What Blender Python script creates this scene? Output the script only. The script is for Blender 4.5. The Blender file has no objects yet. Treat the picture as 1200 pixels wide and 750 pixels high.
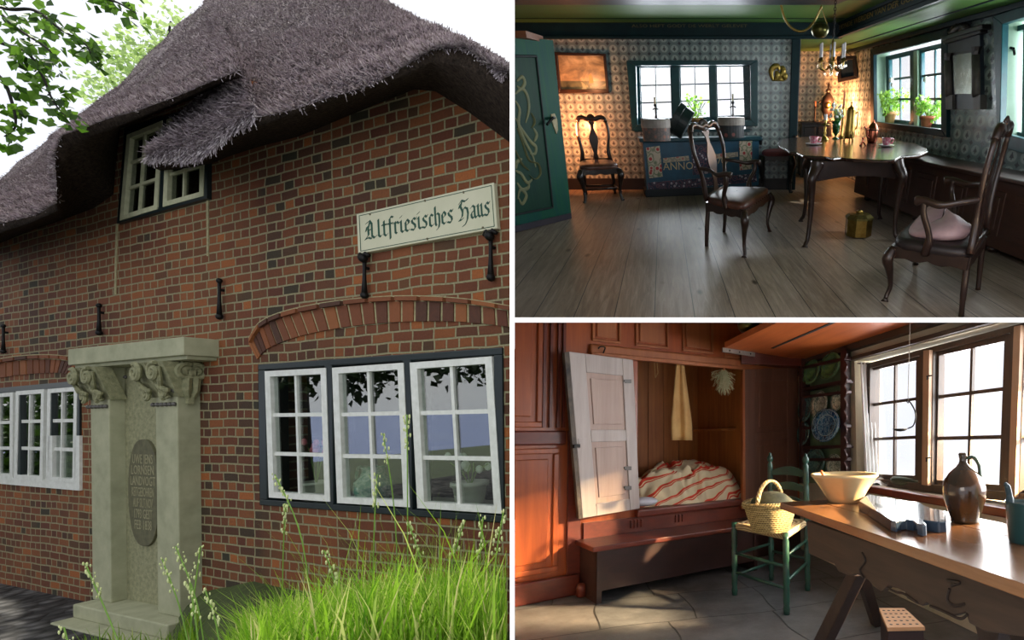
import bpy, math, random
import numpy as np
from mathutils import Vector, Matrix, noise
random.seed(7); rng = np.random.default_rng(7)
SC = bpy.context.scene; COL = SC.collection
# ---------------------------------------------------------------- camera, sky, sun, exposure
F, PX, PY = 620.0, 880.0, 470.0            # focal length and principal point in pixels of the 1200x750 frame
cd = bpy.data.cameras.new('camera'); cam = bpy.data.objects.new('camera', cd); COL.objects.link(cam)
cd.sensor_width = 36; cd.lens = F/1200*36; cd.shift_x = (600-PX)/1200; cd.shift_y = (PY-375)/1200
cd.clip_start = 0.05; cd.clip_end = 500
cam.rotation_euler = (math.pi/2, 0, 0); SC.camera = cam
W = bpy.data.worlds.new('sky'); SC.world = W; W.use_nodes = True
wn = W.node_tree.nodes; wl = W.node_tree.links
bg = wn['Background']; bg.inputs['Strength'].default_value = 1.0
tc = wn.new('ShaderNodeTexCoord'); nz = wn.new('ShaderNodeTexNoise'); rp = wn.new('ShaderNodeValToRGB')
nz.inputs['Scale'].default_value = 2.2; nz.inputs['Detail'].default_value = 5
rp.color_ramp.elements[0].position = .35; rp.color_ramp.elements[0].color = (.90, .96, 1.12, 1)
rp.color_ramp.elements[1].position = .6; rp.color_ramp.elements[1].color = (1.18, 1.18, 1.2, 1)
wl.new(tc.outputs['Generated'], nz.inputs['Vector']); wl.new(nz.outputs['Fac'], rp.inputs['Fac']); wl.new(rp.outputs['Color'], bg.inputs['Color'])
sd = bpy.data.lights.new('sun', 'SUN'); sun = bpy.data.objects.new('sun', sd); COL.objects.link(sun)
sd.energy = 4.2; sd.angle = .02; sd.color = (1, .95, .82)
SUNDIR = Vector((-.62, .30, 1.15)).normalized()
sun.rotation_euler = SUNDIR.to_track_quat('Z', 'Y').to_euler()
def area(name, M, loc, look, sx, sy, power, col=(1, 1, 1), spread=math.pi):
    l = bpy.data.lights.new(name, 'AREA'); o = bpy.data.objects.new(name, l); COL.objects.link(o)
    l.shape = 'RECTANGLE'; l.size = sx; l.size_y = sy; l.energy = power; l.color = col; l.spread = spread
    d = Vector(look).normalized(); q = (-d).to_track_quat('Z', 'Y')
    o.matrix_world = M @ Matrix.Translation(loc) @ q.to_matrix().to_4x4()
    return o
vs = SC.view_settings; vs.view_transform = 'Standard'; vs.look = 'None'; vs.exposure = 0; vs.gamma = 1; vs.use_curve_mapping = False
SC.cycles.use_denoising = True
SC.cycles.max_bounces = 8; SC.cycles.transparent_max_bounces = 16; SC.cycles.sample_clamp_indirect = 4; SC.cycles.caustics_reflective = False; SC.cycles.caustics_refractive = False
# ---------------------------------------------------------------- frames: each place has its own axes and eye height
class Fr:
    def __init__(s, ex, ey, ez, h):
        s.R = Matrix((ex, ey, ez)).transposed(); s.h = h
        s.M = Matrix.Translation(-h*Vector(ez)) @ s.R.to_4x4(); s.c = Vector((0, 0, h)); s.Rt = s.R.transposed()
    def ray(s, x, y): return s.Rt @ Vector(((x-PX)/F, 1, -(y-PY)/F))
    def floor(s, x, y, z=0):
        d = s.ray(x, y); return s.c + d*((z-s.h)/d.z)
    def hit(s, x, y, P, N):
        d = s.ray(x, y); N = Vector(N); return s.c + d*(N.dot(Vector(P)-s.c)/N.dot(d))
    def on(s, P, x, y, n=0):
        O, U, V, N = P; return s.hit(x, y, O+N*n, N)
    def dep(s, x, y, Y): return s.hit(x, y, (0, Y, 0), (0, 1, 0))
    def proj(s, p):
        w = s.R @ (Vector(p)-s.c); return PX+F*w.x/w.y, PY-F*w.z/w.y
    def zat(s, p, y):
        w = s.R @ (Vector((p[0], p[1], 0))-s.c); e = s.R.col[2]; k = PY-y
        return (k*w.y-F*w.z)/(F*e.z-k*e.y)
    def px(s, p):
        w = s.R @ (Vector(p)-s.c); return F/w.y
def n3(v): return Vector(v).normalized()
ex = n3((1700, -620, 38)); ez = n3(Vector((0, 0, 1))-ex*ex.z); A = Fr(ex, ez.cross(ex), ez, 1.6)
ez = n3((0, -350/620, 1)); ex = Vector((1, 0, 0)); B = Fr(ex, ez.cross(ex), ez, 1.25)
d1 = n3(((665-PX)/F, 1, -(512-PY)/F)); d2 = n3(((1645-PX)/F, 1, -(503-PY)/F)); ez = d2.cross(d1).normalized(); C = Fr(d1.cross(ez), d1, ez, 1.0)
WORLD = Fr(Vector((1, 0, 0)), Vector((0, 1, 0)), Vector((0, 0, 1)), 0)
# ---------------------------------------------------------------- materials
def S(r, g, b):
    f = lambda c: ((c/255+.055)/1.055)**2.4 if c > 10 else c/255/12.92
    return (f(r), f(g), f(b), 1)
class NT:
    def __init__(s, name):
        s.m = bpy.data.materials.new(name); s.m.use_nodes = True; s.t = s.m.node_tree; s.b = s.t.nodes['Principled BSDF']; s.out = s.t.nodes['Material Output']
    def n(s, typ, **k):
        q = s.t.nodes.new('ShaderNode'+typ)
        for a, v in k.items():
            if a.startswith('i_'):
                q.inputs[int(a[2:]) if a[2:].isdigit() else a[2:].replace('_', ' ')].default_value = v
            else: setattr(q, a, v)
        return q
    def l(s, a, b): s.t.links.new(a, b)
    def coord(s, sc=(1, 1, 1), rot=(0, 0, 0), loc=(0, 0, 0)):
        c = s.n('TexCoord'); mp = s.n('Mapping'); mp.inputs['Scale'].default_value = sc; mp.inputs['Rotation'].default_value = rot; mp.inputs['Location'].default_value = loc
        s.l(c.outputs['Object'], mp.inputs[0]); return mp.outputs[0]
    def ramp(s, fac, stops, interp='LINEAR'):
        r = s.n('ValToRGB'); r.color_ramp.interpolation = interp; e = r.color_ramp.elements
        while len(e) < len(stops): e.new(.5)
        for i, (p, c) in enumerate(stops): e[i].position = p; e[i].color = c
        s.l(fac, r.inputs[0]); return r.outputs[0]
    def noise(s, vec, scale, detail=4, rough=.5, dist=0):
        q = s.n('TexNoise'); q.inputs['Scale'].default_value = scale; q.inputs['Detail'].default_value = detail; q.inputs['Roughness'].default_value = rough; q.inputs['Distortion'].default_value = dist
        s.l(vec, q.inputs['Vector']); return q.outputs['Fac']
    def mix(s, fac, a, b, mode='MIX'):
        q = s.n('MixRGB', blend_type=mode)
        for i, v in ((0, fac), (1, a), (2, b)):
            if isinstance(v, (int, float)): q.inputs[i].default_value = v
            elif isinstance(v, tuple): q.inputs[i].default_value = v
            else: s.l(v, q.inputs[i])
        return q.outputs[0]
    def math(s, op, a, b=0.0):
        q = s.n('Math', operation=op)
        for i, v in ((0, a), (1, b)):
            if isinstance(v, (int, float)): q.inputs[i].default_value = v
            else: s.l(v, q.inputs[i])
        return q.outputs[0]
    def bump(s, h, strength=.5, dist=.01):
        q = s.n('Bump'); q.inputs['Strength'].default_value = strength; q.inputs['Distance'].default_value = dist
        s.l(h, q.inputs['Height']); s.l(q.outputs[0], s.b.inputs['Normal'])
    def set(s, **k):
        for a, v in k.items():
            i = s.b.inputs[a.replace('_', ' ')]
            if isinstance(v, (int, float, tuple)): i.default_value = v
            else: s.l(v, i)
        return s.m
MC = {}
def mat(name, c, c2=None, rough=.6, metal=0, sc=(1, 1, 1), scale=8, bump=0, island=None, coat=0, spec=.5, detail=4, tr=0, lo=.3, hi=.7):
    """plain procedural material: two colours mixed by (stretched) noise, optional random shade per loose piece"""
    if name in MC: return MC[name]
    t = NT(name); v = t.coord(sc); fac = t.noise(v, scale, detail, .6)
    if c2 is None: c2 = tuple(x*.75 for x in c[:3])+(1,)
    col = t.ramp(fac, [(lo, c), (hi, c2)])
    if island:
        g = t.n('NewGeometry'); col2 = t.ramp(g.outputs['Random Per Island'], [(i/(len(island)-1) if len(island) > 1 else 0, q) for i, q in enumerate(island)])
        col = t.mix(.75, col, col2)
    t.set(Base_Color=col, Roughness=rough, Metallic=metal, Coat_Weight=coat, Specular_IOR_Level=spec)
    if tr: t.set(Transmission_Weight=tr)
    if bump: t.bump(fac, bump, .01)
    MC[name] = t.m; return t.m
def wood(name, c, c2, rough=.5, axis=0, scale=3, bump=.25, coat=0, fine=22, spec=.5):
    """streaked wood, grain running along the given axis"""
    if name in MC: return MC[name]
    t = NT(name); s = [1, 1, 1]; s = [fine/scale if i != axis else .6 for i in range(3)]
    v = t.coord(tuple(s)); f = t.noise(v, scale, 6, .65, .4); f2 = t.noise(t.coord(), 2.5, 3)
    col = t.ramp(f, [(.3, c), (.7, c2)]); col = t.mix(.35, col, t.ramp(f2, [(.3, c2), (.7, c)]))
    t.set(Base_Color=col, Roughness=rough, Coat_Weight=coat, Coat_Roughness=.25, Specular_IOR_Level=spec); t.bump(f, bump, .004)
    MC[name] = t.m; return t.m
def glass_mat(name, refl=.1, tint=(1, 1, 1, 1), rough=0.0):
    if name in MC: return MC[name]
    t = NT(name); tr = t.n('BsdfTransparent'); gl = t.n('BsdfGlossy'); mx = t.n('MixShader'); lw = t.n('LayerWeight')
    lw.inputs['Blend'].default_value = .5; pw = t.math('MULTIPLY_ADD', t.math('POWER', lw.outputs['Facing'], 4.0), .6); pw.node.inputs[2].default_value = refl; tr.inputs[0].default_value = tint; gl.inputs['Roughness'].default_value = rough
    t.l(pw, mx.inputs[0]); t.l(tr.outputs[0], mx.inputs[1]); t.l(gl.outputs[0], mx.inputs[2]); t.l(mx.outputs[0], t.out.inputs[0])
    MC[name] = t.m; return t.m
# ---------------------------------------------------------------- mesh builder
class G:
    def __init__(s): s.v = []; s.f = []
    def add(s, vs, fs):
        b = len(s.v); s.v.extend([Vector(p) for p in vs]); s.f.extend([tuple(i+b for i in f) for f in fs]); return s
    def box(s, c, sz, R=None):
        c = Vector(c); h = Vector(sz)/2; P = []
        for z in (-1, 1):
            for y in (-1, 1):
                for x in (-1, 1):
                    q = Vector((x*h.x, y*h.y, z*h.z)); P.append(c+(R @ q if R else q))
        return s.add(P, [(0, 2, 3, 1), (4, 5, 7, 6), (0, 1, 5, 4), (2, 6, 7, 3), (0, 4, 6, 2), (1, 3, 7, 5)])
    def b2(s, x0, x1, y0, y1, z0, z1): return s.box(((x0+x1)/2, (y0+y1)/2, (z0+z1)/2), (abs(x1-x0), abs(y1-y0), abs(z1-z0)))
    def prism(s, pts, d):
        n = len(pts); d = Vector(d); P = [Vector(p) for p in pts]; P += [p+d for p in P]
        fs = [tuple(range(n-1, -1, -1)), tuple(range(n, 2*n))]+[(i, (i+1) % n, (i+1) % n+n, i+n) for i in range(n)]
        return s.add(P, fs)
    def pp(s, fr, P, pix, n0, n1):
        pts = [fr.on(P, x, y, n1) for x, y in pix]; return s.prism(pts, P[3]*(n0-n1))
    def tube(s, pts, r, n=10, cap=True, closed=False, flat=1.0, upv=None):
        pts = [Vector(p) for p in pts]; m = len(pts); rs = r if isinstance(r, (list, tuple)) else [r]*m
        b = len(s.v); up = Vector(upv) if upv else None
        for i, p in enumerate(pts):
            a = pts[(i-1) % m] if (closed or i > 0) else p; c = pts[(i+1) % m] if (closed or i < m-1) else p
            t = (c-a).normalized() if (c-a).length > 1e-9 else Vector((0, 0, 1))
            if up is None: up = Vector((0, 0, 1)) if abs(t.z) < .9 else Vector((1, 0, 0))
            x = up-t*up.dot(t)
            if x.length < 1e-5: x = t.orthogonal()
            x.normalize(); y = t.cross(x)
            if not upv: up = x
            for k in range(n):
                th = 2*math.pi*k/n; s.v.append(p+(x*math.cos(th)+y*math.sin(th)*flat)*rs[i])
        for i in range(m if closed else m-1):
            j = (i+1) % m
            for k in range(n): s.f.append((b+i*n+k, b+i*n+(k+1) % n, b+j*n+(k+1) % n, b+j*n+k))
        if cap and not closed: s.f.append(tuple(b+k for k in range(n-1, -1, -1))); s.f.append(tuple(b+(m-1)*n+k for k in range(n)))
        return s
    def lathe(s, prof, c=(0, 0, 0), n=24, R=None, sx=1, sy=1):
        c = Vector(c); b = len(s.v); m = len(prof)
        for r, z in prof:
            for k in range(n):
                th = 2*math.pi*k/n; q = Vector((r*math.cos(th)*sx, r*math.sin(th)*sy, z)); s.v.append(c+(R @ q if R else q))
        for i in range(m-1):
            for k in range(n): s.f.append((b+i*n+k, b+i*n+(k+1) % n, b+(i+1)*n+(k+1) % n, b+(i+1)*n+k))
        if prof[0][0] > 1e-6: s.f.append(tuple(b+k for k in range(n-1, -1, -1)))
        if prof[-1][0] > 1e-6: s.f.append(tuple(b+(m-1)*n+k for k in range(n)))
        return s
    def ball(s, c, r, n=10, m=6, sz=(1, 1, 1), R=None):
        c = Vector(c); prof = []
        b = len(s.v)
        for i in range(m+1):
            ph = math.pi*i/m
            for k in range(n):
                th = 2*math.pi*k/n; q = Vector((math.sin(ph)*math.cos(th)*r*sz[0], math.sin(ph)*math.sin(th)*r*sz[1], -math.cos(ph)*r*sz[2])); s.v.append(c+(R @ q if R else q))
        for i in range(m):
            for k in range(n): s.f.append((b+i*n+k, b+i*n+(k+1) % n, b+(i+1)*n+(k+1) % n, b+(i+1)*n+k))
        return s
    def loft(s, rows, closed=False):
        b = len(s.v); n = len(rows[0])
        for r in rows: s.v.extend([Vector(p) for p in r])
        for i in range(len(rows)-1):
            for k in range(n if closed else n-1):
                j = (k+1) % n; s.f.append((b+i*n+k, b+i*n+j, b+(i+1)*n+j, b+(i+1)*n+k))
        return s
    def np(s, V, Fc):
        s.V = V; s.F = Fc; return s
def mk(g, name, m, M, loc, smooth=False, bevel=0, sub=0, solid=0, seg=2):
    loc = Vector(loc); me = bpy.data.meshes.new(name)
    if hasattr(g, 'V'):
        V = g.V-np.array(loc); me.vertices.add(len(V)); me.vertices.foreach_set('co', V.astype(np.float32).ravel())
        k = g.F.shape[1]; me.loops.add(g.F.size); me.loops.foreach_set('vertex_index', g.F.ravel().astype(np.int32))
        me.polygons.add(len(g.F)); me.polygons.foreach_set('loop_start', np.arange(0, g.F.size, k, dtype=np.int32)); me.update(calc_edges=True)
    else:
        me.from_pydata([tuple(p-loc) for p in g.v], [], g.f); me.update()
    if m is not None: me.materials.append(m)
    if smooth: me.polygons.foreach_set('use_smooth', [True]*len(me.polygons))
    o = bpy.data.objects.new(name, me); COL.objects.link(o)
    if solid: q = o.modifiers.new('s', 'SOLIDIFY'); q.thickness = solid; q.offset = 0
    if bevel: q = o.modifiers.new('b', 'BEVEL'); q.width = bevel; q.segments = seg; q.limit_method = 'ANGLE'; q.angle_limit = .6
    if sub: q = o.modifiers.new('u', 'SUBSURF'); q.levels = sub; q.render_levels = sub
    return o
class T:
    """a thing: an Empty at its base that parents its parts, or one mesh"""
    def __init__(s, fr, name, label, cat, loc, group=None, g=None, m=None, **k):
        s.fr = fr; s.loc = Vector(loc)
        if g is None: s.o = bpy.data.objects.new(name, None); COL.objects.link(s.o); s.o.empty_display_size = .1
        else: s.o = mk(g, name, m, None, s.loc, **k)
        s.o.matrix_world = fr.M @ Matrix.Translation(s.loc)
        s.o['label'] = label; s.o['category'] = cat
        if group: s.o['group'] = group
    def p(s, name, g, m, parent=None, label=None, **k):
        o = mk(g, name, m, None, s.loc, **k); o.parent = parent or s.o
        if label: o['label'] = label
        return o
def struct(fr, name, g, m, **k):
    o = mk(g, name, m, None, (0, 0, 0), **k); o.matrix_world = fr.M.copy(); o['kind'] = 'structure'; return o
class ST(T):
    def __init__(s, fr, name, loc=(0, 0, 0)):
        s.fr = fr; s.loc = Vector(loc); s.o = bpy.data.objects.new(name, None); COL.objects.link(s.o); s.o.matrix_world = fr.M @ Matrix.Translation(s.loc); s.o['kind'] = 'structure'
def lerp(a, b, t): return a+(b-a)*t
def bl(q, u, v):
    """point in a pixel quad TL,TR,BR,BL; u to the right, v downwards"""
    (a, b, c, d) = q; x = lerp(lerp(a[0], b[0], u), lerp(d[0], c[0], u), v); y = lerp(lerp(a[1], b[1], u), lerp(d[1], c[1], u), v); return (x, y)
def sq(q, u0, u1, v0, v1): return [bl(q, u0, v0), bl(q, u1, v0), bl(q, u1, v1), bl(q, u0, v1)]
def catmull(P, k=6):
    P = [Vector(p) for p in P]; out = []
    for i in range(len(P)-1):
        a, b, c, d = P[max(i-1, 0)], P[i], P[i+1], P[min(i+2, len(P)-1)]
        for j in range(k):
            t = j/k; out.append(.5*((2*b)+(c-a)*t+(2*a-5*b+4*c-d)*t*t+(3*b-a-3*c+d)*t*t*t))
    out.append(P[-1]); return out
def sash(th, fr, P, q, fu, fv, nx, ny, n0, n1, mf, mg, bar=.03, name='casement', pane='pane'):
    """one window sash in a pixel quad: rails, glazing bars and one pane"""
    g = G()
    for s4 in ((0, 1, 0, fv), (0, 1, 1-fv, 1), (0, fu, fv, 1-fv), (1-fu, 1, fv, 1-fv)): g.pp(fr, P, sq(q, *s4), n0, n1)
    for i in range(1, nx): u = lerp(fu, 1-fu, i/nx); g.pp(fr, P, sq(q, u-bar/2, u+bar/2, fv, 1-fv), (n0+n1)/2-.004, (n0+n1)/2+.014)
    for i in range(1, ny): v = lerp(fv, 1-fv, i/ny); g.pp(fr, P, sq(q, fu, 1-fu, v-bar/2*.8, v+bar/2*.8), (n0+n1)/2-.003, (n0+n1)/2+.012)
    c = th.p(name, g, mf)
    if mg:
        gg = G().pp(fr, P, sq(q, fu*.8, 1-fu*.8, fv*.8, 1-fv*.8), (n0+n1)/2-.004, (n0+n1)/2); th.p(pane, gg, mg, parent=c)
    return c
def holed(g, fr, P, x0, x1, z0, z1, holes, n0, n1):
    """rectangular wall in plane coordinates with rectangular holes, built cell by cell"""
    O, U, V, N = P
    xs = sorted({x0, x1, *[h[0] for h in holes], *[h[1] for h in holes]}); zs = sorted({z0, z1, *[h[2] for h in holes], *[h[3] for h in holes]})
    for a, b in zip(xs, xs[1:]):
        for c, d in zip(zs, zs[1:]):
            mx, mz = (a+b)/2, (c+d)/2
            if any(h[0] < mx < h[1] and h[2] < mz < h[3] for h in holes) or not (x0 <= mx <= x1 and z0 <= mz <= z1): continue
            pt = [O+U*x+V*z+N*n1 for x, z in ((a, c), (b, c), (b, d), (a, d))]; g.prism(pt, N*(n0-n1))
    return g
def uvz(P, p): q = Vector(p)-P[0]; return q.dot(P[1]), q.dot(P[2])
def clip(o, co, no):
    """cut a mesh object where it meets a partition (co, no in world space; keeps the side no points away from)"""
    import bmesh
    Mi = o.matrix_world.inverted(); bm = bmesh.new(); bm.from_mesh(o.data)
    c = Mi @ Vector(co); nn = (Mi.to_3x3() @ Vector(no)).normalized()
    bmesh.ops.bisect_plane(bm, geom=bm.verts[:]+bm.edges[:]+bm.faces[:], plane_co=c, plane_no=nn, clear_outer=True)
    bm.to_mesh(o.data); bm.free(); o.data.update()
def pixplane_x(x): d = (x-PX)/F; return (0, 0, 0), Vector((1, -d, 0)).normalized()      # partition plane seen edge-on at column x; normal to the right
def pixplane_y(y): d = -(y-PY)/F; return (0, 0, 0), Vector((0, -d, 1)).normalized()     # same for a row; normal upwards
# ---------------------------------------------------------------- partitions between the three places (seen edge-on)
def ptx(x, Y, z): return Vector(((x-PX)/F*Y, Y, z))
def ptz(y, Y, X): return Vector((X, Y, -(y-PY)/F*Y))
white = mat('white_plaster', (.93, .93, .93, 1), (.88, .88, .88, 1), rough=.9)
grey_side = mat('partition_side', (.34, .33, .31, 1), (.30, .29, .28, 1), rough=.95)
FX = [(0, 1, 2, 3), (1, 5, 6, 2), (4, 0, 3, 7), (5, 4, 7, 6), (3, 2, 6, 7), (0, 4, 5, 1)]
def wedge_x(Y0, Y1, z0, z1): return G().add([ptx(597.6, Y0, z0[0]), ptx(602.6, Y0, z0[0]), ptx(602.6, Y0, z1[0]), ptx(597.6, Y0, z1[0]), ptx(597.6, Y1, z0[1]), ptx(602.6, Y1, z0[1]), ptx(602.6, Y1, z1[1]), ptx(597.6, Y1, z1[1])], FX)
def wedge_y(Y0, Y1):
    a = (602.6-PX)/F; lo, hi = -(377.6-PY)/F, -(372.2-PY)/F
    return G().add([(a*Y0, Y0, lo*Y0), (1.0, Y0, lo*Y0), (1.0, Y0, hi*Y0), (a*Y0, Y0, hi*Y0), (a*Y1, Y1, lo*Y1), (9 if Y1 > 2 else 1.01, Y1, lo*Y1), (9 if Y1 > 2 else 1.01, Y1, hi*Y1), (a*Y1, Y1, hi*Y1)], FX)
struct(WORLD, 'wall_divider_edge', wedge_x(.8, .83, (-1.5, -1.5), (1.4, 1.4)), white)
struct(WORLD, 'wall_divider', wedge_x(.83, 9.5, (-1.5, -6), (1.4, 9)), grey_side)
struct(WORLD, 'floor_slab_edge', wedge_y(.8, .83), white)
struct(WORLD, 'floor_slab', wedge_y(.83, 9.5), grey_side)
# ================================================================ PLACE A: brick house under a thatched roof
YA = A.floor(170, 700).y
PA = (Vector((0, YA, 0)), Vector((1, 0, 0)), Vector((0, 0, 1)), Vector((0, -1, 0)))
CX = pixplane_x(597.6)
# brick material in wall coordinates (x along, z up)
t = NT('old_brick'); c = t.n('TexCoord'); sp = t.n('SeparateXYZ'); cb = t.n('CombineXYZ'); t.l(c.outputs['Object'], sp.inputs[0]); t.l(sp.outputs[0], cb.inputs[0]); t.l(sp.outputs[2], cb.inputs[1])
ns = t.n('TexNoise'); ns.inputs['Scale'].default_value = 2.2; ns.inputs['Detail'].default_value = 5; t.l(c.outputs['Object'], ns.inputs['Vector'])
vm = t.n('VectorMath', operation='MULTIPLY_ADD'); vm.inputs[1].default_value = (.07, .035, 0); t.l(ns.outputs['Color'], vm.inputs[0]); t.l(cb.outputs[0], vm.inputs[2])
def brk(mort):
    b = t.n('TexBrick', offset=.5, squash=.56, squash_frequency=2); b.inputs['Scale'].default_value = 1; b.inputs['Brick Width'].default_value = .195; b.inputs['Row Height'].default_value = .072
    b.inputs['Mortar Size'].default_value = mort; b.inputs['Mortar Smooth'].default_value = .25; b.inputs['Color1'].default_value = (0, 0, 0, 1); b.inputs['Color2'].default_value = (1, 1, 1, 1); b.inputs['Bias'].default_value = 0
    t.l(vm.outputs[0], b.inputs['Vector']); return b
b = brk(.0078)
col = t.ramp(b.outputs['Color'], [(0, S(52, 50, 32)), (.12, S(80, 50, 30)), (.3, S(118, 66, 38)), (.5, S(90, 46, 28)), (.7, S(140, 84, 44)), (.86, S(72, 44, 30)), (1, S(166, 96, 44))])
fine = t.noise(c.outputs['Object'], 60, 5, .7); big = t.noise(c.outputs['Object'], .9, 3)
col = t.mix(.45, col, t.ramp(fine, [(.3, (.25, .22, .2, 1)), (.7, (1, .98, .9, 1))]), 'MULTIPLY')
col = t.mix(t.ramp(big, [(.42, (0, 0, 0, 1)), (.62, (.55, .55, .55, 1))]), col, t.mix(.6, col, S(150, 86, 40)))
mor = t.ramp(fine, [(.3, S(122, 114, 84)), (.7, S(160, 152, 114))])
col = t.mix(b.outputs['Fac'], col, mor)
t.set(Base_Color=col, Roughness=.85)
h = t.math('SUBTRACT', t.math('MULTIPLY', fine, .35), b.outputs['Fac']); t.bump(h, .9, .012); BRICK = t.m
vous = mat('arch_brick', S(120, 60, 40), S(84, 40, 30), rough=.85, scale=40, bump=.4, island=[S(84, 52, 34), S(140, 84, 46), S(108, 64, 38), S(166, 104, 54), S(88, 50, 32), S(60, 48, 36)])
mortar = mat('lime_mortar', S(176, 168, 126), S(140, 134, 100), rough=.95, scale=30, bump=.4)
QW = dict(right=[(302, 427), (588, 407), (590, 613), (304, 592)], left=[(-70, 461), (93, 446), (93, 575), (-70, 561)], up=[(146, 150), (243, 120), (242.5, 232.5), (137, 262)])
holes = []
for q in QW.values():
    pts = [uvz(PA, A.on(PA, *p)) for p in q]; u0 = max(pts[0][0], pts[3][0]); u1 = min(pts[1][0], pts[2][0]); z0 = max(pts[2][1], pts[3][1]); z1 = min(pts[0][1], pts[1][1]); holes.append((u0, u1, z0, z1))
WL = sorted([tuple(uvz(PA, A.on(PA, x, y))) for x, y in ((-260, 375), (-45, 295), (0, 277), (40, 261), (75, 249), (110, 236), (126, 226), (128, 148), (141, 140), (200, 113), (246, 96), (284, 88), (300, 165), (350, 152), (420, 122), (485, 96), (510, 98), (550, 124), (604, 160))])
def wl(x):
    for (a, b), (c, d) in zip(WL, WL[1:]):
        if a <= x <= c: return lerp(b, d, (x-a)/(c-a))
    return WL[0][1] if x < WL[0][0] else WL[-1][1]
g = G(); xs = sorted({-13.5, *[round(-13.5+.12*i, 3) for i in range(102)], *[h[0] for h in holes], *[h[1] for h in holes], *[w_[0] for w_ in WL]})
for a, b in zip(xs, xs[1:]):
    if b-a < 1e-4: continue
    m_ = (a+b)/2; hs = sorted([(h[2], h[3]) for h in holes if h[0] < m_ < h[1]]); z = -.7
    for h0, h1 in hs: g.b2(a, b, YA, YA+.34, z, h0); z = h1
    ta, tb_ = max(wl(a+1e-5), z+.001), max(wl(b-1e-5), z+.001)
    g.prism([(a, YA, z), (b, YA, z), (b, YA, tb_), (a, YA, ta)], (0, .34, 0))
o = struct(A, 'wall_brick_facade', g, BRICK); clip(o, *CX)
# dark rooms behind the windows
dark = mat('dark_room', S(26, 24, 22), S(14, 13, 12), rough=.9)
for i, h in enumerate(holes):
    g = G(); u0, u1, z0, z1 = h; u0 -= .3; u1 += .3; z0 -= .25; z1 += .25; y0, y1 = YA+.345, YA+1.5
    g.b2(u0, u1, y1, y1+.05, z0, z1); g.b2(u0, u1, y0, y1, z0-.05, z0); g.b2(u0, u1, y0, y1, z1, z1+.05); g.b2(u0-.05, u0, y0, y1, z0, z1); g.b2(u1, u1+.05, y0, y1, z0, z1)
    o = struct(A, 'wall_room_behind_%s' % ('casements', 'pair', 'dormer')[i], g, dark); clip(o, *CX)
    g = G().b2(h[0], h[1], YA+.07, YA+.5, h[2]-.04, h[2]+.03); o = struct(A, 'trim_window_board_%s' % ('wide', 'side', 'dormer')[i], g, mat('pale_board', S(190, 188, 170), S(170, 168, 150))); clip(o, *CX)
wp = mat('white_paint', S(236, 238, 230), S(216, 218, 208), rough=.45, scale=20); gp = mat('black_green_paint', S(24, 38, 38), S(16, 28, 30), rough=.35, scale=12)
gA = glass_mat('window_glass', .2, (.9, .95, .92, 1)); gD = glass_mat('dormer_glass', .12, (.5, .55, .5, 1))
# window with three casements right of the monument
w = ST(A, 'window_1', (0, YA, 0)); q = QW['right']; g = G()
for s4 in ((0, 1, 0, .042), (0, 1, .958, 1), (0, .03, .042, .958), (.965, 1, .042, .958), (.272, .302, .03, .97), (.592, .625, .03, .97)): g.pp(A, PA, sq(q, *s4), -.14, .015)
w.p('frame', g, gp, bevel=.006)
for q in ([(310, 435), (381.5, 431), (386.5, 588), (315, 583)], [(389, 431), (472.5, 425), (480, 594.5), (395, 589.5)], [(480, 425), (576, 417.5), (587.5, 602), (489, 595.5)]):
    sash(w, A, PA, q, .085, .045, 2, 3, -.03, .02, wp, gA, bar=.035)
# left window
w = ST(A, 'window_2', (0, YA, 0)); q = QW['left']; g = G()
for s4 in ((0, 1, 0, .05), (.965, 1, .05, .5), (.78, .80, .05, .5), (.555, .575, .05, .95)): g.pp(A, PA, sq(q, *s4), -.14, .015)
w.p('frame', g, gp); g = G()
for s4 in ((0, 1, .93, 1), (.965, 1, .5, .93), (.775, .805, .5, .93), (0, .02, 0, 1)): g.pp(A, PA, sq(q, *s4), -.14, .02)
w.p('sill_frame', g, wp)
for q in ([(-66, 468), (-22, 463.5), (-22, 560), (-66, 556)], [(-20, 463), (15, 459.5), (14.5, 560.5), (-20, 558)], [(18.5, 458.5), (51.5, 456), (49.5, 563.5), (16, 560.5)], [(55.5, 456), (90, 453), (88, 567), (53.5, 563)]):
    sash(w, A, PA, q, .1, .045, 2, 3, -.03, .02, wp, gA, bar=.045)
# dormer window
dw = mat('dormer_paint', S(206, 206, 170), S(180, 182, 146), rough=.5, scale=20)
w = ST(A, 'window_3', (0, YA, 0)); q = QW['up']; g = G()
for s4 in ((0, 1, 0, .05), (0, 1, .95, 1), (0, .055, .05, .95), (.945, 1, .05, .95), (.46, .52, .05, .95)): g.pp(A, PA, sq(q, *s4), -.14, .03)
w.p('frame', g, gp)
for q, ny in (([(148.5, 158), (190, 141), (184, 245), (140, 258.5)], 3), ([(195, 140), (239.5, 124), (238, 229.5), (190.5, 242.5)], 3)):
    sash(w, A, PA, q, .1, .055, 2, ny, -.02, .035, dw, gD, bar=.04)
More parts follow.
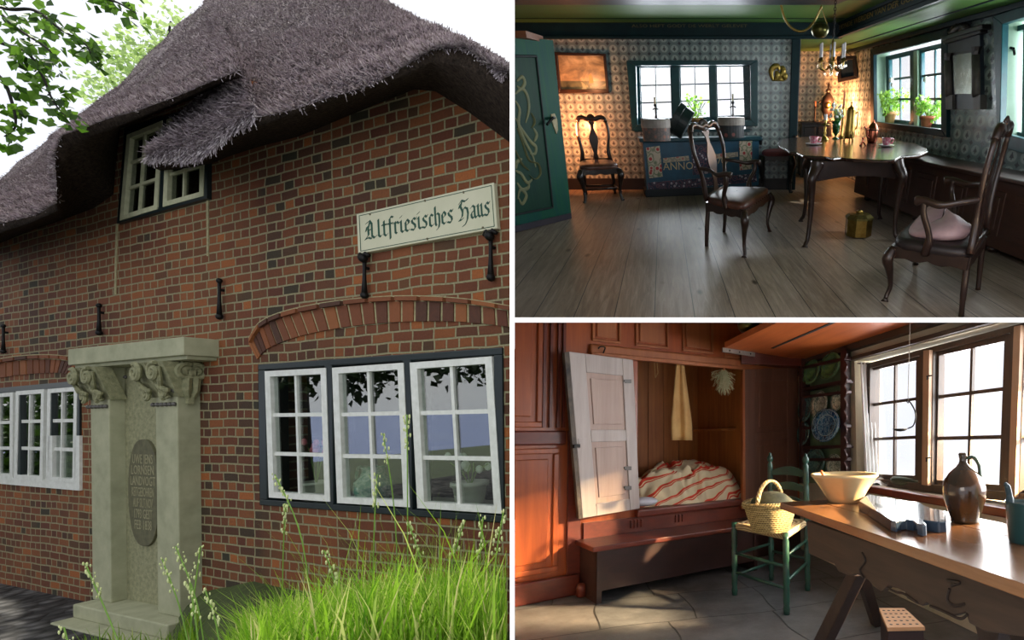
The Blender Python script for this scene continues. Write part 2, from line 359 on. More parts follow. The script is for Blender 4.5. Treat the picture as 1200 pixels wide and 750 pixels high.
# brick arches: a soldier course under a projecting header course
def arch(name, top, bot, nb, hdr, x0=None):
    """top/bot: pixel polylines of the soldier ring; hdr: pixel height of the header ring above it"""
    th = ST(A, name, (0, YA, 0)); Tn = catmull([(x, y, 0) for x, y in top], 12); Bn = catmull([(x, y, 0) for x, y in bot], 12)
    def at(L, s): k = s*(len(L)-1); i = min(int(k), len(L)-2); return L[i].lerp(L[i+1], k-i)
    g = G(); m = G()
    for i in range(nb):
        a0, a1 = (i+.1)/nb, (i+.9)/nb; P = [at(Tn, a0), at(Tn, a1), at(Bn, a1), at(Bn, a0)]
        g.pp(A, PA, [(p.x, p.y) for p in P], -.02, .012)
    m.pp(A, PA, [(p.x, p.y-hdr) for p in Tn]+[(p.x, p.y) for p in reversed(Bn)], -.02, .004)
    h = G(); nh = int(nb*.55)
    for i in range(nh):
        a0, a1 = (i+.07)/nh, (i+.93)/nh; P = [at(Tn, a0), at(Tn, a1)]
        h.pp(A, PA, [(P[0].x, P[0].y-hdr+1), (P[1].x, P[1].y-hdr+1), (P[1].x, P[1].y-1.2), (P[0].x, P[0].y-1.2)], -.02, .035)
    for nm, gg, mm in (('mortar_bed', m, mortar), ('soldier_course', g, vous), ('header_course', h, vous)):
        o = th.p(nm, gg, mm); 
        o.parent = None; o.matrix_world = A.M @ Matrix.Translation(th.loc); clip(o, *CX); o.parent = th.o; o.matrix_parent_inverse = Matrix(); o.matrix_basis = Matrix()
arch('trim_arch_wide', [(291, 403), (305, 383), (340, 369), (400, 358), (470, 353), (540, 356), (604, 366)], [(301, 421), (314, 408), (350, 394), (405, 383), (470, 377), (540, 377), (606, 384)], 27, 7)
arch('trim_arch_side', [(-75, 447), (-30, 433), (10, 424), (50, 421), (80, 424), (96, 436)], [(-70, 461), (-30, 449), (10, 441), (50, 437), (74, 437.5), (86, 443)], 26, 6)
# vertical straight joints (old blocked-up openings)
def strip(pix, nm):
    g = G(); g.pp(A, PA, pix, -.02, .006); struct(A, nm, g, mortar)
strip([(135.5, 262), (137.5, 262), (135.5, 345), (133.5, 345)], 'trim_joint_dormer_left'); strip([(241.5, 233), (244, 233), (244, 300), (242, 300)], 'trim_joint_dormer_right')
# wall anchors
iron = mat('black_iron', S(20, 20, 20), S(34, 32, 30), rough=.5, metal=.6, scale=30)
def anchor(x, y0, y1, lab, kn=0, s=1):
    a = A.on(PA, x, y0, .03); b = A.on(PA, x, y1, .03); L = (a-b).length; g = G(); mid = a.lerp(b, .5)
    th = T(A, 'wall_anchor', lab, 'wall anchor', A.on(PA, x, y1, 0), 'iron wall anchors on the brick front')
    pts = [a, a.lerp(b, .3), a.lerp(b, .6), b]; g.tube(pts, [.014*s, .011*s, .013*s, .02*s], 8); g.ball(b, .026*s, 8, 6); th.p('bar', g, iron, smooth=True)
    h = G()
    if kn: h.tube([a+Vector((-.05, 0, .012)), a+Vector((-.025, -.01, .03)), a+Vector((0, -.01, .01)), a+Vector((.025, -.01, .03)), a+Vector((.05, 0, .012))], .014, 8); h.ball(a+Vector((0, -.01, 0)), .03, 8, 6)
    else: h.ball(a, .022*s, 8, 6)
    th.p('head', h, iron, smooth=True); th.p('tie_bolt', G().tube([a.lerp(b, .25)+Vector((0, .05, 0)), a.lerp(b, .25)], .012, 6), iron)
anchor(427, 303, 346, 'black iron wall anchor below left end of the sign', 1); anchor(575, 277, 325, 'black iron wall anchor below right end of the sign', 1)
anchor(257, 329, 371, 'black iron wall anchor up and right of the monument lintel'); anchor(116, 358, 390, 'short black iron wall anchor above the left part of the lintel'); anchor(4, 382, 412, 'black iron wall anchor at the far left edge, above the left window', s=.9)
# sign in blackletter drawn with a broad nib
sg = T(A, 'house_sign', 'long white sign with green blackletter house name and thin green border on the brick wall', 'sign', A.on(PA, 500, 285, 0))
Q = [(417.5, 251), (578.5, 213.5), (582.5, 267.5), (419.5, 297.5)]
sg.p('board', G().pp(A, PA, Q, 0, .03), mat('sign_board', S(214, 212, 182), S(200, 200, 168), rough=.45, scale=3), bevel=.004)
gr = mat('sign_green', S(14, 78, 58), S(12, 66, 50), rough=.5)
g = G(); fw = .018; fh = .05
for s4 in ((.018, .982, fh, fh+.013), (.018, .982, 1-fh-.013, 1-fh), (.018, .0215, fh, 1-fh), (.9785, .982, fh, 1-fh)): g.pp(A, PA, sq(Q, *s4), .029, .032)
sg.p('border_line', g, gr)
# strokes per letter: polylines in letter units (x, y with baseline 0, x-height 1)
BLK = {
 'A': (1.06, [[(.15, 1.45), (.45, 1.62), (.62, 1.3), (.62, .2), (.82, 0), (1.0, .14)], [(.45, 1.5), (.3, .9), (.32, .35), (.02, 0), (.3, .1), (.55, -.02)], [(.3, .75), (.62, .85)], [(.2, 1.1), (.1, .75)]]),
 'l': (.44, [[(.16, 1.55), (.16, .12), (.3, -.02), (.42, .1)]]), 't': (.5, [[(.2, 1.3), (.2, .12), (.34, -.02), (.48, .1)], [(.04, .98), (.42, .98)]]),
 'f': (.5, [[(.5, 1.5), (.36, 1.58), (.22, 1.4), (.22, -.35)], [(.04, .98), (.46, .98)]]),
 'r': (.52, [[(.04, .92), (.18, 1), (.18, .1), (.28, 0)], [(.24, .85), (.36, 1), (.5, .86)]]), 'i': (.42, [[(.04, .9), (.18, 1), (.18, .14), (.3, 0), (.4, .1)], [(.14, 1.32), (.24, 1.4)]]),
 'e': (.56, [[(.46, .1), (.32, 0), (.16, .14), (.16, .8), (.32, 1), (.46, .84), (.44, .68), (.2, .5)]]),
 's': (.58, [[(.46, .9), (.34, 1.02), (.16, .84), (.2, .66), (.42, .42), (.44, .2), (.3, 0), (.06, .08)], [(.46, .92), (.54, 1.02)]]),
 'c': (.5, [[(.44, .1), (.3, 0), (.16, .14), (.16, .8), (.3, 1), (.44, .88)]]),
 'h': (.6, [[(.16, 1.55), (.16, .12), (.22, 0)], [(.18, .84), (.36, 1), (.5, .86), (.5, .2), (.42, -.2), (.26, -.36)]]),
 'H': (1.06, [[(.2, 1.4), (.42, 1.62), (.7, 1.5), (.95, 1.62)], [(.42, 1.5), (.3, 1.1), (.46, .7), (.4, .3), (.12, 0), (.3, .02), (.46, .12)], [(.42, .72), (.66, 1), (.86, .88), (.92, .5), (.84, 0), (.62, -.4), (.42, -.5)], [(.26, 1.3), (.16, 1.05)]]),
 'a': (.6, [[(.14, .86), (.3, 1), (.44, .88), (.44, .14), (.54, 0), (.62, .1)], [(.44, .6), (.24, .5), (.14, .34), (.16, .1), (.28, 0), (.44, .16)]]),
 'u': (.64, [[(.04, .9), (.16, 1), (.16, .14), (.3, 0), (.46, .16)], [(.34, .9), (.46, 1), (.46, .14), (.56, 0), (.66, .1)]]), ' ': (.38, [])}
def blackletter(g, txt, put, nib=.13, ang=math.radians(40)):
    x = 0; nv = (math.cos(ang)*nib/2, math.sin(ang)*nib/2)
    for ch in txt:
        w_, st = BLK[ch]
        for s in st:
            for (ax, ay), (bx, by) in zip(s, s[1:]):
                ax0, bx0 = ax+x, bx+x; L = math.hypot(bx-ax, by-ay) or 1; ex_, ey_ = (bx-ax)/L*.02, (by-ay)/L*.02
                P = [(ax0-nv[0]-ex_, ay-nv[1]-ey_), (bx0-nv[0]+ex_, by-nv[1]+ey_), (bx0+nv[0]+ex_, by+nv[1]+ey_), (ax0+nv[0]-ex_, ay+nv[1]-ey_)]
                put(g, P)
        x += w_
    return x
txt = 'Altfriesisches Haus'; tot = sum(BLK[c][0] for c in txt)
def put(g, P):
    # letter units to sign quad
    pix = [bl(Q, .055+x/tot*.905, .665-y*.27+.01) for x, y in P]; g.pp(A, PA, pix, .029, .0325)
g = G(); blackletter(g, txt, put, nib=.18); sg.p('lettering', g, gr)
for u, v in ((.1, .08), (.5, .06), (.78, .07), (.5, .95), (.9, .93)): sg.p('screw_head', G().ball(A.on(PA, *bl(Q, u, v), .031), .008, 6, 4), mat('screw_grey', S(120, 116, 90)))
# monument ------------------------------------------------------------------
def offx(px_front, px_back, y, nb=0):
    xb = A.on(PA, px_back, y, nb).x; lo, hi = nb, 1.5
    for _ in range(40):
        mid = (lo+hi)/2
        if A.on(PA, px_front, y, mid).x < xb: lo = mid
        else: hi = mid
    return mid
NP = offx(209, 236, 600); NL = offx(215, 256.5, 405); print('monument offsets', NP, NL, offx(127, 140.5, 560))
stone = mat('grey_stone', S(176, 176, 144), S(150, 152, 122), rough=.8, scale=6, bump=.25); stone2 = mat('carved_stone', S(160, 158, 122), S(122, 124, 92), rough=.9, scale=26, bump=.9)
zb = A.on(PA, 107, 702, NP).z
mo = T(A, 'monument', 'tall grey stone portal monument with an oval inscription tablet against the brick wall', 'monument', Vector((A.on(PA, 150, 700, 0).x, YA, 0)))
NI = NP*.30
def col(p0, p1, y0, y1, n0, n1): # front face between pixel columns at offset n1
    a = A.on(PA, p0, y0, n1); b = A.on(PA, p1, y0, n1); zt = A.on(PA, p0, y0, n1).z; z0 = A.on(PA, p0, y1, n1).z; return a.x, b.x, z0, zt
x0, x1, _, zt = col(105.5, 127, 440, 702, 0, NP); zt = A.on(PA, 127, 428, NP).z; zb2 = A.on(PA, 107, 702, NP).z
X0, X1 = x0, A.on(PA, 209, 600, NP).x; xr = A.on(PA, 183.5, 600, NP).x
mo.p('pillar', G().b2(x0, x1, YA-NP, YA+.02, zb2, zt), stone, bevel=.008); mo.p('pillar', G().b2(xr, X1, YA-NP, YA+.02, zb2, zt), stone, bevel=.008)
mo.p('back_slab', G().b2(x1-.01, xr+.01, YA-NI, YA+.02, zb2, zt), stone2)
LT = A.on(PA, 215, 394.5, NL).z; LB = A.on(PA, 215, 416, NL).z; lx0 = A.on(PA, 79.5, 420, NL).x; lx1 = A.on(PA, 215, 405, NL).x
g = G().b2(lx0, lx1, YA-NL, YA+.02, LB, LT); g.b2(lx0+.03, lx1-.03, YA-NL+.03, YA+.02, LB-.03, LB+.01); mo.p('lintel', g, stone, bevel=.006)
mo.p('lintel_band', G().b2(X0, X1, YA-NP-.005, YA+.02, zt-.01, LB-.02), stone2)
g = G().b2(A.on(PA, 85, 705, NP+.12).x, X1+.12, YA-NP-.12, YA+.02, zb2-.115, zb2); g.b2(A.on(PA, 85, 705, NP+.12).x-.02, X1+.2, YA-NP-.24, YA+.02, -.2, zb2-.115); mo.p('plinth', g, stone, bevel=.01)
# scroll brackets with beads
sh = mat('pebble_inlay', S(30, 32, 36), S(60, 40, 34), rough=.3, scale=40, island=[S(24, 26, 30), S(60, 42, 36), S(120, 118, 110), S(30, 30, 34), S(90, 50, 36)])
def spiral(c, r, turns, U, V, start=0, n=26):
    return [c+U*(r*(1-i/n*.85)*math.cos(start+turns*2*math.pi*i/n))+V*(r*(1-i/n*.85)*math.sin(start+turns*2*math.pi*i/n)) for i in range(n+1)]
zc = zt
def capital(xa, xb, side=False):
    g = G(); wv = xb-xa; U, V, N = Vector((1, 0, 0)), Vector((0, 0, 1)), Vector((0, -1, 0)); yf = YA-NP
    for k in (-1, 1):
        cx = (xa+xb)/2+k*wv*.3
        g.prism([(cx-wv*.2, yf, zc-.30), (cx+wv*.2, yf, zc-.30), (cx+wv*.24, yf-.10, zc-.02), (cx-wv*.24, yf-.10, zc-.02)], (0, .10, 0))
        g.tube(spiral(Vector((cx, yf-.11, zc-.10)), .075, 1.6, U*k, V, 1.2), .018, 6); g.tube(spiral(Vector((cx, yf-.05, zc-.27)), .05, 1.4, U*-k, V, -1.5), .015, 6)
        g.tube([(cx+k*.05, yf-.10, zc-.06), (cx+k*.03, yf-.085, zc-.17), (cx-k*.02, yf-.06, zc-.24), (cx+k*.02, yf-.03, zc-.31)], .017, 6)
        for j in range(5): g.ball((cx+(j-2)*.03, yf-.07+abs(j-2)*.006, zc-.2-.012*j), .022, 6, 5)
    mo.p('capital', g, stone2, smooth=False)
capital(x0-.06, x1+.04); capital(xr-.10, X1+.02)
g = G(); yf = YA-NP
xc = X1+.0
for k in range(2):
    cy = YA-NP*(.3+.4*k); g.tube(spiral(Vector((xc+.05, cy, zc-.10)), .07, 1.5, Vector((0, 1 if k else -1, 0)), Vector((0, 0, 1)), 1.2), .02, 6); g.tube([(xc+.05, cy, zc-.15), (xc+.04, cy, zc-.25), (xc+.01, YA-NP*.5, zc-.36)], [.03, .025, .012], 6)
g.prism([(xc, YA-NP*.12, zc), (xc, YA-NP*.9, zc), (xc, YA-NP*.62, zc-.36), (xc, YA-NP*.4, zc-.36)], (.04, 0, 0)); mo.p('side_capital', g, stone2)
g = G()
for i in range(17): x = lerp(X0+.02, X1-.02, i/16); g.ball((x, yf-.01, zt+.055), .022, 7, 5)
for xa, xb in ((x0-.03, x1), (xr-.03, X1)):
    for i in range(6): g.ball((lerp(xa+.02, xb-.02, i/5), yf-.008, zc-.36), .018, 7, 5)
for i in range(5): g.ball((xr+(X1-xr)*.93, yf-.008, zc-.03-.055*i), .02, 7, 5)
for i in range(7): g.ball((lerp(x1+.03, xr-.12, i/6), YA-NI-.005, zc-.10), .017, 7, 5)
for i in range(4): g.ball((X1+.045, YA-NP*(.15+.25*i), zt+.055), .024, 7, 5)
nb = 7*6
for k in range(len(g.v)//nb): mo.p('pebble_bead', G().add(g.v[k*nb:(k+1)*nb], [tuple(i for i in f) for f in g.f[:35]]), sh, smooth=True)
# oval tablet
oc = A.on(PA, 167.5, 577.5, NI+.02); ow = (oc-A.on(PA, 150.0, 577.5, NI+.02)).length; oh = (oc-A.on(PA, 172, 515.5, NI+.02)).length
pts = []
for k in range(40):
    th_ = 2*math.pi*k/40; cx, sy = math.cos(th_), math.sin(th_); pts.append((oc.x+ow*math.copysign(abs(cx)**.8, cx), YA-NI-.02, oc.z+oh*math.copysign(abs(sy)**.9, sy)))
tb = mo.p('tablet', G().prism(pts, (0, .03, 0)), mat('dark_tablet', S(104, 102, 74), S(84, 82, 60), rough=.8, scale=20, bump=.3), bevel=.004)
def text_mesh(s, size, mtx, name, m, parent=None, th=None, extr=.001, align='CENTER', sx=1):
    cu = bpy.data.curves.new(name, 'FONT'); cu.body = s; cu.size = size; cu.extrude = extr; cu.align_x = align; cu.align_y = 'CENTER'; cu.resolution_u = 2
    ob = bpy.data.objects.new('tmp', cu); COL.objects.link(ob); bpy.context.view_layer.update()
    me = bpy.data.meshes.new_from_object(ob.evaluated_get(bpy.context.evaluated_depsgraph_get())); bpy.data.objects.remove(ob)
    g = G(); V = [mtx @ Vector((v.co.x*sx, v.co.y, v.co.z)) for v in me.vertices]; g.add(V, [tuple(p.vertices) for p in me.polygons]); bpy.data.meshes.remove(me)
    return g
def face_mtx(o, U, V, N): M_ = Matrix((U, V, N)).transposed().to_4x4(); return Matrix.Translation(o) @ M_
g = G()
for i, s in enumerate(('UWE JENS', 'LORNSEN', 'LANDVOGT', 'KEITGEBOHREN', 'AUF SILT.NOV', '1793 GEST', 'FEB 1838')):
    gg = text_mesh(s, .115, face_mtx(Vector((oc.x, YA-NI-.0215, oc.z+oh*(.62-i*.205))), PA[1], PA[2], PA[3]), 'x', None, sx=min(1.15, (ow*1.6)/(len(s)*.075+.01)))
    g.add(gg.v, gg.f)
mo.p('inscription', g, mat('pale_letters', S(156, 152, 118), S(140, 136, 104), rough=.8), parent=tb)
# roof ----------------------------------------------------------------------
t = NT('thatch'); v = t.coord((1, 1, 1)); f = t.noise(v, 26, 8, .75, .6); f2 = t.noise(v, 1.3, 3); f3 = t.noise(v, 90, 3, .6)
colr = t.ramp(f, [(.3, S(60, 54, 52)), (.45, S(120, 110, 110)), (.62, S(176, 164, 168)), (.8, S(206, 196, 196))]); colr = t.mix(.4, colr, t.ramp(f2, [(.3, S(130, 124, 116)), (.6, S(158, 146, 156)), (.75, S(110, 98, 92))]))
t.set(Base_Color=colr, Roughness=.95, Specular_IOR_Level=.1); t.bump(t.math('ADD', f, t.math('MULTIPLY', f3, .5)), 1.0, .09); THATCH = t.m
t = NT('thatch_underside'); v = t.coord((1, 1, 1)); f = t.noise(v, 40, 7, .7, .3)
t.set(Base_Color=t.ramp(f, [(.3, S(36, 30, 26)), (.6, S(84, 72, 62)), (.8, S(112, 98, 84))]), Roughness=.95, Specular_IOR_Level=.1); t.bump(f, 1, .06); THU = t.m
straw = mat('straw', S(120, 110, 106), S(90, 80, 78), rough=.9, island=[S(100, 90, 88), S(166, 156, 160), S(206, 196, 202), S(180, 168, 178), S(236, 230, 230), S(124, 112, 110)], spec=.15)
roof = ST(A, 'roof', (0, YA, 0))
def clipc(o):
    par = o.parent; o.parent = None; o.matrix_world = par.matrix_world.copy() if par.matrix_world != Matrix() else par.matrix_basis.copy(); clip(o, *CX); o.parent = par; o.matrix_parent_inverse = Matrix(); o.matrix_basis = Matrix()
def rows_to_pts(cols, kx=6, ky=14, bulge=.18):
    """cols: list of (bottom px, bottom off, top px, top off) -> grid of 3D points (rows top..bottom)"""
    ks = []
    for a, b in zip(cols, cols[1:]):
        for i in range(kx): ks.append([lerp(p, q, i/kx) for p, q in zip(a, b)])
    ks.append(list(cols[-1])); rows = []
    for j in range(ky+1):
        s = j/ky; r = []
        for (bx, by, bo, tx, ty, to) in ks:
            ss = s**.75; off = lerp(to, bo, ss)+bulge*math.sin(math.pi*s)*.5
            p = A.on(PA, lerp(tx, bx, s), lerp(ty, by, s), off); p += Vector((noise.noise(p*1.7), noise.noise(p*1.7+Vector((9, 0, 0))), noise.noise(p*1.7+Vector((0, 9, 0)))))*.05; r.append(p)
        rows.append(r)
    return rows
Mc = [(-45, 268, .5, -45, 248, -.6), (0, 259, .5, 0, 210, -1.5), (35, 250, .5, 30, 186, -2), (66, 237, .5, 58, 162, -2.3), (68, 183, .5, 62, 158, -2.3), (78, 160, .5, 85, 142, -2.5), (105, 150, .5, 110, 122, -2.8), (140, 137, .5, 150, 90, -3),
      (200, 115, .48, 195, 42, -3.2), (245, 96, .46, 225, 15, -3.2), (282, 80, .44, 250, -10, -3.2)]
Mr = [(268, 95, .25, 236, -12, -3.0), (300, 140, .46, 300, -50, -3.4), (360, 118, .46, 350, -60, -3.4), (420, 98, .46, 410, -40, -3.2), (475, 75, .46, 456, 0, -2.4), (505, 59, .46, 488, 21, -1.6), (540, 54.5, .46, 541, 50, -.1), (604, 88, .46, 606, 84, .2)]
Tc = [(178, 192, .5, 186, 158, .12), (210, 188, .5, 210, 132, .12), (240, 179, .48, 240, 108, .12), (270, 158, .47, 268, 88, .12), (300, 140, .46, 292, 90, .12)]
RM, RR, RT = rows_to_pts(Mc), rows_to_pts(Mr), rows_to_pts(Tc, ky=8)
for nm, rws in (('thatch_left_slope', RM), ('thatch_gable_slope', RR), ('thatch_tongue', RT)):
    o = roof.p('thatch_slope', G().loft(rws), THATCH, smooth=True); clipc(o)
def under(bot, mid, wl, top_row, nm='eave_underside'):
    def up(L): return [tuple(lerp(a, b, i/6) for a, b in zip(p, q)) for p, q in zip(L, L[1:]) for i in range(6)]+[tuple(L[-1])]
    rows = [list(top_row)]+[[A.on(PA, x, y, n) for x, y, n in up(L)] for L in (mid, wl)]
    mid2 = [a.lerp(b, .5) for a, b in zip(rows[1], rows[2])]
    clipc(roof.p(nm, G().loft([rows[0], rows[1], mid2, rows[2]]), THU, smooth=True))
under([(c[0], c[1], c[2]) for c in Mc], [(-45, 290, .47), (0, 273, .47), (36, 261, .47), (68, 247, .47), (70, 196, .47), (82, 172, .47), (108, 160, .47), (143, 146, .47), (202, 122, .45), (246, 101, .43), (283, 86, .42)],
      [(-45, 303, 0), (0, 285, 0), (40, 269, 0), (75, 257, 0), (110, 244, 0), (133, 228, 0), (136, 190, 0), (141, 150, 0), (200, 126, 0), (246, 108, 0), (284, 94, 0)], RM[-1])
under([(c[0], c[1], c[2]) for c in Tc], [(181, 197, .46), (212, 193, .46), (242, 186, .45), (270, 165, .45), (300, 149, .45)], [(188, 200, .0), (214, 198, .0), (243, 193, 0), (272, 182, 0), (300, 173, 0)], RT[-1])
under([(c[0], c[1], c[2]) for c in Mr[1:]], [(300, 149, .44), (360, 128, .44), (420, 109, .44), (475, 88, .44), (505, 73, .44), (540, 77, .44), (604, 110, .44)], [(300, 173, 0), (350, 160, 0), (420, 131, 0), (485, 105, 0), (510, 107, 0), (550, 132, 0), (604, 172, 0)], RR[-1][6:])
# straw ends standing out of the thatch
def straws(rws, n, ln=.042, wd=.0034, lift=.5):
    R_ = np.array([[tuple(p) for p in r] for r in rws]); nr, nc = R_.shape[:2]
    i = rng.random(n)**.8*(nr-1.001); j = rng.random(n)*(nc-1.001); a = i.astype(int); b = j.astype(int); fi = (i-a)[:, None]; fj = (j-b)[:, None]
    P = (R_[a, b]*(1-fi)*(1-fj)+R_[a+1, b]*fi*(1-fj)+R_[a, b+1]*(1-fi)*fj+R_[a+1, b+1]*fi*fj)
    dn = R_[a+1, b]-R_[a, b]; dn /= np.linalg.norm(dn, axis=1)[:, None]+1e-9; ac = R_[a, b+1]-R_[a, b]; ac /= np.linalg.norm(ac, axis=1)[:, None]+1e-9
    nn = np.cross(ac, dn); nn /= np.linalg.norm(nn, axis=1)[:, None]+1e-9; nn *= -np.sign(nn[:, 1:2]*1)  # outwards = towards the viewer
    r = rng.normal(size=(n, 3)); L = ln*(.5+rng.random(n))[:, None]; d = dn+nn*lift*rng.random(n)[:, None]+r*.28; d /= np.linalg.norm(d, axis=1)[:, None]
    s = np.cross(d, nn+r*.5); s /= np.linalg.norm(s, axis=1)[:, None]+1e-9; s *= wd
    Rw = np.array(A.R); Wd = (P-np.array([0, 0, A.h])) @ Rw.T; ok = Wd[:, 0] < (593-PX)/F*Wd[:, 1]; P, s, d, L = P[ok], s[ok], d[ok], L[ok]; n = len(P)
    V = np.stack([P-s, P+s, P+d*L+s*.6, P+d*L-s*.6], 1).reshape(-1, 3); return V, np.arange(4*n).reshape(n, 4)
def add_straw(rws, n, **k):
    V, Fc = straws(rws, n, **k); g = G().np(V, Fc); o = roof.p('straw_ends', g, straw); o['kind'] = 'stuff'
add_straw(RM, 60000); add_straw(RR, 80000); add_straw(RT, 9000)
# ground, grass, trees of place A -------------------------------------------
def gz(X, Y):
    xp = PX+F*X/Y; k = min(max((xp-205)/90, 0), 1)**.6; s = min(max((Y-1.4)/1.7, 0), 1)
    lo = lerp(-1.80, -1.42, k); hi = lerp(-1.80, -.76, k); return lerp(hi, lo, s)
rows = []
for i in range(26):
    xp = lerp(203, 597, i/25); r = []
    for j in range(26):
        Y = lerp(1.2, 6.2, (j/25)**1.3); X = (xp-PX)/F*Y; r.append(Vector((X, Y, gz(X, Y)+noise.noise(Vector((X*3, Y*3, 0)))*.03)))
    rows.append(r)
soil = mat('lawn_soil', S(52, 62, 26), S(70, 84, 34), rough=.95, scale=14, bump=.8)
struct(WORLD, 'ground_lawn', G().loft(rows), soil, smooth=True)
t = NT('cobbles'); v = t.coord(); vo = t.n('TexVoronoi'); vo.inputs['Scale'].default_value = 8; t.l(v, vo.inputs['Vector'])
dcol = t.ramp(vo.outputs['Distance'], [(.1, S(96, 94, 92)), (.42, S(70, 68, 66)), (.6, S(26, 24, 22))]); t.set(Base_Color=dcol, Roughness=.8); t.bump(t.math('MULTIPLY', vo.outputs['Distance'], -1), 1, .05)
g = G().b2(-12.5, -1.2, -8, YA+.05, -.2, -.15); o = struct(A, 'ground_cobbles', g, t.m); clip(o, *CX)
g = G().b2(-22, -12.5, -30, 12, -.5, -.2); struct(A, 'ground_meadow', g, mat('meadow', S(46, 60, 22), S(70, 84, 36), scale=3))
g = G().b2(-400, -22, -250, 12, -1.0, -.6); struct(A, 'ground_sea', g, mat('sea_water', S(110, 126, 176), S(132, 146, 186), rough=.5, scale=.3))
def blades(n, xr, Yr, hr, wd, bend=.35, dens=None):
    xp = rng.uniform(xr[0], xr[1], n); Y = rng.uniform(Yr[0], Yr[1], n)
    if dens: keep = rng.random(n) < dens(xp); xp, Y = xp[keep], Y[keep]; n = len(xp)
    X = (xp-PX)/F*Y; Z = np.array([gz(a, b) for a, b in zip(X, Y)])-.03
    H = rng.uniform(hr[0], hr[1], n)*(.55+.45*rng.random(n))*(.55+.45*np.clip((xp-240)/250, 0, 1)); th = rng.uniform(0, 2*np.pi, n); dx, dy = np.cos(th), np.sin(th)*.6; bd = H*bend*rng.random(n)*1.6
    wx, wy = -dy, dx; ww = wd*(.6+.8*rng.random(n)); V = []
    for s, w_ in ((0, 1), (.4, .9), (.75, .6), (1, .08)):
        cx = X+dx*bd*s**2; cy = Y+dy*bd*s**2; cz = Z+H*(s-.18*s**3*rng.random(n))
        V.append(np.stack([cx-np.abs(wx+.4)*ww*w_, cy-wy*ww*w_, cz], 1)); V.append(np.stack([cx+np.abs(wx+.4)*ww*w_, cy+wy*ww*w_, cz], 1))
    V = np.stack(V, 1); okb = (V[:, :, 0] < (595.5-PX)/F*V[:, :, 1]).all(axis=1); V = V[okb]; n = len(V); V = V.reshape(-1, 3); base = np.arange(n)[:, None, None]*8; q = np.array([[0, 1, 3, 2], [2, 3, 5, 4], [4, 5, 7, 6]])[None]; return V, (base+q).reshape(-1, 4)
t = NT('grass_blade'); gi = t.n('NewGeometry'); cc = t.ramp(gi.outputs['Random Per Island'], [(0, S(84, 134, 26)), (.25, S(140, 186, 44)), (.5, S(158, 198, 66)), (.7, S(96, 146, 30)), (.88, S(196, 214, 110)), (1, S(204, 196, 140))])
tl = t.n('BsdfTranslucent'); mx = t.n('MixShader'); mx.inputs[0].default_value = .45; t.set(Base_Color=cc, Roughness=.5); t.l(cc, tl.inputs[0]); t.l(t.b.outputs[0], mx.inputs[1]); t.l(tl.outputs[0], mx.inputs[2]); t.l(mx.outputs[0], t.out.inputs[0]); GRASS = t.m
V, Fc = blades(24000, (212, 594), (1.4, 2.9), (.25, .50), .0035, dens=lambda x: np.clip((x-200)/110, .2, 1))
V2, F2 = blades(420, (330, 594), (1.5, 2.6), (.42, .78), .002, bend=.5); F2 = F2+len(V); V = np.concatenate([V, V2]); Fc = np.concatenate([Fc, F2])
o = mk(G().np(V, Fc), 'meadow_grass', GRASS, None, (0, 0, 0)); o['kind'] = 'stuff'; o['label'] = 'bright green sunlit long grass in front of the brick wall'; o['category'] = 'grass'
V, Fc = blades(1500, (98, 232), (3.0, 3.85), (.2, .5), .004); o = mk(G().np(V, Fc), 'shaded_grass', GRASS, None, (0, 0, 0)); o['kind'] = 'stuff'; o['label'] = 'sparse low grass in front of the monument plinth'; o['category'] = 'grass'
# tall seed-head stalks, each its own thing; base column, tip pixel, depth
seedm = mat('seed_head', S(206, 214, 160), S(176, 186, 120), rough=.8, scale=60); stalkm = mat('grass_stalk_green', S(120, 160, 60), S(96, 132, 46), rough=.6)
STK = [(372, 322, 556, 1.9, 'left of the white flower pot, leaning left'), (436, 442, 556, 2.0, 'straight, crossing the middle casement'), (478, 477, 486, 2.0, 'tallest, over the post between middle and right casements'), (470, 449, 508, 2.2, 'drooping over the middle pane'),
       (520, 545, 610, 1.8, 'right, below the right casement'), (505, 478, 612, 1.9, 'with pale spikelets under the right casement'), (560, 566, 606, 1.7, 'blurred tuft at the right'), (250, 206, 640, 1.9, 'in front of the right pillar'), (215, 235, 640, 2.0, 'nodding beside the right pillar'),
       (190, 100, 660, 1.8, 'leaning far left across the left pillar'), (130, 75, 735, 1.6, 'fat tuft in the bottom left corner'), (265, 240, 690, 1.7, 'low, bottom of the right pillar'), (235, 190, 655, 1.9, 'before the inner edge of the right pillar'), (575, 590, 600, 1.6, 'at the right edge below the window'), (240, 222, 680, 1.7, 'bent over between pillar and wall'), (330, 335, 590, 2.3, 'thin one before the left casement corner'), (400, 380, 645, 1.8, 'arching white blade left of centre')]
for i, (bx, tx, ty, Y, lab) in enumerate(STK):
    xb = (bx-PX)/F*Y; zb_ = gz(xb, Y)-.02; top = Vector(((tx-PX)/F*Y, Y, -(ty-PY)/F*Y)); base = Vector((xb, Y, zb_)); mid = base.lerp(top, .6)+Vector(((top.x-base.x)*-.25, 0, .04))
    pts = catmull([base, mid, top], 6); th = T(WORLD, 'grass_stalk', 'tall green grass stalk with seed head, '+lab, 'grass stalk', base, 'seeding grass stalks')
    th.p('stem', G().tube(pts, .0022, 5), stalkm)
    g = G(); d = (pts[-1]-pts[-3]).normalized()
    for k in range(22):
        c0 = top-d*(k*.006)+Vector((random.uniform(-.011, .011), random.uniform(-.008, .008), random.uniform(-.006, .006))); g.ball(c0, random.uniform(.0022, .005), 5, 4, (.8, .8, 1.8))
    th.p('seed_head', g, seedm, smooth=True)
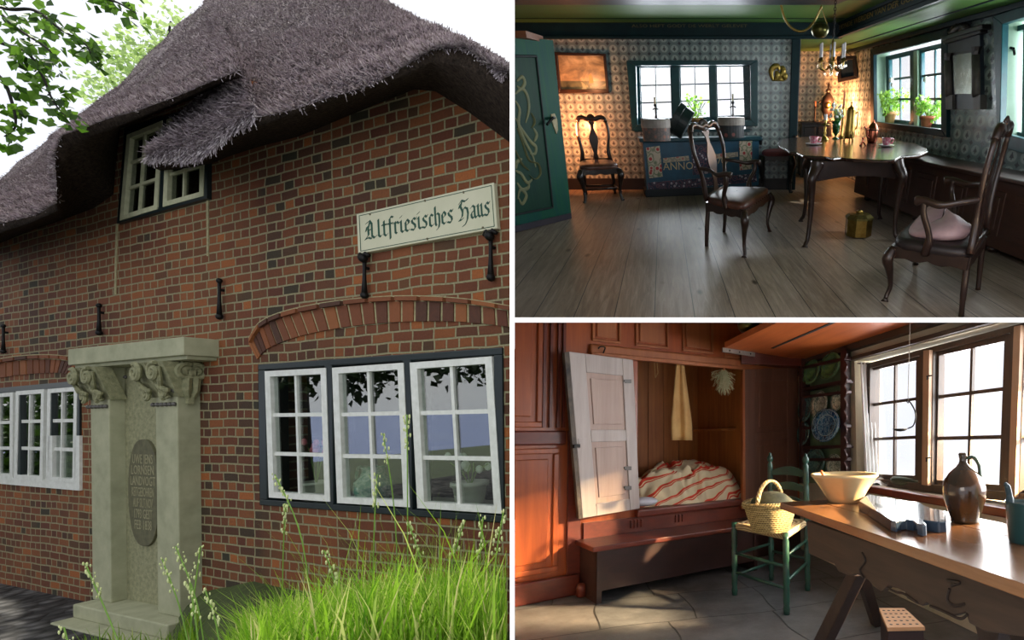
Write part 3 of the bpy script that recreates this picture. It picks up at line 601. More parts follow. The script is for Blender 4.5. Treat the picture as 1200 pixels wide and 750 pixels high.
# leafy branches at the top left, near the viewer
def leaves(pts, n, rad, ls, fr=None):
    P = np.array([tuple(p) for p in pts]); k = rng.integers(0, len(P), n); c0 = P[k]+np.clip(rng.normal(size=(n, 3)), -1.6, 1.6)*rad
    d = rng.normal(size=(n, 3)); d[:, 2] -= .7; d /= np.linalg.norm(d, axis=1)[:, None]; r = rng.normal(size=(n, 3)); s = np.cross(d, r); s /= np.linalg.norm(s, axis=1)[:, None]; up = np.cross(d, s)
    L = ls*(.6+.7*rng.random(n))[:, None]; w_ = L*.42
    V = np.stack([c0, c0+d*L*.45+s*w_+up*L*.12, c0+d*L, c0+d*L*.45-s*w_+up*L*.12, c0+d*L*.5-up*L*.03], 1).reshape(-1, 3); b = np.arange(n)[:, None, None]*5
    return V, (b+np.array([[0, 1, 4, 4], [0, 1, 2, 4], [0, 4, 2, 3]])[None][:, 1:]).reshape(-1, 4)
def leafmat(name, cols, tr=.5):
    t = NT(name); gi = t.n('NewGeometry'); cc = t.ramp(gi.outputs['Random Per Island'], [(i/(len(cols)-1), c) for i, c in enumerate(cols)])
    tl = t.n('BsdfTranslucent'); mx = t.n('MixShader'); mx.inputs[0].default_value = tr; t.set(Base_Color=cc, Roughness=.45); t.l(cc, tl.inputs[0]); t.l(t.b.outputs[0], mx.inputs[1]); t.l(tl.outputs[0], mx.inputs[2]); t.l(mx.outputs[0], t.out.inputs[0]); return t.m
leafm = leafmat('fresh_leaf', [S(44, 74, 22), S(84, 128, 36), S(120, 164, 56), S(60, 98, 28)])
bark = mat('dark_bark', S(42, 38, 32), S(26, 24, 20), rough=.9, scale=14, bump=.6)
def wp_(x, y, Y): return Vector(((x-PX)/F*Y, Y, -(y-PY)/F*Y))
for i, (L, n, lab) in enumerate((([(-60, -30), (0, 8), (40, 12), (72, 35), (98, 50), (106, 62)], 110, 'leafy green branch reaching furthest down at the top left, with a forked end'), ([(-50, 30), (0, 50), (32, 62), (50, 90), (62, 118), (78, 138)], 130, 'leafy green branch hanging lowest at the left edge'),
                                 ([(-40, 60), (0, 90), (14, 120), (18, 148), (5, 160)], 60, 'leafy green branch at the far left edge, hanging straight'), ([(60, -50), (112, -8), (140, 4), (160, 16)], 45, 'small leafy twig dipping in from the top edge'), ([(-50, -40), (10, 25), (60, 62), (40, 84)], 80, 'short leafy green branch nearest the top left corner'))):
    Y = 3.1+.15*i; P = catmull([wp_(x, y, Y) for x, y in L], 8); th = T(WORLD, 'tree_branch', lab, 'branch', P[0], 'leafy branches overhead')
    th.p('bough', G().tube(P, [lerp(.012, .003, k/(len(P)-1)) for k in range(len(P))], 6), bark, smooth=True)
    V, Fc = leaves(P[int(len(P)*.25):], n, .045, .06); th.p('leaves', G().np(V, Fc), leafm)
# tree beyond the roof
Y = 16; P = [wp_(x, y, Y) for x, y in ((205, 20), (190, 45), (180, 70), (165, 60), (150, 62), (135, 75), (130, 95), (118, 105), (200, 50), (170, 85), (150, 95))]
th = T(WORLD, 'background_tree', 'pale green airy tree beyond the thatched ridge', 'tree', wp_(210, 420, Y)); th.p('trunk', G().tube([wp_(210, 420, Y), wp_(205, 250, Y), wp_(190, 90, Y), wp_(200, 25, Y)], [.25, .2, .08, .02], 8), bark)
V, Fc = leaves(P, 900, .34, .17); th.p('crown', G().np(V, Fc), leafmat('pale_leaf', [S(170, 200, 120), S(200, 220, 150), S(150, 180, 100)], .6))
# old tree on the green, its trunk seen only in the window panes
pw = A.on(PA, 338, 500, 0); d_ = A.ray(338, 500); d_.y *= -1; d_ = d_.normalized(); tp = pw+d_*9.5; tp.z = -.1
th = T(A, 'garden_tree', 'old dark tree whose trunk and leaves are mirrored in the window', 'tree', tp)
g = G().tube([tp, tp+Vector((0, 0, 2)), tp+Vector((.1, 0, 4)), tp+Vector((-.1, .2, 6))], [.42, .34, .32, .2], 10)
for k in range(5): a_ = k*1.3; g.tube([tp+Vector((0, 0, 3.2+.4*k)), tp+Vector((math.cos(a_)*1.5, math.sin(a_)*1.5, 4.4+.3*k)), tp+Vector((math.cos(a_)*3, math.sin(a_)*3, 4.2+.3*k))], [.14, .09, .04], 6)
th.p('trunk', g, bark, smooth=True)
P = [tp+Vector((random.gauss(0, 2.6), random.gauss(0, 2.6), random.uniform(3.6, 6.5))) for _ in range(160)]
for k in range(70):
    px_ = random.uniform(325, 585); q_ = A.on(PA, px_, 450, 0); d_ = A.ray(px_, 450); d_.y *= -1; d_.z = 0; P.append(q_+d_.normalized()*random.uniform(7.5, 9.5)+Vector((0, 0, random.uniform(.55, 1.1) if px_ < 440 else random.uniform(.85, 1.3))))
V, Fc = leaves(P, 6200, .3, .17)
Wv = (V-np.array([0, 0, A.h])) @ np.array(A.R).T; pxv = PX+F*Wv[:, 0]/np.maximum(Wv[:, 1], 1e-3); bad = ((Wv[:, 1] > .05) & (pxv > -25))[Fc].any(axis=1); Fc = Fc[~bad]
th.p('crown', G().np(V, Fc), leafmat('shade_leaf', [S(28, 44, 16), S(46, 70, 24), S(36, 56, 20)], .3))
for i, (px_, dist, hh) in enumerate(((30, 4.5, 1.6), (60, 6, 2.2), (80, 9, 2.4), (10, 5, 2.0))):
    pw = A.on(PA, px_, 520, 0); d_ = A.ray(px_, 520); d_.y *= -1; d_ = d_.normalized(); tp = pw+d_*dist; tp.z = 0
    P = [tp+Vector((random.gauss(0, .6), random.gauss(0, .5), random.uniform(.1, hh))) for _ in range(60)]
    th = T(A, 'garden_bush', 'dark leafy garden bush mirrored in the left window panes', 'bush', tp, 'bushes across the garden'); V, Fc = leaves(P, 1500, .25, .12); th.p('foliage', G().np(V, Fc), MC.setdefault('bl', leafmat('bush_leaf', [S(40, 64, 20), S(80, 120, 34), S(60, 90, 26)], .3))); th.p('stem', G().tube([tp, tp+Vector((0, 0, hh*.8))], .04, 6), bark)
# things on the sill inside the wide window
sz = holes[0][2]+.03
def sillpt(px_, n=-.13): p = A.on(PA, px_, 585, n); return Vector((p.x, YA-n, sz))
potm = mat('white_glaze', S(222, 222, 206), S(200, 200, 184), rough=.3, coat=.3); leafp = leafmat('pot_leaf', [S(50, 84, 40), S(90, 130, 60)], .2)
def flowerpot(x, r, h, lab, fl, fc, spread, zf, nf=9):
    b_ = sillpt(x); th = T(A, 'flower_pot', lab, 'flower pot', b_, 'white pots inside the wide window')
    th.p('pot', G().lathe([(r*.7, 0), (r*.8, h*.3), (r*.95, h*.85), (r*1.08, h*.86), (r*1.08, h), (r*.9, h), (r*.85, h*.9), (0, h*.88)], b_, 20), potm, smooth=True)
    g = G(); f_ = G()
    for k in range(4): a_ = k*1.7; g.tube([b_+Vector((0, 0, h*.8)), b_+Vector((math.cos(a_)*spread*.4, math.sin(a_)*.04, h+zf*.6)), b_+Vector((math.cos(a_)*spread, math.sin(a_)*.05, h+zf))], .004, 5)
    for k in range(nf): c0 = b_+Vector((random.uniform(-1, 1)*spread*1.1, random.uniform(-.05, .05), h+zf+random.uniform(-.05, .05))); f_.ball(c0, .028, 7, 5, (1, .6, 1))
    st = th.p('stems', g, stalkm); th.p('blossoms', f_, fc, smooth=True)
flowerpot(371, .1, .15, 'white flower pot with pink blossom behind the left casement', 1, mat('pink_petal', S(214, 90, 110), S(236, 130, 140)), .07, .26, 12)
flowerpot(551, .11, .2, 'white flower pot with white orchid behind the right casement', 1, mat('white_petal', S(236, 236, 230), S(214, 220, 210)), .16, .12, 9)
b_ = sillpt(438); th = T(A, 'glazed_jug', 'green and white glazed jug behind the middle casement', 'jug', b_); jm = mat('green_glaze', S(40, 120, 96), S(170, 190, 170), rough=.2, coat=.5, scale=22, lo=.45, hi=.6)
th.p('body', G().lathe([(.07, 0), (.1, .04), (.125, .1), (.12, .17), (.08, .22), (.07, .26), (.085, .28), (.07, .27), (.055, .22)], b_, 22), jm, smooth=True)
th.p('handle', G().tube(catmull([b_+Vector((-.07, 0, .25)), b_+Vector((-.15, 0, .27)), b_+Vector((-.18, 0, .2)), b_+Vector((-.15, 0, .12)), b_+Vector((-.115, 0, .1))], 5), .012, 8), jm, smooth=True)
# ================================================================ PLACE B: dining room with tiled walls
YB = B.floor(776, 222).y; Z1 = B.zat(B.floor(776, 222), 45); Z2 = B.zat(B.floor(776, 222), 27)
PB = (Vector((0, YB, 0)), Vector((1, 0, 0)), Vector((0, 0, 1)), Vector((0, -1, 0)))
ra = B.floor(1003, 57, Z1); rb = B.floor(1190, 5, Z1); kx = (rb.x-ra.x)/(rb.y-ra.y)
def rwx(y): return ra.x+kx*(y-ra.y)
def vplane(a, b):
    U = Vector((b[0]-a[0], b[1]-a[1], 0)).normalized(); V = Vector((0, 0, 1)); return (Vector((a[0], a[1], 0)), U, V, U.cross(V))
PR = vplane((rwx(12), 12), (rwx(4), 4))
YN = B.floor(776, 373.5).y; CB = pixplane_x(603.2); CBn = (CB[0], -CB[1]); YAL = 11.55
# light through the windows, warm lamps and an added front fill
area('daylight_back', B.M, (B.dep(812, 108, YB).x, YB+.62, 1.36), (0, -1, -.25), 1.7, .85, 90, (.86, .93, 1))
area('daylight_side', B.M, Vector((rwx(8.6)+.62, 8.6, 1.5)), (-1, -.1, -.35), 2.5, 1.05, 165, (.9, .96, 1))
area('daylight_side', B.M, Vector((rwx(5.6)+.62, 5.6, 1.5)), (-1, .1, -.35), 1.6, 1.05, 120, (.9, .96, 1))
def point(name, M, loc, power, col, r=.05):
    l = bpy.data.lights.new(name, 'POINT'); l.energy = power; l.color = col; l.shadow_soft_size = r; o = bpy.data.objects.new(name, l); COL.objects.link(o); o.matrix_world = M @ Matrix.Translation(loc); return o
area('warm_lamp', B.M, B.dep(682, 96, YB-.42), (0, 1, -.25), .12, .12, 4, (1, .45, .2)); area('warm_lamp', B.M, B.dep(668, 150, YB-.6), (-.15, 1, -.1), .2, .2, 30, (1, .30, .10))
area('warm_lamp', B.M, Vector((1.52, 10.75, 1.2)), (.25, 1, .05), .2, .2, 60, (1, .32, .1)); area('warm_lamp', B.M, Vector((1.5, 10.6, 1.0)), (1, .3, .1), .2, .2, 34, (1, .4, .16))
area('fill_front', B.M, (0.2, .6, 2.0), (0, 1, -.45), 2.4, 1.0, 30, (.92, .95, 1))  # added fill from the open camera side to lift the floor; no window there
# materials
def tile_mat(name, su, sv, along):
    t = NT(name); c = t.n('TexCoord'); sp = t.n('SeparateXYZ'); t.l(c.outputs['Object'], sp.inputs[0]); u = t.math('DIVIDE', sp.outputs[along], su); v = t.math('DIVIDE', sp.outputs[2], sv)
    fu = t.math('SUBTRACT', t.math('FRACT', u), .5); fv = t.math('SUBTRACT', t.math('FRACT', v), .5); r = t.math('SQRT', t.math('ADD', t.math('MULTIPLY', fu, fu), t.math('MULTIPLY', fv, fv)))
    nz = t.noise(c.outputs['Object'], 38, 3); rr = t.math('ADD', r, t.math('MULTIPLY', t.math('SUBTRACT', nz, .5), .10))
    ring = t.ramp(rr, [(0, (1, 1, 1, 1)), (.10, (1, 1, 1, 1)), (.14, (0, 0, 0, 1)), (.345, (0, 0, 0, 1)), (.36, (.35, .35, .35, 1)), (.395, (.35, .35, .35, 1)), (.41, (0, 0, 0, 1)), (.56, (0, 0, 0, 1)), (.61, (1, 1, 1, 1))])
    au = t.math('ABSOLUTE', fu); stem = t.math('MULTIPLY', t.math('LESS_THAN', au, .045), t.math('LESS_THAN', t.math('ABSOLUTE', fv), .24)); leaf = t.math('MULTIPLY', t.math('LESS_THAN', t.math('ABSOLUTE', t.math('ADD', fv, .07)), .055), t.math('LESS_THAN', au, .15))
    m = t.math('MAXIMUM', t.math('MAXIMUM', ring, stem), leaf)
    back = t.ramp(rr, [(.36, S(158, 172, 170)), (.42, S(112, 128, 130))]); col = t.mix(t.math('MULTIPLY', m, .8), back, S(54, 46, 58))
    ge = t.math('MAXIMUM', t.math('ABSOLUTE', fu), t.math('ABSOLUTE', fv)); gr_ = t.math('GREATER_THAN', ge, .49); col = t.mix(t.math('MULTIPLY', gr_, .3), col, S(90, 90, 90))
    t.set(Base_Color=col, Roughness=.22, Specular_IOR_Level=.5); t.bump(t.math('ADD', t.math('MULTIPLY', gr_, -1), t.math('MULTIPLY', nz, .4)), .25, .006); return t.m
TB = tile_mat('faience_tiles_back', .15, .125, 0); TR = tile_mat('faience_tiles_side', .235, .143, 1)
t = NT('pine_floor'); c = t.n('TexCoord'); sp = t.n('SeparateXYZ'); t.l(c.outputs['Object'], sp.inputs[0]); u = t.math('SUBTRACT', sp.outputs[0], t.math('MULTIPLY', sp.outputs[1], kx))
fl0 = B.floor(767, 370); fl1 = B.floor(814, 370); pw_ = fl1.x-fl0.x; ph = (fl0.x-kx*fl0.y)/pw_
us = t.math('SUBTRACT', t.math('DIVIDE', u, pw_), ph); ff = t.math('FRACT', us); idn = t.math('FLOOR', us); seam = t.math('GREATER_THAN', t.math('ABSOLUTE', t.math('SUBTRACT', ff, .5)), .488)
cb = t.n('CombineXYZ'); t.l(t.math('MULTIPLY', u, 9), cb.inputs[0]); t.l(t.math('MULTIPLY', sp.outputs[1], .55), cb.inputs[1]); t.l(t.math('MULTIPLY', idn, 3.7), cb.inputs[2])
gn = t.noise(cb.outputs[0], 3, 7, .7, .8); wn_ = t.n('TexWhiteNoise', noise_dimensions='1D'); t.l(idn, wn_.inputs['W'])
kn = t.n('TexVoronoi'); kn.inputs['Scale'].default_value = 1; cb2 = t.n('CombineXYZ'); t.l(t.math('MULTIPLY', u, 4.2), cb2.inputs[0]); t.l(t.math('MULTIPLY', sp.outputs[1], 1.5), cb2.inputs[1]); t.l(cb2.outputs[0], kn.inputs['Vector'])
col = t.ramp(gn, [(.3, S(84, 70, 58)), (.5, S(140, 124, 106)), (.68, S(178, 162, 144))]); col = t.mix(.35, col, t.ramp(wn_.outputs['Value'], [(0, S(104, 90, 80)), (1, S(168, 152, 140))]))
col = t.mix(t.ramp(kn.outputs['Distance'], [(.05, (.9, .9, .9, 1)), (.13, (0, 0, 0, 1))]), col, S(52, 38, 30)); big = t.noise(c.outputs['Object'], .8, 4); col = t.mix(t.ramp(big, [(.45, (0, 0, 0, 1)), (.7, (.4, .4, .4, 1))]), col, S(92, 80, 66))
col = t.mix(seam, col, S(20, 16, 14)); t.set(Base_Color=col, Roughness=.42, Specular_IOR_Level=.4); t.bump(t.math('SUBTRACT', t.math('MULTIPLY', gn, .3), seam), .5, .006); PINE = t.m
teal = mat('teal_paint', S(22, 78, 84), S(14, 58, 68), rough=.38, scale=9, bump=.08); tdark = mat('dark_teal_paint', S(16, 46, 52), S(10, 34, 42), rough=.5, scale=7, bump=.08, spec=.25); green = wood('green_ceiling_paint', S(92, 132, 66), S(74, 112, 54), rough=.55, axis=0, scale=2, spec=.2)
greenl = mat('pale_green_reveal', S(150, 178, 160), S(132, 160, 140), rough=.5, scale=5); gold = mat('gilding', S(176, 150, 74), S(140, 116, 50), rough=.35, metal=.6, scale=40)
walnut = wood('dark_walnut', S(56, 35, 27), S(28, 17, 14), rough=.34, axis=2, scale=4, coat=.12); dbrown = wood('brown_panelling', S(78, 48, 38), S(48, 30, 26), rough=.45, axis=1, scale=4)
brass = mat('brass', S(188, 160, 88), S(140, 112, 56), rough=.28, metal=1, scale=18); copper = mat('copper', S(190, 110, 84), S(150, 78, 56), rough=.25, metal=1, scale=12)
# shell
def stB(n, g, m, cut=True, **k):
    o = struct(B, n, g, m, **k)
    if cut: clip(o, *CBn)
    return o
o = stB('floor_planks', G().b2(-8, rwx(YN)+.1, YN, YAL+.3, -.05, 0), PINE); clip(o, (0, 0, 0), -pixplane_y(374)[1])
HB = [uvz(PB, B.on(PB, *p)) for p in ((744, 152), (879, 76))]; hb = (HB[0][0], HB[1][0], HB[0][1], HB[1][1])
xe = B.dep(927, 120, YB).x
stB('wall_back', holed(G(), B, PB, -6, xe, 0, Z1+.02, [hb], -.3, 0), TB)
stB('baseboard_back', G().b2(-6, xe, YB-.02, YB, 0, .17), mat('dark_base', S(34, 30, 32), S(24, 22, 24), rough=.5))
stB('trim_corner_post', G().b2(xe-.02, B.dep(935.5, 120, YB).x, YB-.06, YB+.12, 0, Z1), tdark, bevel=.01)
stB('wall_alcove_back', G().b2(xe-.6, rwx(YAL)+.05, YAL, YAL+.2, 0, Z1), TB)
stB('wall_alcove_left', G().b2(xe-.7, xe-.55, YB+.1, YAL, 0, Z1), TB)
hr = []
for q in ([(1022, 62), (1105, 41), (1104, 154), (1022, 145)], [(1171, 27), (1240, 4), (1240, 178), (1173, 161)]):
    pts = [uvz(PR, B.on(PR, *p)) for p in q]; hr.append((pts[0][0], pts[1][0], max(pts[2][1], pts[3][1])-.005, min(pts[0][1], pts[1][1])))
u0 = uvz(PR, Vector((rwx(YAL+.2), YAL+.2, 0)))[0]; u1 = uvz(PR, Vector((rwx(2.5), 2.5, 0)))[0]
QH = [[B.on(PR, *p) for p in q] for q in ([(1022, 61), (1106, 39.5), (1105.5, 156), (1022.5, 145)], [(1170, 24), (1243, 1), (1243, 184), (1170.5, 163.5)])]
um = uvz(PR, B.on(PR, 1137, 100))[0]; g = G(); O_, U_r, V_r, N_r = PR
for (a, b), q in zip(((u0, um), (um, u1)), QH):
    outq = [O_+U_r*x+V_r*z for x, z in ((a, Z1+.02), (b, Z1+.02), (b, 0), (a, 0))]
    for i in range(4): g.prism([outq[i], outq[(i+1) % 4], q[(i+1) % 4], q[i]], N_r*-.3)
stB('wall_right', g, TR)
XB0 = B.floor(974, 48, Z1); XB1 = B.floor(1107, 0, Z1)
def bmx(y): return lerp(XB0.x, XB1.x, (y-XB0.y)/(XB1.y-XB0.y))
# ceilings: high one, and the lower soffit along the window side
stB('ceiling', G().prism([(-8, 2.5, Z2), (bmx(2.5)+.1, 2.5, Z2), (bmx(YB)+.1, YB+.1, Z2), (-8, YB+.1, Z2)], (0, 0, .05)), green)
stB('ceiling_soffit', G().prism([(bmx(2.5), 2.5, Z1), (rwx(2.5)+.2, 2.5, Z1), (rwx(YAL)+.2, YAL+.2, Z1), (xe-.7, YAL+.2, Z1), (xe-.7, YB-.02, Z1), (bmx(YB-.1), YB-.02, Z1)], (0, 0, .06)), green)
stB('trim_cornice_back', G().b2(-6, bmx(YB)+.05, YB-.07, YB+.02, Z1-.005, Z2), tdark); stB('trim_cornice_bead', G().b2(-6, bmx(YB), YB-.1, YB-.05, Z1-.015, Z1+.025), tdark, bevel=.008)
g = G(); zb_ = Z2+.02
for dz0, dz1, dx in ((0, zb_-Z1, 0), (0, .035, -.045), (.05, .065, -.02), (zb_-Z1-.05, zb_-Z1, -.04), (zb_-Z1-.075, zb_-Z1-.065, -.015)):
    g.prism([(bmx(2.5)+dx, 2.5, Z1+dz0), (bmx(2.5)+.05, 2.5, Z1+dz0), (bmx(YB)+.05, YB, Z1+dz0), (bmx(YB)+dx, YB, Z1+dz0)], (0, 0, dz1-dz0))
stB('trim_cornice_side', g, tdark)
p6 = B.floor(784, 6, Z2-.10); g = G().prism([(-8, p6.y-.45, Z2-.10), (B.dep(993, 6, p6.y).x, p6.y-.45, Z2-.10), (B.dep(993, 6, p6.y).x-.12, p6.y, Z2-.10), (-8, p6.y, Z2-.10)], (0, 0, .11)); stB('ceiling_beam', g, tdark, bevel=.01)
stB('trim_ceiling_seam_back', G().b2(-6, bmx(YB), YB-.5, YB-.47, Z2-.006, Z2+.01), tdark)
g = G(); 
for o_ in (.42,): g.prism([(bmx(2.5)+o_, 2.5, Z1-.008), (bmx(2.5)+o_+.02, 2.5, Z1-.008), (bmx(YAL)+o_+.02, YAL, Z1-.008), (bmx(YAL)+o_, YAL, Z1-.008)], (0, 0, .02))
stB('trim_soffit_seam', g, tdark)
g = G().prism([(rwx(2.5)-.07, 2.5, Z1-.05), (rwx(2.5)+.01, 2.5, Z1-.05), (rwx(YAL)+.01, YAL, Z1-.05), (rwx(YAL)-.07, YAL, Z1-.05)], (0, 0, .05)); stB('trim_wall_head', g, tdark, bevel=.008)
# gilt inscriptions (old lettering, too worn to read in full)
gt = text_mesh('UDNDE WERDEN VAN DER GODTHEIT', .085, face_mtx(Vector((lerp(XB0.x, XB1.x, .12)-.02, lerp(XB0.y, XB1.y, .12), Z1+.115)), Vector((XB1.x-XB0.x, XB1.y-XB0.y, 0)).normalized(), Vector((0, 0, 1)), Vector((-1, 0, 0))), 't', None, align='LEFT', sx=2.1)
stB('trim_gilt_lettering_side', gt, gold)
gt = text_mesh('ALSO HEFT GODT DE WERLT GELEVET', .05, face_mtx(Vector((B.dep(808, 30, YB-.08).x, YB-.075, B.dep(808, 30, YB-.08).z-.005)), PB[1], PB[2], PB[3]), 't', None, sx=1.9); stB('trim_gilt_lettering_back', gt, mat('dull_gilding', S(110, 104, 60), S(80, 76, 46), rough=.5))
# back window
def window_frame(th, fr, P, out, inn, n0, n1, m, name='frame'):
    g = G()
    for i in range(4):
        j = (i+1) % 4; g.pp(fr, P, [out[i], out[j], inn[j], inn[i]], n0, n1)
    return th.p(name, g, m, bevel=.006)
gB = glass_mat('clear_pane', .02, (1, 1, 1, 1))
w = ST(B, 'window_4', (0, YB, 0))
window_frame(w, B, PB, [(734, 71), (888, 70.5), (888, 147.5), (740, 153.5)], [(745, 77), (879, 76), (880, 141), (747, 146)], -.02, .05, teal)
P2 = (PB[0]+Vector((0, .16, 0)), PB[1], PB[2], PB[3])
g = G()
for q in ([(786, 76), (796, 76), (797.5, 142), (788.5, 142)], [(831.5, 76), (838.5, 76), (840, 142), (833, 142)], [(743, 74), (749.5, 74), (751, 143), (746, 146)], [(871.5, 74), (882, 74), (882, 143), (873, 143)], [(743, 73), (883, 72), (883, 78), (743, 79)], [(743, 139), (883, 136), (883, 146), (743, 150)]): g.pp(B, P2, q, -.03, .06)
w.p('mullion_frame', g, teal)
for q in ([(748.5, 77), (787.5, 77), (789.5, 142), (750.5, 144)], [(795.5, 77), (832.5, 76.5), (834, 139), (797, 141)], [(838, 76.5), (872.5, 76), (874.5, 137), (839.5, 138.5)]): sash(w, B, P2, q, .06, .04, 2, 3, -.01, .015, teal, gB, bar=.028)
g = G().b2(hb[0], hb[1], YB-.03, YB+.2, hb[2]-.03, hb[2]+.01); w.p('sill', g, teal)
# side windows
w = ST(B, 'window_5', (rwx(8), 8, 0)); P3 = (PR[0]-PR[3]*.24, *PR[1:])
window_frame(w, B, PR, [(1019.5, 58), (1110, 33), (1109, 161), (1020, 147.5)], [(1023.5, 64.5), (1102.5, 46), (1102.5, 151.5), (1024, 142.5)], -.01, .05, tdark)
def reveal(w, h, d=.26, m=greenl):
    N = PR[3]; g = G(); q = QH[0] if h is hr[0] else QH[1]; cq_ = sum(q, Vector())/4
    for i in range(4):
        a, b = q[i], q[(i+1) % 4]; g.prism([a-N*.003, b-N*.003, b+(cq_-b)*.015-N*.003, a+(cq_-a)*.015-N*.003], N*-d)
    w.p('reveal', g, m)
reveal(w, hr[0]); reveal_w6 = hr[1]
g = G()
for q in ([(1038, 66.5), (1041.5, 66), (1042, 143.5), (1039, 143)], [(1067, 60.5), (1071, 59.5), (1071.5, 147), (1067.5, 146)], [(1074.5, 58.5), (1079, 57.5), (1079.5, 148), (1075, 147.5)], [(1038, 66), (1110, 49), (1110, 53), (1038, 69.5)], [(1038, 140), (1110, 147), (1110, 152), (1038, 144)]): g.pp(B, P3, q, -.03, .03)
w.p('mullion_frame', g, teal); w.p('mullion_post', G().pp(B, P3, [(1070.5, 60), (1075, 59), (1075.5, 147.5), (1071, 147)], -.03, .06), greenl)
for q in ([(1041, 68.5), (1067.5, 62), (1068, 144.5), (1042, 141.5)], [(1078.5, 60), (1112, 52), (1112, 149), (1079, 146)]): sash(w, B, P3, q, .05, .03, 2, 3, -.01, .02, teal, gB, bar=.04)
w = ST(B, 'window_6', (rwx(6), 6, 0))
window_frame(w, B, PR, [(1163.5, 19), (1246, -8), (1246, 194), (1168.5, 171)], [(1174.5, 28), (1240, 8), (1240, 174), (1171.5, 155)], -.01, .06, teal); reveal(w, hr[1])
w.p('bracket_hook', G().tube([B.on(PR, 1188, 58, -.18), B.on(PR, 1188, 57, -.05), B.on(PR, 1184, 56, -.05)], .012, 6).tube([B.on(PR, 1188, 58, -.1), B.on(PR, 1189, 64, -.1)], .012, 6), iron)
g = G()
for q in ([(1199, 30), (1208, 27), (1206, 166), (1197, 163)], [(1180, 34), (1246, 14), (1246, 22), (1180, 40)], [(1180, 152), (1246, 166), (1246, 176), (1180, 160)]): g.pp(B, P3, q, -.03, .04)
w.p('mullion_frame', g, teal)
sash(w, B, P3, [(1207, 34), (1248, 22), (1246, 172), (1205, 160)], .07, .04, 2, 3, -.01, .02, teal, gB, bar=.04)
# panelled bench along the window wall
BF = [B.floor(1060, 255), B.floor(1195, 312)]; kb = (BF[1].x-BF[0].x)/(BF[1].y-BF[0].y)
def bfx(y): return BF[0].x+kb*(y-BF[0].y)
zb_ = .64; th = T(B, 'window_bench', 'long low panelled bench chest of dark brown wood under the side windows', 'bench', (rwx(5.5)-.2, 5.5, 0)); ya, yb_ = 8.6, 3.1
th.p('seat_board', G().prism([(bfx(yb_)-.05, yb_, zb_), (rwx(yb_)-.01, yb_, zb_), (rwx(ya)-.01, ya, zb_), (bfx(ya)-.05, ya, zb_)], (0, 0, .035)), dbrown, bevel=.01)
th.p('carcass', G().prism([(bfx(yb_), yb_, .06), (rwx(yb_)-.02, yb_, .06), (rwx(ya)-.02, ya, .06), (bfx(ya), ya, .06)], (0, 0, zb_-.06)), dbrown)
PBn = vplane((bfx(ya), ya), (bfx(yb_), yb_)); n_ = 9; L_ = (Vector((bfx(yb_), yb_))-Vector((bfx(ya), ya))).length
for i in range(n_):
    a0 = L_*(i+.12)/n_; a1 = L_*(i+.88)/n_; O, U, V, N = PBn; g = G()
    g.prism([O+U*x+V*z+N*.012 for x, z in ((a0, .17), (a1, .17), (a1, .55), (a0, .55))], N*-.02); g2 = G().prism([O+U*x+V*z+N*.022 for x, z in ((a0+.06, .22), (a1-.06, .22), (a1-.06, .5), (a0+.06, .5))], N*-.02); g.add(g2.v, g2.f); th.p('front_panel', g, dbrown, bevel=.006)
for i in range(4): y = lerp(8.2, 3.6, i/3); th.p('bun_foot', G().lathe([(.03, 0), (.06, .02), (.06, .05), (.03, .065)], (bfx(y)+.06, y, 0), 12), walnut, smooth=True)
# wardrobe door standing open at the left
PD = vplane(B.floor(603, 273), B.floor(669, 256)); th = T(B, 'painted_wardrobe', 'tall green painted door with pale scroll ornament, standing open at the far left', 'wardrobe', B.floor(655, 259))
o = th.p('frame_boards', G().pp(B, PD, [(590, 42.5), (648, 47), (669.5, 251), (592, 271)], -.05, 0), wood('green_blue_door', S(34, 98, 66), S(18, 74, 80), rough=.5, axis=2, scale=2, spec=.2)); clip_in = []
o2 = th.p('plinth_board', G().pp(B, PD, [(590, 268), (669.5, 249.5), (670, 256), (590, 276)], -.06, .012), mat('plum_paint', S(54, 50, 64), S(44, 42, 56), rough=.5))
o3 = th.p('panel', G().pp(B, PD, [(590, 66), (628, 66.5), (647.5, 242), (590, 253)], -.02, .004), wood('door_panel_green', S(34, 76, 56), S(22, 56, 52), rough=.5, axis=2, scale=2, spec=.2)); g = G()
for a, b in (((590, 65.5), (628.5, 66)), ((628.5, 66), (648, 243)), ((648, 243), (590, 254.5))): g.tube([B.on(PD, *a, .01), B.on(PD, *b, .01)], .012, 6)
o4 = th.p('panel_moulding', g, mat('dark_moulding', S(16, 34, 36), S(10, 26, 30))); g = G()
for s in ([(606, 95), (612, 90), (615, 97), (611, 104), (606, 101)], [(604, 110), (612, 104), (618, 112), (620, 128), (616, 144)], [(604, 118), (609, 128), (608, 146), (615, 165), (624, 182), (628, 196)], [(604, 138), (612, 152), (622, 166), (628, 172), (627, 180), (621, 180)], [(606, 150), (613, 170), (620, 188), (630, 192), (633, 203), (627, 210), (620, 205)], [(604, 176), (611, 192), (620, 200)], [(604, 200), (611, 204), (618, 214), (624, 210)], [(606, 214), (612, 222), (619, 220), (620, 214)], [(607, 233), (610, 222), (617, 229), (612, 239), (608, 232)], [(612, 186), (606, 190), (605, 198)], [(625, 150), (629, 158), (626, 166)], [(622, 132), (626, 142), (623, 150)]):
    P = catmull([B.on(PD, x, y, .008) for x, y in s], 5); m_ = len(P); g.tube(P, [.006+.014*math.sin(math.pi*min(1, k/(m_-1)))**.7 for k in range(m_)], 6, flat=.3)
o5 = th.p('scroll_ornament', g, mat('pale_gold_paint', S(132, 132, 88), S(100, 108, 78), rough=.6))
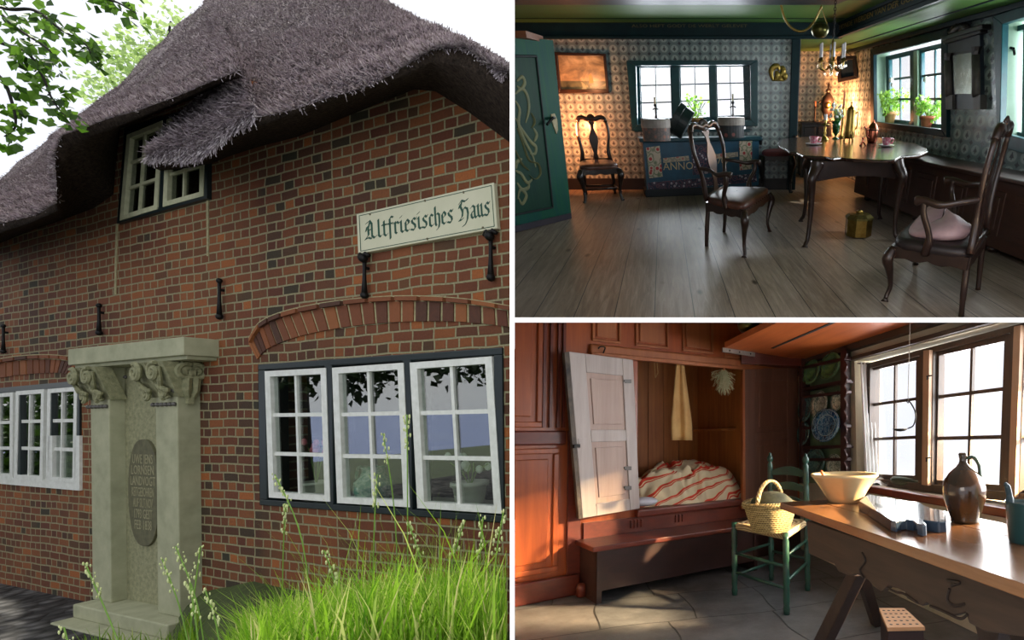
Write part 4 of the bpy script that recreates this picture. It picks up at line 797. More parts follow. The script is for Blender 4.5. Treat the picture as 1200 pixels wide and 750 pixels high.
for o_ in (o, o2, o3, o4, o5):
    par = o_.parent; o_.parent = None; o_.matrix_world = B.M @ Matrix.Translation(th.loc); clip(o_, *CBn); o_.parent = par; o_.matrix_basis = Matrix()
g = G().pp(B, PD, [(646, 134), (650, 133), (653, 140), (654, 152), (652.5, 157), (649, 148), (647, 141)], 0, .012); lk = th.p('lock_plate', g, mat('old_ivory', S(206, 196, 160), S(160, 146, 110)))
th.p('handle', G().tube([B.on(PD, 650, 138, .01), B.on(PD, 648, 138, .07), B.on(PD, 641, 146, .07)], .014, 8), iron, parent=lk)
g = G().b2(B.dep(604, 45, 6.4).x-.3, B.dep(617.5, 45, 6.4).x, 6.4, 6.9, B.dep(610, 44, 6.4).z, B.dep(610, 36, 6.4).z)
th = T(B, 'oak_cupboard', 'orange brown corner of a cupboard cornice above the green door', 'cupboard', (B.dep(612, 45, 6.4).x, 6.6, 0)); 
o = th.p('cornice', g, wood('orange_wood', S(150, 88, 46), S(110, 60, 34), axis=0)); o.parent = None; o.matrix_world = B.M @ Matrix.Translation(th.loc); clip(o, *CBn); o.parent = th.o; o.matrix_basis = Matrix()
# painting
t = NT('seascape'); c = t.n('TexCoord'); sp = t.n('SeparateXYZ'); t.l(c.outputs['Generated'], sp.inputs[0]); f = t.noise(c.outputs['Generated'], 3.2, 6, .6, .5)
sky_ = t.ramp(f, [(.3, S(90, 84, 76)), (.5, S(150, 132, 104)), (.7, S(206, 186, 150))]); sea_ = t.ramp(f, [(.35, S(40, 46, 40)), (.6, S(96, 100, 80)), (.7, S(160, 160, 130))]); k_ = t.ramp(sp.outputs[2], [(.24, (1, 1, 1, 1)), (.27, (0, 0, 0, 1))]); t.set(Base_Color=t.mix(k_, sky_, sea_), Roughness=.35); PAINT = t.m
th = T(B, 'seascape_painting', 'framed dark sea painting hanging left of the back window, lit by a warm lamp', 'painting', B.on(PB, 682, 109))
qp = [(649.5, 61), (709.5, 63), (713.5, 109), (654.5, 109.5)]; window_frame(th, B, PB, qp, [bl(qp, .05, .07), bl(qp, .95, .07), bl(qp, .95, .9), bl(qp, .05, .9)], 0, .06, mat('dark_gilt_frame', S(66, 44, 30), S(40, 28, 22), rough=.3, metal=.2))
th.p('canvas', G().pp(B, PB, [bl(qp, .04, .06), bl(qp, .96, .06), bl(qp, .96, .91), bl(qp, .04, .91)], 0, .02), PAINT)
th.p('painted_ship', G().pp(B, PB, [bl(qp, .63, .76), bl(qp, .63, .55), bl(qp, .68, .5), bl(qp, .72, .74)], .02, .022), mat('sail_paint', S(196, 140, 90), S(170, 120, 80)))
# ---- chairs
def quadmap(f):
    rn, rf, fn, ff = [Vector((p[0], p[1], 0)) for p in f]
    return lambda u, v, z: rn.lerp(fn, u).lerp(rf.lerp(ff, u), v)+Vector((0, 0, z))
def chair(fr, name, lab, feet, zs, zb, lean, seatm, arms=True, group=None, front=1, wm=None, topshift=0, stretcher=False, sr=1.0, bw=.9):
    wm = wm or walnut; P = quadmap(feet); th = T(fr, name, lab, 'chair', P(.5, .5, 0), group)
    zr = zs-.045; rr = .022*sr
    for v in (0, 1): th.p('leg', G().tube(catmull([P(-.05, v, 0), P(-.02, v, zr*.4), P(.02, v+(.04 if v == 0 else -.04), zr)], 4), [rr*.85]*4+[rr]*5, 8, upv=(1, 0, 0)), wm, smooth=True)
    for v in (0, 1):
        s = 1 if v else -1; pts = [P(1.0, v+s*.03, 0), P(1.0, v+s*.0, .03), P(.97, v-s*.02, zr*.30), P(1.0, v+s*.01, zr*.62), P(1.03, v+s*.04, zr*.84), P(.99, v, zr)]
        th.p('leg', G().tube(catmull(pts, 4), [rr*1.25, rr*1.1, rr*.8]+[rr*.75]*6+[rr*(.8+.9*k/6) for k in range(6)]+[rr*1.7, rr*1.8, rr*1.7, rr*1.6, rr*1.5, rr*1.5], 8, upv=(1, 0, 0)), wm, smooth=True)
    g = G()  # seat rail with shaped apron and brass nails
    for a, b in (((0, 0), (1, 0)), ((1, 0), (1, 1)), ((1, 1), (0, 1)), ((0, 1), (0, 0))):
        A0, B0 = P(*a, 0), P(*b, 0); d = (B0-A0).normalized(); nrm = d.cross(Vector((0, 0, 1))); pts = []
        n = 10
        for k in range(n+1): s = k/n; pts.append(A0.lerp(B0, s)+Vector((0, 0, zs-.02)))
        for k in range(n, -1, -1): s = k/n; pts.append(A0.lerp(B0, s)+Vector((0, 0, zs-.085-.02*abs(math.cos(3*math.pi*s)))))
        g.prism([p+nrm*.012 for p in pts], nrm*-.024)
        for k in range(12): g.ball(A0.lerp(B0, (k+.5)/12)+Vector((0, 0, zs-.028))+nrm*.014, .006, 5, 4)
    th.p('seat_rail', g, wm)
    rows = []; c_ = P(.5, .5, 0)
    for r_, dz in ((1.05, -.03), (1.08, -.005), (1.05, .02), (.95, .035), (.7, .045), (.35, .05), (.02, .052)):
        row = []
        for k in range(28):
            th_ = 2*math.pi*k/28; cx, sy = math.cos(th_), math.sin(th_); e = .35 if r_ > .6 else .7
            row.append(P(.5+.5*r_*math.copysign(abs(cx)**e, cx), .5+.5*r_*math.copysign(abs(sy)**e, sy), zs+dz))
        rows.append(row)
    th.p('seat', G().loft(rows, closed=True), seatm, smooth=True)
    H = zb-zs
    def Bk(v, z, o=0):
        s = max(0, (z-zs)/H); w_ = 1+(bw-1)*s**.6; q = P(-lean*(s**1.25)+.03*math.sin(math.pi*s)+o, .5+(v-.5)*w_, z); return q+Vector((topshift*s*s, 0, 0))
    for v in (0, 1):
        pts = [Bk(v+(.5-v)*.0+(.05 if v == 0 else -.05)*math.sin(s*6.28), zs+H*.9*s) for s in [i/12 for i in range(13)]]
        th.p('back_stile', G().tube(pts, [rr*1.1]*4+[rr*.85]*9, 8, upv=(1, 0, 0)), wm, smooth=True)
    # crest rail, swept up to a shell
    g = G(); pts = [Bk(0, zs+H*.88), Bk(.06, zs+H*.95), Bk(.2, zs+H*.965), Bk(.36, zs+H*.93), Bk(.5, zs+H*.955), Bk(.64, zs+H*.93), Bk(.8, zs+H*.965), Bk(.94, zs+H*.95), Bk(1, zs+H*.88)]
    g.tube(catmull(pts, 4), rr*1.15, 8, upv=(1, 0, 0)); cr = th.p('crest_rail', g, wm, smooth=True)
    g = G(); hub = Bk(.5, zs+H*.87)
    for k in range(9):
        a_ = math.radians(-64+16*k); tip = Bk(.5+.19*math.sin(a_), zs+H*(.87+.17*math.cos(a_))); g.tube([hub, hub.lerp(tip, .5), hub.lerp(tip, .85), tip], [rr*.35, rr*.55, rr*.75, rr*.3], 6, upv=(1, 0, 0))
    th.p('shell_carving', g, wm, parent=cr, smooth=True)
    prof = [(.06, 0), (.14, .02), (.10, .10), (.06, .2), (.10, .32), (.155, .45), (.15, .56), (.09, .66), (.05, .72), (.055, .80), (.13, .88)]
    pts = [(.5-a, zs+H*b) for a, b in prof]+[(.5+a, zs+H*b) for a, b in reversed(prof)]; g = G(); F_ = [Bk(v, z, .012) for v, z in pts]; Bb = [Bk(v, z, -.012) for v, z in pts]; n = len(pts)
    m_ = len(prof)
    g.v = F_+Bb; g.f = [(i, i+1, n-2-i, n-1-i) for i in range(m_-1)]+[(n+n-1-i, n+n-2-i, n+i+1, n+i) for i in range(m_-1)]+[(i, i+n, (i+1) % n+n, (i+1) % n) for i in range(n)]
    th.p('splat', g, wm)
    th.p('shoe_rail', G().tube([Bk(0, zs+.03), Bk(1, zs+.03)], rr*.9, 8), wm, smooth=True)
    if arms:
        za = zs+.44*H
        for v in (0, 1):
            s = 1 if v else -1; w_ = [Bk(v, za), P(.18, v+s*.10, za-.01), P(.42, v+s*.14, za-.035), P(.62, v+s*.11, za-.02), P(.74, v+s*.08, za-.03)]
            ar = th.p('arm', G().tube(catmull(w_, 5), [rr*.8]*10+[rr*1.0]*8+[rr*1.3]*3, 8, flat=.8, upv=(0, 0, 1)), wm, smooth=True)
            sp_ = [P(.55, v+s*.02, zs-.04), P(.52, v+s*.05, zs+.08), P(.62, v+s*.10, za-.10), P(.62, v+s*.10, za-.02)]; th.p('arm_support', G().tube(catmull(sp_, 5), [rr*1.3]*5+[rr*.9]*11, 8, upv=(1, 0, 0)), wm, parent=ar, smooth=True)
    if stretcher:
        for a, b in (((0, 0), (1, 0)), ((0, 1), (1, 1)), ((.5, 0), (.5, 1)), ((0, 0), (0, 1))): th.p('stretcher', G().tube([P(*a, zs*.27), P(*b, zs*.27)], rr*.6, 7), wm, smooth=True)
    return th, P, Bk
leather = mat('brown_leather', S(96, 56, 42), S(56, 32, 26), rough=.42, scale=5, bump=.25); rose = mat('rose_silk', S(190, 158, 160), S(160, 128, 132), rough=.55, scale=6, bump=.2)
ch1, Pc1, _ = chair(B, 'shell_armchair', 'brown leather armchair with tall shell-topped back in the middle of the plank floor', (B.floor(830, 289), B.floor(851, 272), B.floor(873, 301), B.floor(901, 272)), .438, 1.09, .27, leather, bw=1.55)
ch2, Pc2, _ = chair(B, 'shell_armchair', 'dark high-backed armchair with rose cushion, nearest the window bench', (B.floor(1122, 370), B.floor(1142, 338), B.floor(1038, 352), B.floor(1072, 311)), .41, 1.15, .03, mat('dark_seat', S(46, 32, 32), S(30, 22, 22), rough=.5), topshift=.0, sr=1.05)
g = G(); rows = []
for r_, dz in ((.3, .03), (.95, .045), (1.0, .08), (.85, .12), (.55, .15), (.05, .16)):
    rows.append([Pc2(.52+.40*r_*math.copysign(abs(math.cos(a_))**.55, math.cos(a_)), .5+.44*r_*math.copysign(abs(math.sin(a_))**.55, math.sin(a_)), .41+dz*(.9+.3*math.sin(a_*2))) for a_ in [2*math.pi*k/26 for k in range(26)]])
T(B, 'seat_cushion', 'pale rose pink cushion on the right armchair', 'cushion', Pc2(.5, .5, .42), g=G().loft(rows, closed=True), m=rose, smooth=True)
chair(B, 'side_chair', 'dark side chair without arms standing against the tiled wall beside the green door', (B.floor(687, 228), B.floor(721, 227), B.floor(686, 238), B.floor(729, 235)), .46, 1.08, .05, mat('red_brown_leather', S(104, 66, 52), S(70, 44, 36), rough=.35, scale=8), arms=False, stretcher=True, sr=1.25, wm=wood('black_walnut', S(42, 28, 22), S(22, 15, 13), rough=.3, axis=2, scale=4, coat=.3))
chair(B, 'carved_armchair', 'black carved chair with red cushion in the dark corner right of the chest', (B.floor(896, 216), B.floor(928, 216), B.floor(893, 226), B.floor(926, 226)), .56, 1.08, .05, mat('red_damask', S(128, 52, 56), S(90, 36, 42), rough=.6, scale=20), arms=True, stretcher=True, sr=1.5, wm=mat('black_oak', S(26, 22, 24), S(18, 16, 18), rough=.4))
# ---- chest
PCH = vplane(B.floor(759, 231), B.floor(889, 226)); U = PCH[1]; c0 = B.on(PCH, 759, 231); c1 = B.on(PCH, 889, 226); zt = B.on(PCH, 757, 165).z; L_ = (c1-c0).length; D_ = .36; bk = -PCH[3]
th = T(B, 'marriage_chest', 'long blue painted chest with red floral strips and the word ANNO, below the back window', 'chest', c0.lerp(c1, .5)+bk*.3)
blue = mat('chest_blue', S(20, 84, 112), S(12, 62, 86), rough=.35, scale=6, bump=.06)
th.p('body', G().prism([c0+Vector((0, 0, .10)), c1+Vector((0, 0, .10)), c1+bk*D_+Vector((0, 0, .10)), c0+bk*D_+Vector((0, 0, .10))], (0, 0, zt-.12)), blue)
th.p('lid', G().prism([c0-U*.05-bk*.04+Vector((0, 0, zt-.02)), c1+U*.05-bk*.04+Vector((0, 0, zt-.02)), c1+U*.05+bk*(D_+.02)+Vector((0, 0, zt-.02)), c0-U*.05+bk*(D_+.02)+Vector((0, 0, zt-.02))], (0, 0, .055)), mat('chest_lid', S(24, 74, 84), S(16, 56, 70), rough=.3), bevel=.015)
g = G().prism([c0-U*.03-bk*.02, c1+U*.03-bk*.02, c1+U*.03+bk*D_, c0-U*.03+bk*D_], (0, 0, .11)); th.p('plinth', g, mat('dark_plinth', S(26, 34, 44), S(18, 24, 34)), bevel=.008)
def motif(name, base, ca, cb_, sc):
    t = NT(name); v = t.coord(); vo = t.n('TexVoronoi'); vo.inputs['Scale'].default_value = sc; t.l(v, vo.inputs['Vector']); nn = t.noise(v, sc*1.3, 3); 
    col = t.ramp(vo.outputs['Distance'], [(.0, ca), (.28, ca), (.34, base), (.5, base), (.58, cb_), (.75, base)]); t.set(Base_Color=col, Roughness=.5); return t.m
red_m = motif('red_floral', S(196, 180, 160), S(176, 48, 50), S(90, 110, 80), 13); nav_m = motif('navy_floral', S(34, 40, 66), S(168, 156, 166), S(110, 70, 84), 17); pink_m = motif('pink_band', S(176, 160, 140), S(170, 90, 84), S(120, 120, 110), 12)
fp = lambda q, m, lab=None: th.p('painted_panel', G().pp(B, PCH, q, 0, .012), m, label=lab)
fp([(757, 173), (773, 171), (776.5, 207), (761, 209)], red_m, 'left red floral strip'); fp([(866.5, 163.5), (881.5, 162), (881, 198), (867, 199.5)], red_m, 'right red floral strip')
fp([(777, 185.5), (807, 182.5), (808, 188), (777.5, 191)], pink_m); fp([(834, 181), (864.5, 178), (865, 183.5), (834, 187)], pink_m)
fp([(810, 170), (832, 168), (834, 203), (812, 205)], nav_m, 'navy and pink centre field'); fp([(759, 214), (886, 203.5), (887, 213), (760, 224)], nav_m, 'white and navy lower band')
cm = B.on(PCH, 795, 195, .013); g = text_mesh('ANNO', .15, face_mtx(cm, PCH[1], Vector((0, 0, 1)), PCH[3]), 't', None, sx=1.0); th.p('lettering', g, mat('cream_letters', S(206, 190, 150), S(170, 150, 120)))
cm = B.on(PCH, 845, 188.5, .013); g = text_mesh('1707', .13, face_mtx(cm, PCH[1], Vector((0, 0, 1)), PCH[3]), 't', None, sx=1.0); th.p('date', g, MC['cream_letters'])
# hat boxes on the chest lid
def atdepth(y): return lambda px_, py_: B.dep(px_, py_, y)
zl = zt+.035
def lidpt(px_, py_): return B.floor(px_, py_, zl)
def hatbox(pc, w_px, y0, y1, lab, m1, m2, tilt=None):
    b_ = lidpt(pc, y0); sc = B.px(b_); r = w_px/2/sc; h = (y0-y1)/sc*1.05; th = T(B, 'hat_box', lab, 'box', b_, 'round painted hat boxes on the chest'); R_ = Matrix.Rotation(tilt, 3, 'Y') if tilt else None
    if tilt: b_ = b_+Vector((.02, 0, abs(math.sin(tilt))*r*.95))
    th.p('drum', G().lathe([(r*.97, 0), (r*.97, h*.68), (0, h*.68)], b_, 28, R_, 1, .8), m1, smooth=False); th.p('lid', G().lathe([(r, h*.6), (r*1.02, h*.62), (r*1.02, h*.98), (r*.98, h), (0, h)], b_, 28, R_, 1, .8), m2)
m1 = motif('hatbox_floral', S(120, 104, 100), S(160, 110, 96), S(90, 90, 90), 16); m2 = mat('hatbox_lid_grey', S(176, 166, 158), S(146, 136, 132), rough=.5)
hatbox(770, 33, 165, 143.5, 'round flowered hat box at left end of the chest', m1, m2); hatbox(857, 31, 161, 141, 'round dark hat box with rosy side at right end of the chest', motif('hatbox_dark', S(50, 56, 60), S(150, 90, 86), S(60, 60, 66), 9), m2)
hatbox(805, 34, 163, 146, 'dark round box tilted on its side in the middle of the chest', mat('green_black_box', S(26, 44, 44), S(18, 32, 34), rough=.35), mat('green_black_box', S(26, 44, 44)), tilt=-1.0)
# potted plant and candlesticks on the back window sill
def leafball(th, c, r, n, m, ls=.05, up=1):
    P = [Vector(c)+Vector((random.gauss(0, r*.5), random.gauss(0, r*.35), random.gauss(0, r*.4))) for _ in range(20)]; V, Fc = leaves(P, n, r*.15, ls); return th.p('leaves', G().np(V, Fc), m)
def pot(fr, b_, r, h, lab, m, group, fr_, fh, n, lm, ls=.05, blossoms=None):
    th = T(fr, 'potted_plant', lab, 'potted plant', b_, group); th.p('pot', G().lathe([(r*.62, 0), (r*.85, h*.75), (r*1.05, h*.76), (r*1.05, h), (r*.9, h), (r*.85, h*.86), (0, h*.86)], b_, 20), m, smooth=True)
    g = G()
    for k in range(7): a_ = k*.9; g.tube([b_+Vector((0, 0, h*.8)), b_+Vector((math.cos(a_)*fr_*.3, math.sin(a_)*fr_*.2, h+fh*.4)), b_+Vector((math.cos(a_)*fr_*.7, math.sin(a_)*fr_*.4, h+fh*.8))], .005, 5)
    th.p('stems', g, stalkm); leafball(th, b_+Vector((0, 0, h+fh*.55)), fr_, n, lm, ls)
    if blossoms:
        g = G()
        for dx, dz in blossoms: g.ball(b_+Vector((dx, -.02, h+dz)), .035, 7, 5)
        th.p('blossoms', g, mat('white_petal', S(236, 236, 230), S(214, 220, 210)), smooth=True)
terra = mat('terracotta', S(176, 92, 62), S(150, 72, 50), rough=.75, scale=8); ochre = mat('ochre_pot', S(170, 130, 78), S(140, 104, 62), rough=.7, scale=8); lm_ = leafmat('geranium_leaf', [S(96, 150, 50), S(150, 190, 80), S(120, 170, 60)], .5)
zs_ = hb[2]+.01; b_ = B.floor(816.5, 139, zs_); b_.y = min(b_.y, YB+.1); b_ = Vector((B.dep(816.5, 139, YB+.05).x, YB+.05, zs_)); pot(B, b_, .095, .15, 'small potted plant with loose pale leaves on the back window sill', ochre, None, .2, .26, 130, lm_, .05)
for x_, top, lab in ((769, 114, 'thin dark candlestick silhouetted at the left of the back window'), (859, 110, 'thin dark candlestick silhouetted at the right of the back window')):
    b_ = Vector((B.dep(x_, 139, YB+.06).x, YB+.06, zs_)); H_ = B.dep(x_, top, YB+.06).z-zs_; th = T(B, 'candlestick', lab, 'candlestick', b_, 'thin candlesticks on the back window sill')
    th.p('stem', G().lathe([(.05, 0), (.05, .015), (.015, .04), (.012, H_*.3), (.022, H_*.35), (.012, H_*.45), (.012, H_*.7), (.025, H_*.74), (.02, H_*.8)], b_, 10), iron, smooth=True); th.p('arm', G().tube([b_+Vector((-.045, 0, H_*.62)), b_+Vector((0, 0, H_*.66)), b_+Vector((.045, 0, H_*.62))], .009, 6), iron); th.p('candle', G().lathe([(.014, H_*.78), (.014, H_), (0, H_)], b_, 8), MC['old_ivory'])
for pc, py_, r, h, lab, m, dx in ((1042.5, 143, .105, .175, 'ochre clay pot with bright green plant, left on the side window sill', ochre, [(-.05, .42), (-.02, .36), (.14, .28)]), (1085.5, 147.5, .1, .14, 'red terracotta pot with spreading green plant, right on the side window sill', terra, [(-.10, .42), (-.12, .2)])):
    p = B.on(PR, pc, py_-1, -.13); b_ = Vector((p.x, p.y, hr[0][2]+.012)); pot(B, b_, r, h, lab, m, 'geranium pots on the side window sill', .22, .22, 260, lm_, .055, dx)
# gilt wall ornament
th = T(B, 'gilt_wall_ornament', 'small gilt ornament of two leaping curled shapes right of the back window', 'wall ornament', B.on(PB, 912, 94)); g = G()
for s in ([(906, 94), (904, 88), (904, 82), (908, 78), (912, 78), (913, 83)], [(908, 94), (911, 88), (909, 83)], [(913, 94), (914, 90), (918, 84), (917, 80), (913, 79)], [(919, 94), (920, 89), (916, 86)]):
    P = catmull([B.on(PB, x, y, .03) for x, y in s], 5); g.tube(P, [.012+.03*math.sin(math.pi*k/(len(P)-1)) for k in range(len(P))], 8, flat=.6)
g.pp(B, PB, [(904, 91), (920, 91), (919, 95), (905, 95)], 0, .03); th.p('relief', g, gold, smooth=True)
# ---- table
feetT = [B.floor(945, 289), B.floor(940, 254), B.floor(1040, 277), B.floor(1026, 260)]; ztb = .79
nl, fl_, nr, fr2 = feetT; fl_ = Vector((.62, 6.6, 0)); nr = Vector((1.50, 5.60, 0)); fr2 = Vector((1.57, 6.75, 0))
th = T(B, 'tea_table', 'dark table with a scalloped polished top and curved legs, laid for tea', 'table', Vector((1.05, 6.1, 0)))
out = [(911, 166), (913, 171), (920, 174), (925, 177.5), (933, 178.5), (941, 182), (955, 183), (967, 183.5), (976, 185.5), (986, 184.5), (1000, 186), (1020, 187), (1040, 187.5), (1050, 187), (1056, 183), (1066, 182.5), (1080, 181), (1088, 177.5), (1086, 173), (1078, 171), (1074, 168), (1060, 166), (1052, 163.5), (1040, 162), (1020, 160.5), (1000, 160), (975, 160), (950, 160), (930, 161), (918, 162.5)]
pts = [B.floor(x, y, ztb) for x, y in out]; tm = wood('table_top_wood', S(72, 46, 36), S(42, 28, 24), rough=.18, axis=0, scale=3, coat=.45, bump=.05)
th.p('top', G().prism([p+Vector((0, 0, -.03)) for p in pts], (0, 0, .03)), tm, bevel=.012)
tp = [nl+(fr2-nl)*.0, nr, fr2, fl_]; g = G()
cen = (nl+nr+fr2+fl_)/4; ap = [p+(cen-p)*.17+Vector((0, 0, ztb-.2)) for p in (nl, nr, fr2, fl_)]
for a, b in zip(ap, ap[1:]+ap[:1]):
    d = (b-a).normalized(); nn = d.cross(Vector((0, 0, 1))); q = [a+Vector((0, 0, .17)), b+Vector((0, 0, .17)), b]+[b.lerp(a, s)+Vector((0, 0, .035*math.sin(math.pi*s))) for s in (.15, .3, .5, .7, .85)]+[a]; g.prism([p+nn*.012 for p in q], nn*-.024)
th.p('apron', g, walnut)
for k, p in enumerate((nl, nr, fr2, fl_)):
    o = (p-cen).normalized(); z = ztb-.04; sh_ = (cen-p)*.15; pt = [p+o*.03, p+o*.02+Vector((0, 0, .03)), p-o*.02+Vector((0, 0, .09)), p+sh_*.3-o*.01+Vector((0, 0, z*.4)), p+sh_*.6+o*.03+Vector((0, 0, z*.7)), p+sh_*.8+o*.07+Vector((0, 0, z*.82)), p+sh_+o*.03+Vector((0, 0, z*.93)), p+sh_+Vector((0, 0, z))]
    P = catmull(pt, 4); n = len(P); rad = [.032, .034, .028, .022]+[.022]*6+[.022+.045*((i-10)/(n-11))**1.2 for i in range(10, n)]; th.p('leg', G().tube(P, rad[:n], 10, upv=(1, 0, 0)), walnut, smooth=True)
def tt(px_, py_): return B.floor(px_, py_, ztb)
def onT(px_, py_, h_px): b_ = tt(px_, py_); return b_, h_px/B.px(b_)*1.12, 1/B.px(b_)
chn = mat('white_china', S(228, 224, 226), S(206, 200, 206), rough=.15, coat=.5); pinkc = mat('pink_china', S(196, 84, 112), S(226, 176, 186), rough=.15, coat=.5, scale=40, lo=.45, hi=.6)
for x_, y_, lab in ((953.5, 170, 'pink and white cup on a saucer at the left of the table'), (1038, 172, 'pink cup on a saucer at the right of the table')):
    b_, _, s = onT(x_, y_, 1); r = 10*s; sa = T(B, 'saucer', 'white china saucer under the '+('left' if x_ < 1000 else 'right')+' pink cup', 'saucer', b_, g=G().lathe([(r*.4, 0), (r*.9, .012), (r, .022), (r*.98, .024), (r*.5, .01), (0, .01)], b_, 22), m=chn, smooth=True)
    b2_ = b_+Vector((0, 0, .012)); th = T(B, 'tea_cup', lab, 'cup', b2_); r *= .56; th.p('bowl', G().lathe([(r*.5, 0), (r*.8, .03), (r, .085), (r*.94, .085), (r*.7, .03), (0, .012)], b2_, 20), pinkc, smooth=True); th.p('handle', G().tube(catmull([b2_+Vector((r*.9, 0, .075)), b2_+Vector((r*1.45, 0, .07)), b2_+Vector((r*1.3, 0, .03)), b2_+Vector((r*.75, 0, .025))], 4), .008, 6), pinkc, smooth=True)
b_, H_, s = onT(966, 164.5, 24); th = T(B, 'brass_candlestick', 'brass candlestick with drip tray and short white candle on the tea table', 'candlestick', b_)
st_ = th.p('stick', G().lathe([(5.5*s, 0), (5.5*s, .015), (2*s, .05), (1*s, H_*.2), (2.4*s, H_*.28), (1*s, H_*.38), (1.8*s, H_*.5), (1*s, H_*.58), (5.2*s, H_*.6), (5.2*s, H_*.62), (1*s, H_*.64), (1.8*s, H_*.78), (1.8*s, H_*.8)], b_, 16), brass, smooth=True); th.p('candle', G().lathe([(1.9*s, H_*.78), (1.9*s, H_), (0, H_)], b_, 10), chn)
b_, H_, s = onT(986, 162, 42); th = T(B, 'tall_candlestick', 'tall slender brass candlestick with thin candle beside the lidded can', 'candlestick', b_); th.p('stick', G().lathe([(4.5*s, 0), (1*s, .05), (1.6*s, H_*.3), (.8*s, H_*.45), (2*s, H_*.52), (.9*s, H_*.6), (1.6*s, H_*.68)], b_, 14), brass, smooth=True); th.p('candle', G().lathe([(.9*s, H_*.66), (.8*s, H_), (0, H_)], b_, 8), mat('amber_candle', S(150, 96, 60), S(120, 76, 50)))
b_, H_, s = onT(979, 163, 20); th = T(B, 'flower_vase', 'green glass goblet vase with small white blossoms on the tea table', 'vase', b_); gg_ = mat('green_glass', S(36, 110, 50), S(20, 80, 40), rough=.08, tr=.5, coat=.5)
th.p('glass', G().lathe([(4.5*s, 0), (4.2*s, .012), (.9*s, .03), (1*s, H_*.16), (4*s, H_*.32), (4.6*s, H_*.6), (5*s, H_*.85), (4.6*s, H_*.85), (3.6*s, H_*.34), (0, H_*.3)], b_, 20), gg_, smooth=True)
g = G(); f_ = G()
for k in range(26):
    a_ = k*2.4; rr_ = 9*s*math.sqrt(random.random()); tip = b_+Vector((math.cos(a_)*rr_-2*s, math.sin(a_)*rr_*.8, H_*random.uniform(1.0, 1.62))); f_.ball(tip, 1.5*s, 6, 4)
    if k % 3 == 0: g.tube([b_+Vector((0, 0, H_*.4)), tip], .5*s, 4)
th.p('stems', g, stalkm); th.p('blossoms', f_, MC['white_petal'], smooth=True); leafball(th, b_+Vector((2*s, 0, H_*1.0)), 4*s, 26, leafp, .06)
b_, H_, s = onT(994.5, 166, 37); th = T(B, 'brass_coffee_urn', 'tall lidded brass coffee can with arched handle on the tea table', 'coffee can', b_)
for k in range(3): a_ = k*2.1+.5; th.p('foot', G().tube([b_+Vector((math.cos(a_)*6*s, math.sin(a_)*6*s, 0)), b_+Vector((math.cos(a_)*5*s, math.sin(a_)*5*s, H_*.1))], 1*s, 6), brass, smooth=True)
th.p('body', G().lathe([(5.6*s, H_*.08), (6.6*s, H_*.12), (6.2*s, H_*.25), (5.6*s, H_*.6), (5.2*s, H_*.74), (5.4*s, H_*.76)], b_, 22), brass, smooth=True); lid = th.p('lid', G().lathe([(5.6*s, H_*.75), (4*s, H_*.83), (1.4*s, H_*.88), (.8*s, H_*.92), (1.5*s, H_*.96), (0, H_)], b_, 18), brass, smooth=True)
th.p('handle', G().tube(catmull([b_+Vector((5.5*s, 0, H_*.7)), b_+Vector((8*s, 0, H_*.72)), b_+Vector((8*s, 0, H_*.4)), b_+Vector((6*s, 0, H_*.3))], 4), .8*s, 6), brass, smooth=True); th.p('tap', G().tube([b_+Vector((0, -6*s, H_*.25)), b_+Vector((0, -9*s, H_*.24)), b_+Vector((0, -9*s, H_*.17))], .8*s, 6), brass, smooth=True)
b_, H_, s = onT(1021.5, 167.5, 21); th = T(B, 'copper_kettle', 'rounded copper kettle with small lid and long spout at the right of the tea table', 'kettle', b_)
th.p('body', G().lathe([(4.8*s, 0), (5.8*s, H_*.1), (6.2*s, H_*.4), (6*s, H_*.62), (4.4*s, H_*.8), (2.2*s, H_*.88)], b_, 22), copper, smooth=True); th.p('lid', G().lathe([(2.4*s, H_*.86), (1.2*s, H_*.93), (.7*s, H_*.95), (1.1*s, H_*.98), (0, H_*1.02)], b_, 14), copper, smooth=True)
th.p('spout', G().tube(catmull([b_+Vector((-3*s, -3*s, H_*.2)), b_+Vector((-7*s, -3*s, H_*.35)), b_+Vector((-8*s, -3*s, H_*.6)), b_+Vector((-11*s, -3*s, H_*.72))], 4), [1.6*s]*4+[1.1*s]*9, 8), copper, smooth=True); th.p('band', G().lathe([(6.3*s, H_*.55), (6.4*s, H_*.57), (6.3*s, H_*.6)], b_, 20), iron)
b_, H_, s = onT(1010.5, 171, 8); th = T(B, 'sugar_tongs', 'small copper stand with splayed legs before the copper kettle', 'stand', b_); 
for k in range(3): a_ = k*2.1; th.p('leg', G().tube([b_+Vector((math.cos(a_)*4*s, math.sin(a_)*4*s, 0)), b_+Vector((0, 0, H_*.6)), b_+Vector((math.cos(a_)*1.5*s, 0, H_))], .8*s, 6), copper, smooth=True)
# foot warmer of brass on the floor
b_ = B.floor(1005, 276); s = 1/B.px(b_); th = T(B, 'brass_foot_warmer', 'octagonal pierced brass foot warmer on the plank floor beside the table leg', 'foot warmer', b_); r = 15.5*s
def octo(r, z): return [b_+Vector((math.cos(math.pi/8+k*math.pi/4)*r, math.sin(math.pi/8+k*math.pi/4)*r*1.25, z)) for k in range(8)]
hh = 17*s*1.15; g = G().prism(octo(r, .01), (0, 0, hh-.01)); th.p('body', g, brass, bevel=.004); g = G().loft([octo(r*1.04, hh), octo(r*1.04, hh+.02), octo(r*.8, hh+.045), octo(r*.3, hh+.055), octo(.01, hh+.055)], closed=True); ld = th.p('lid', g, mat('dull_brass', S(140, 128, 70), S(104, 96, 54), rough=.4, metal=.8, scale=30)); th.p('knob', G().lathe([(.03, hh+.05), (.045, hh+.07), (0, hh+.09)], b_, 10), brass, parent=ld, smooth=True)
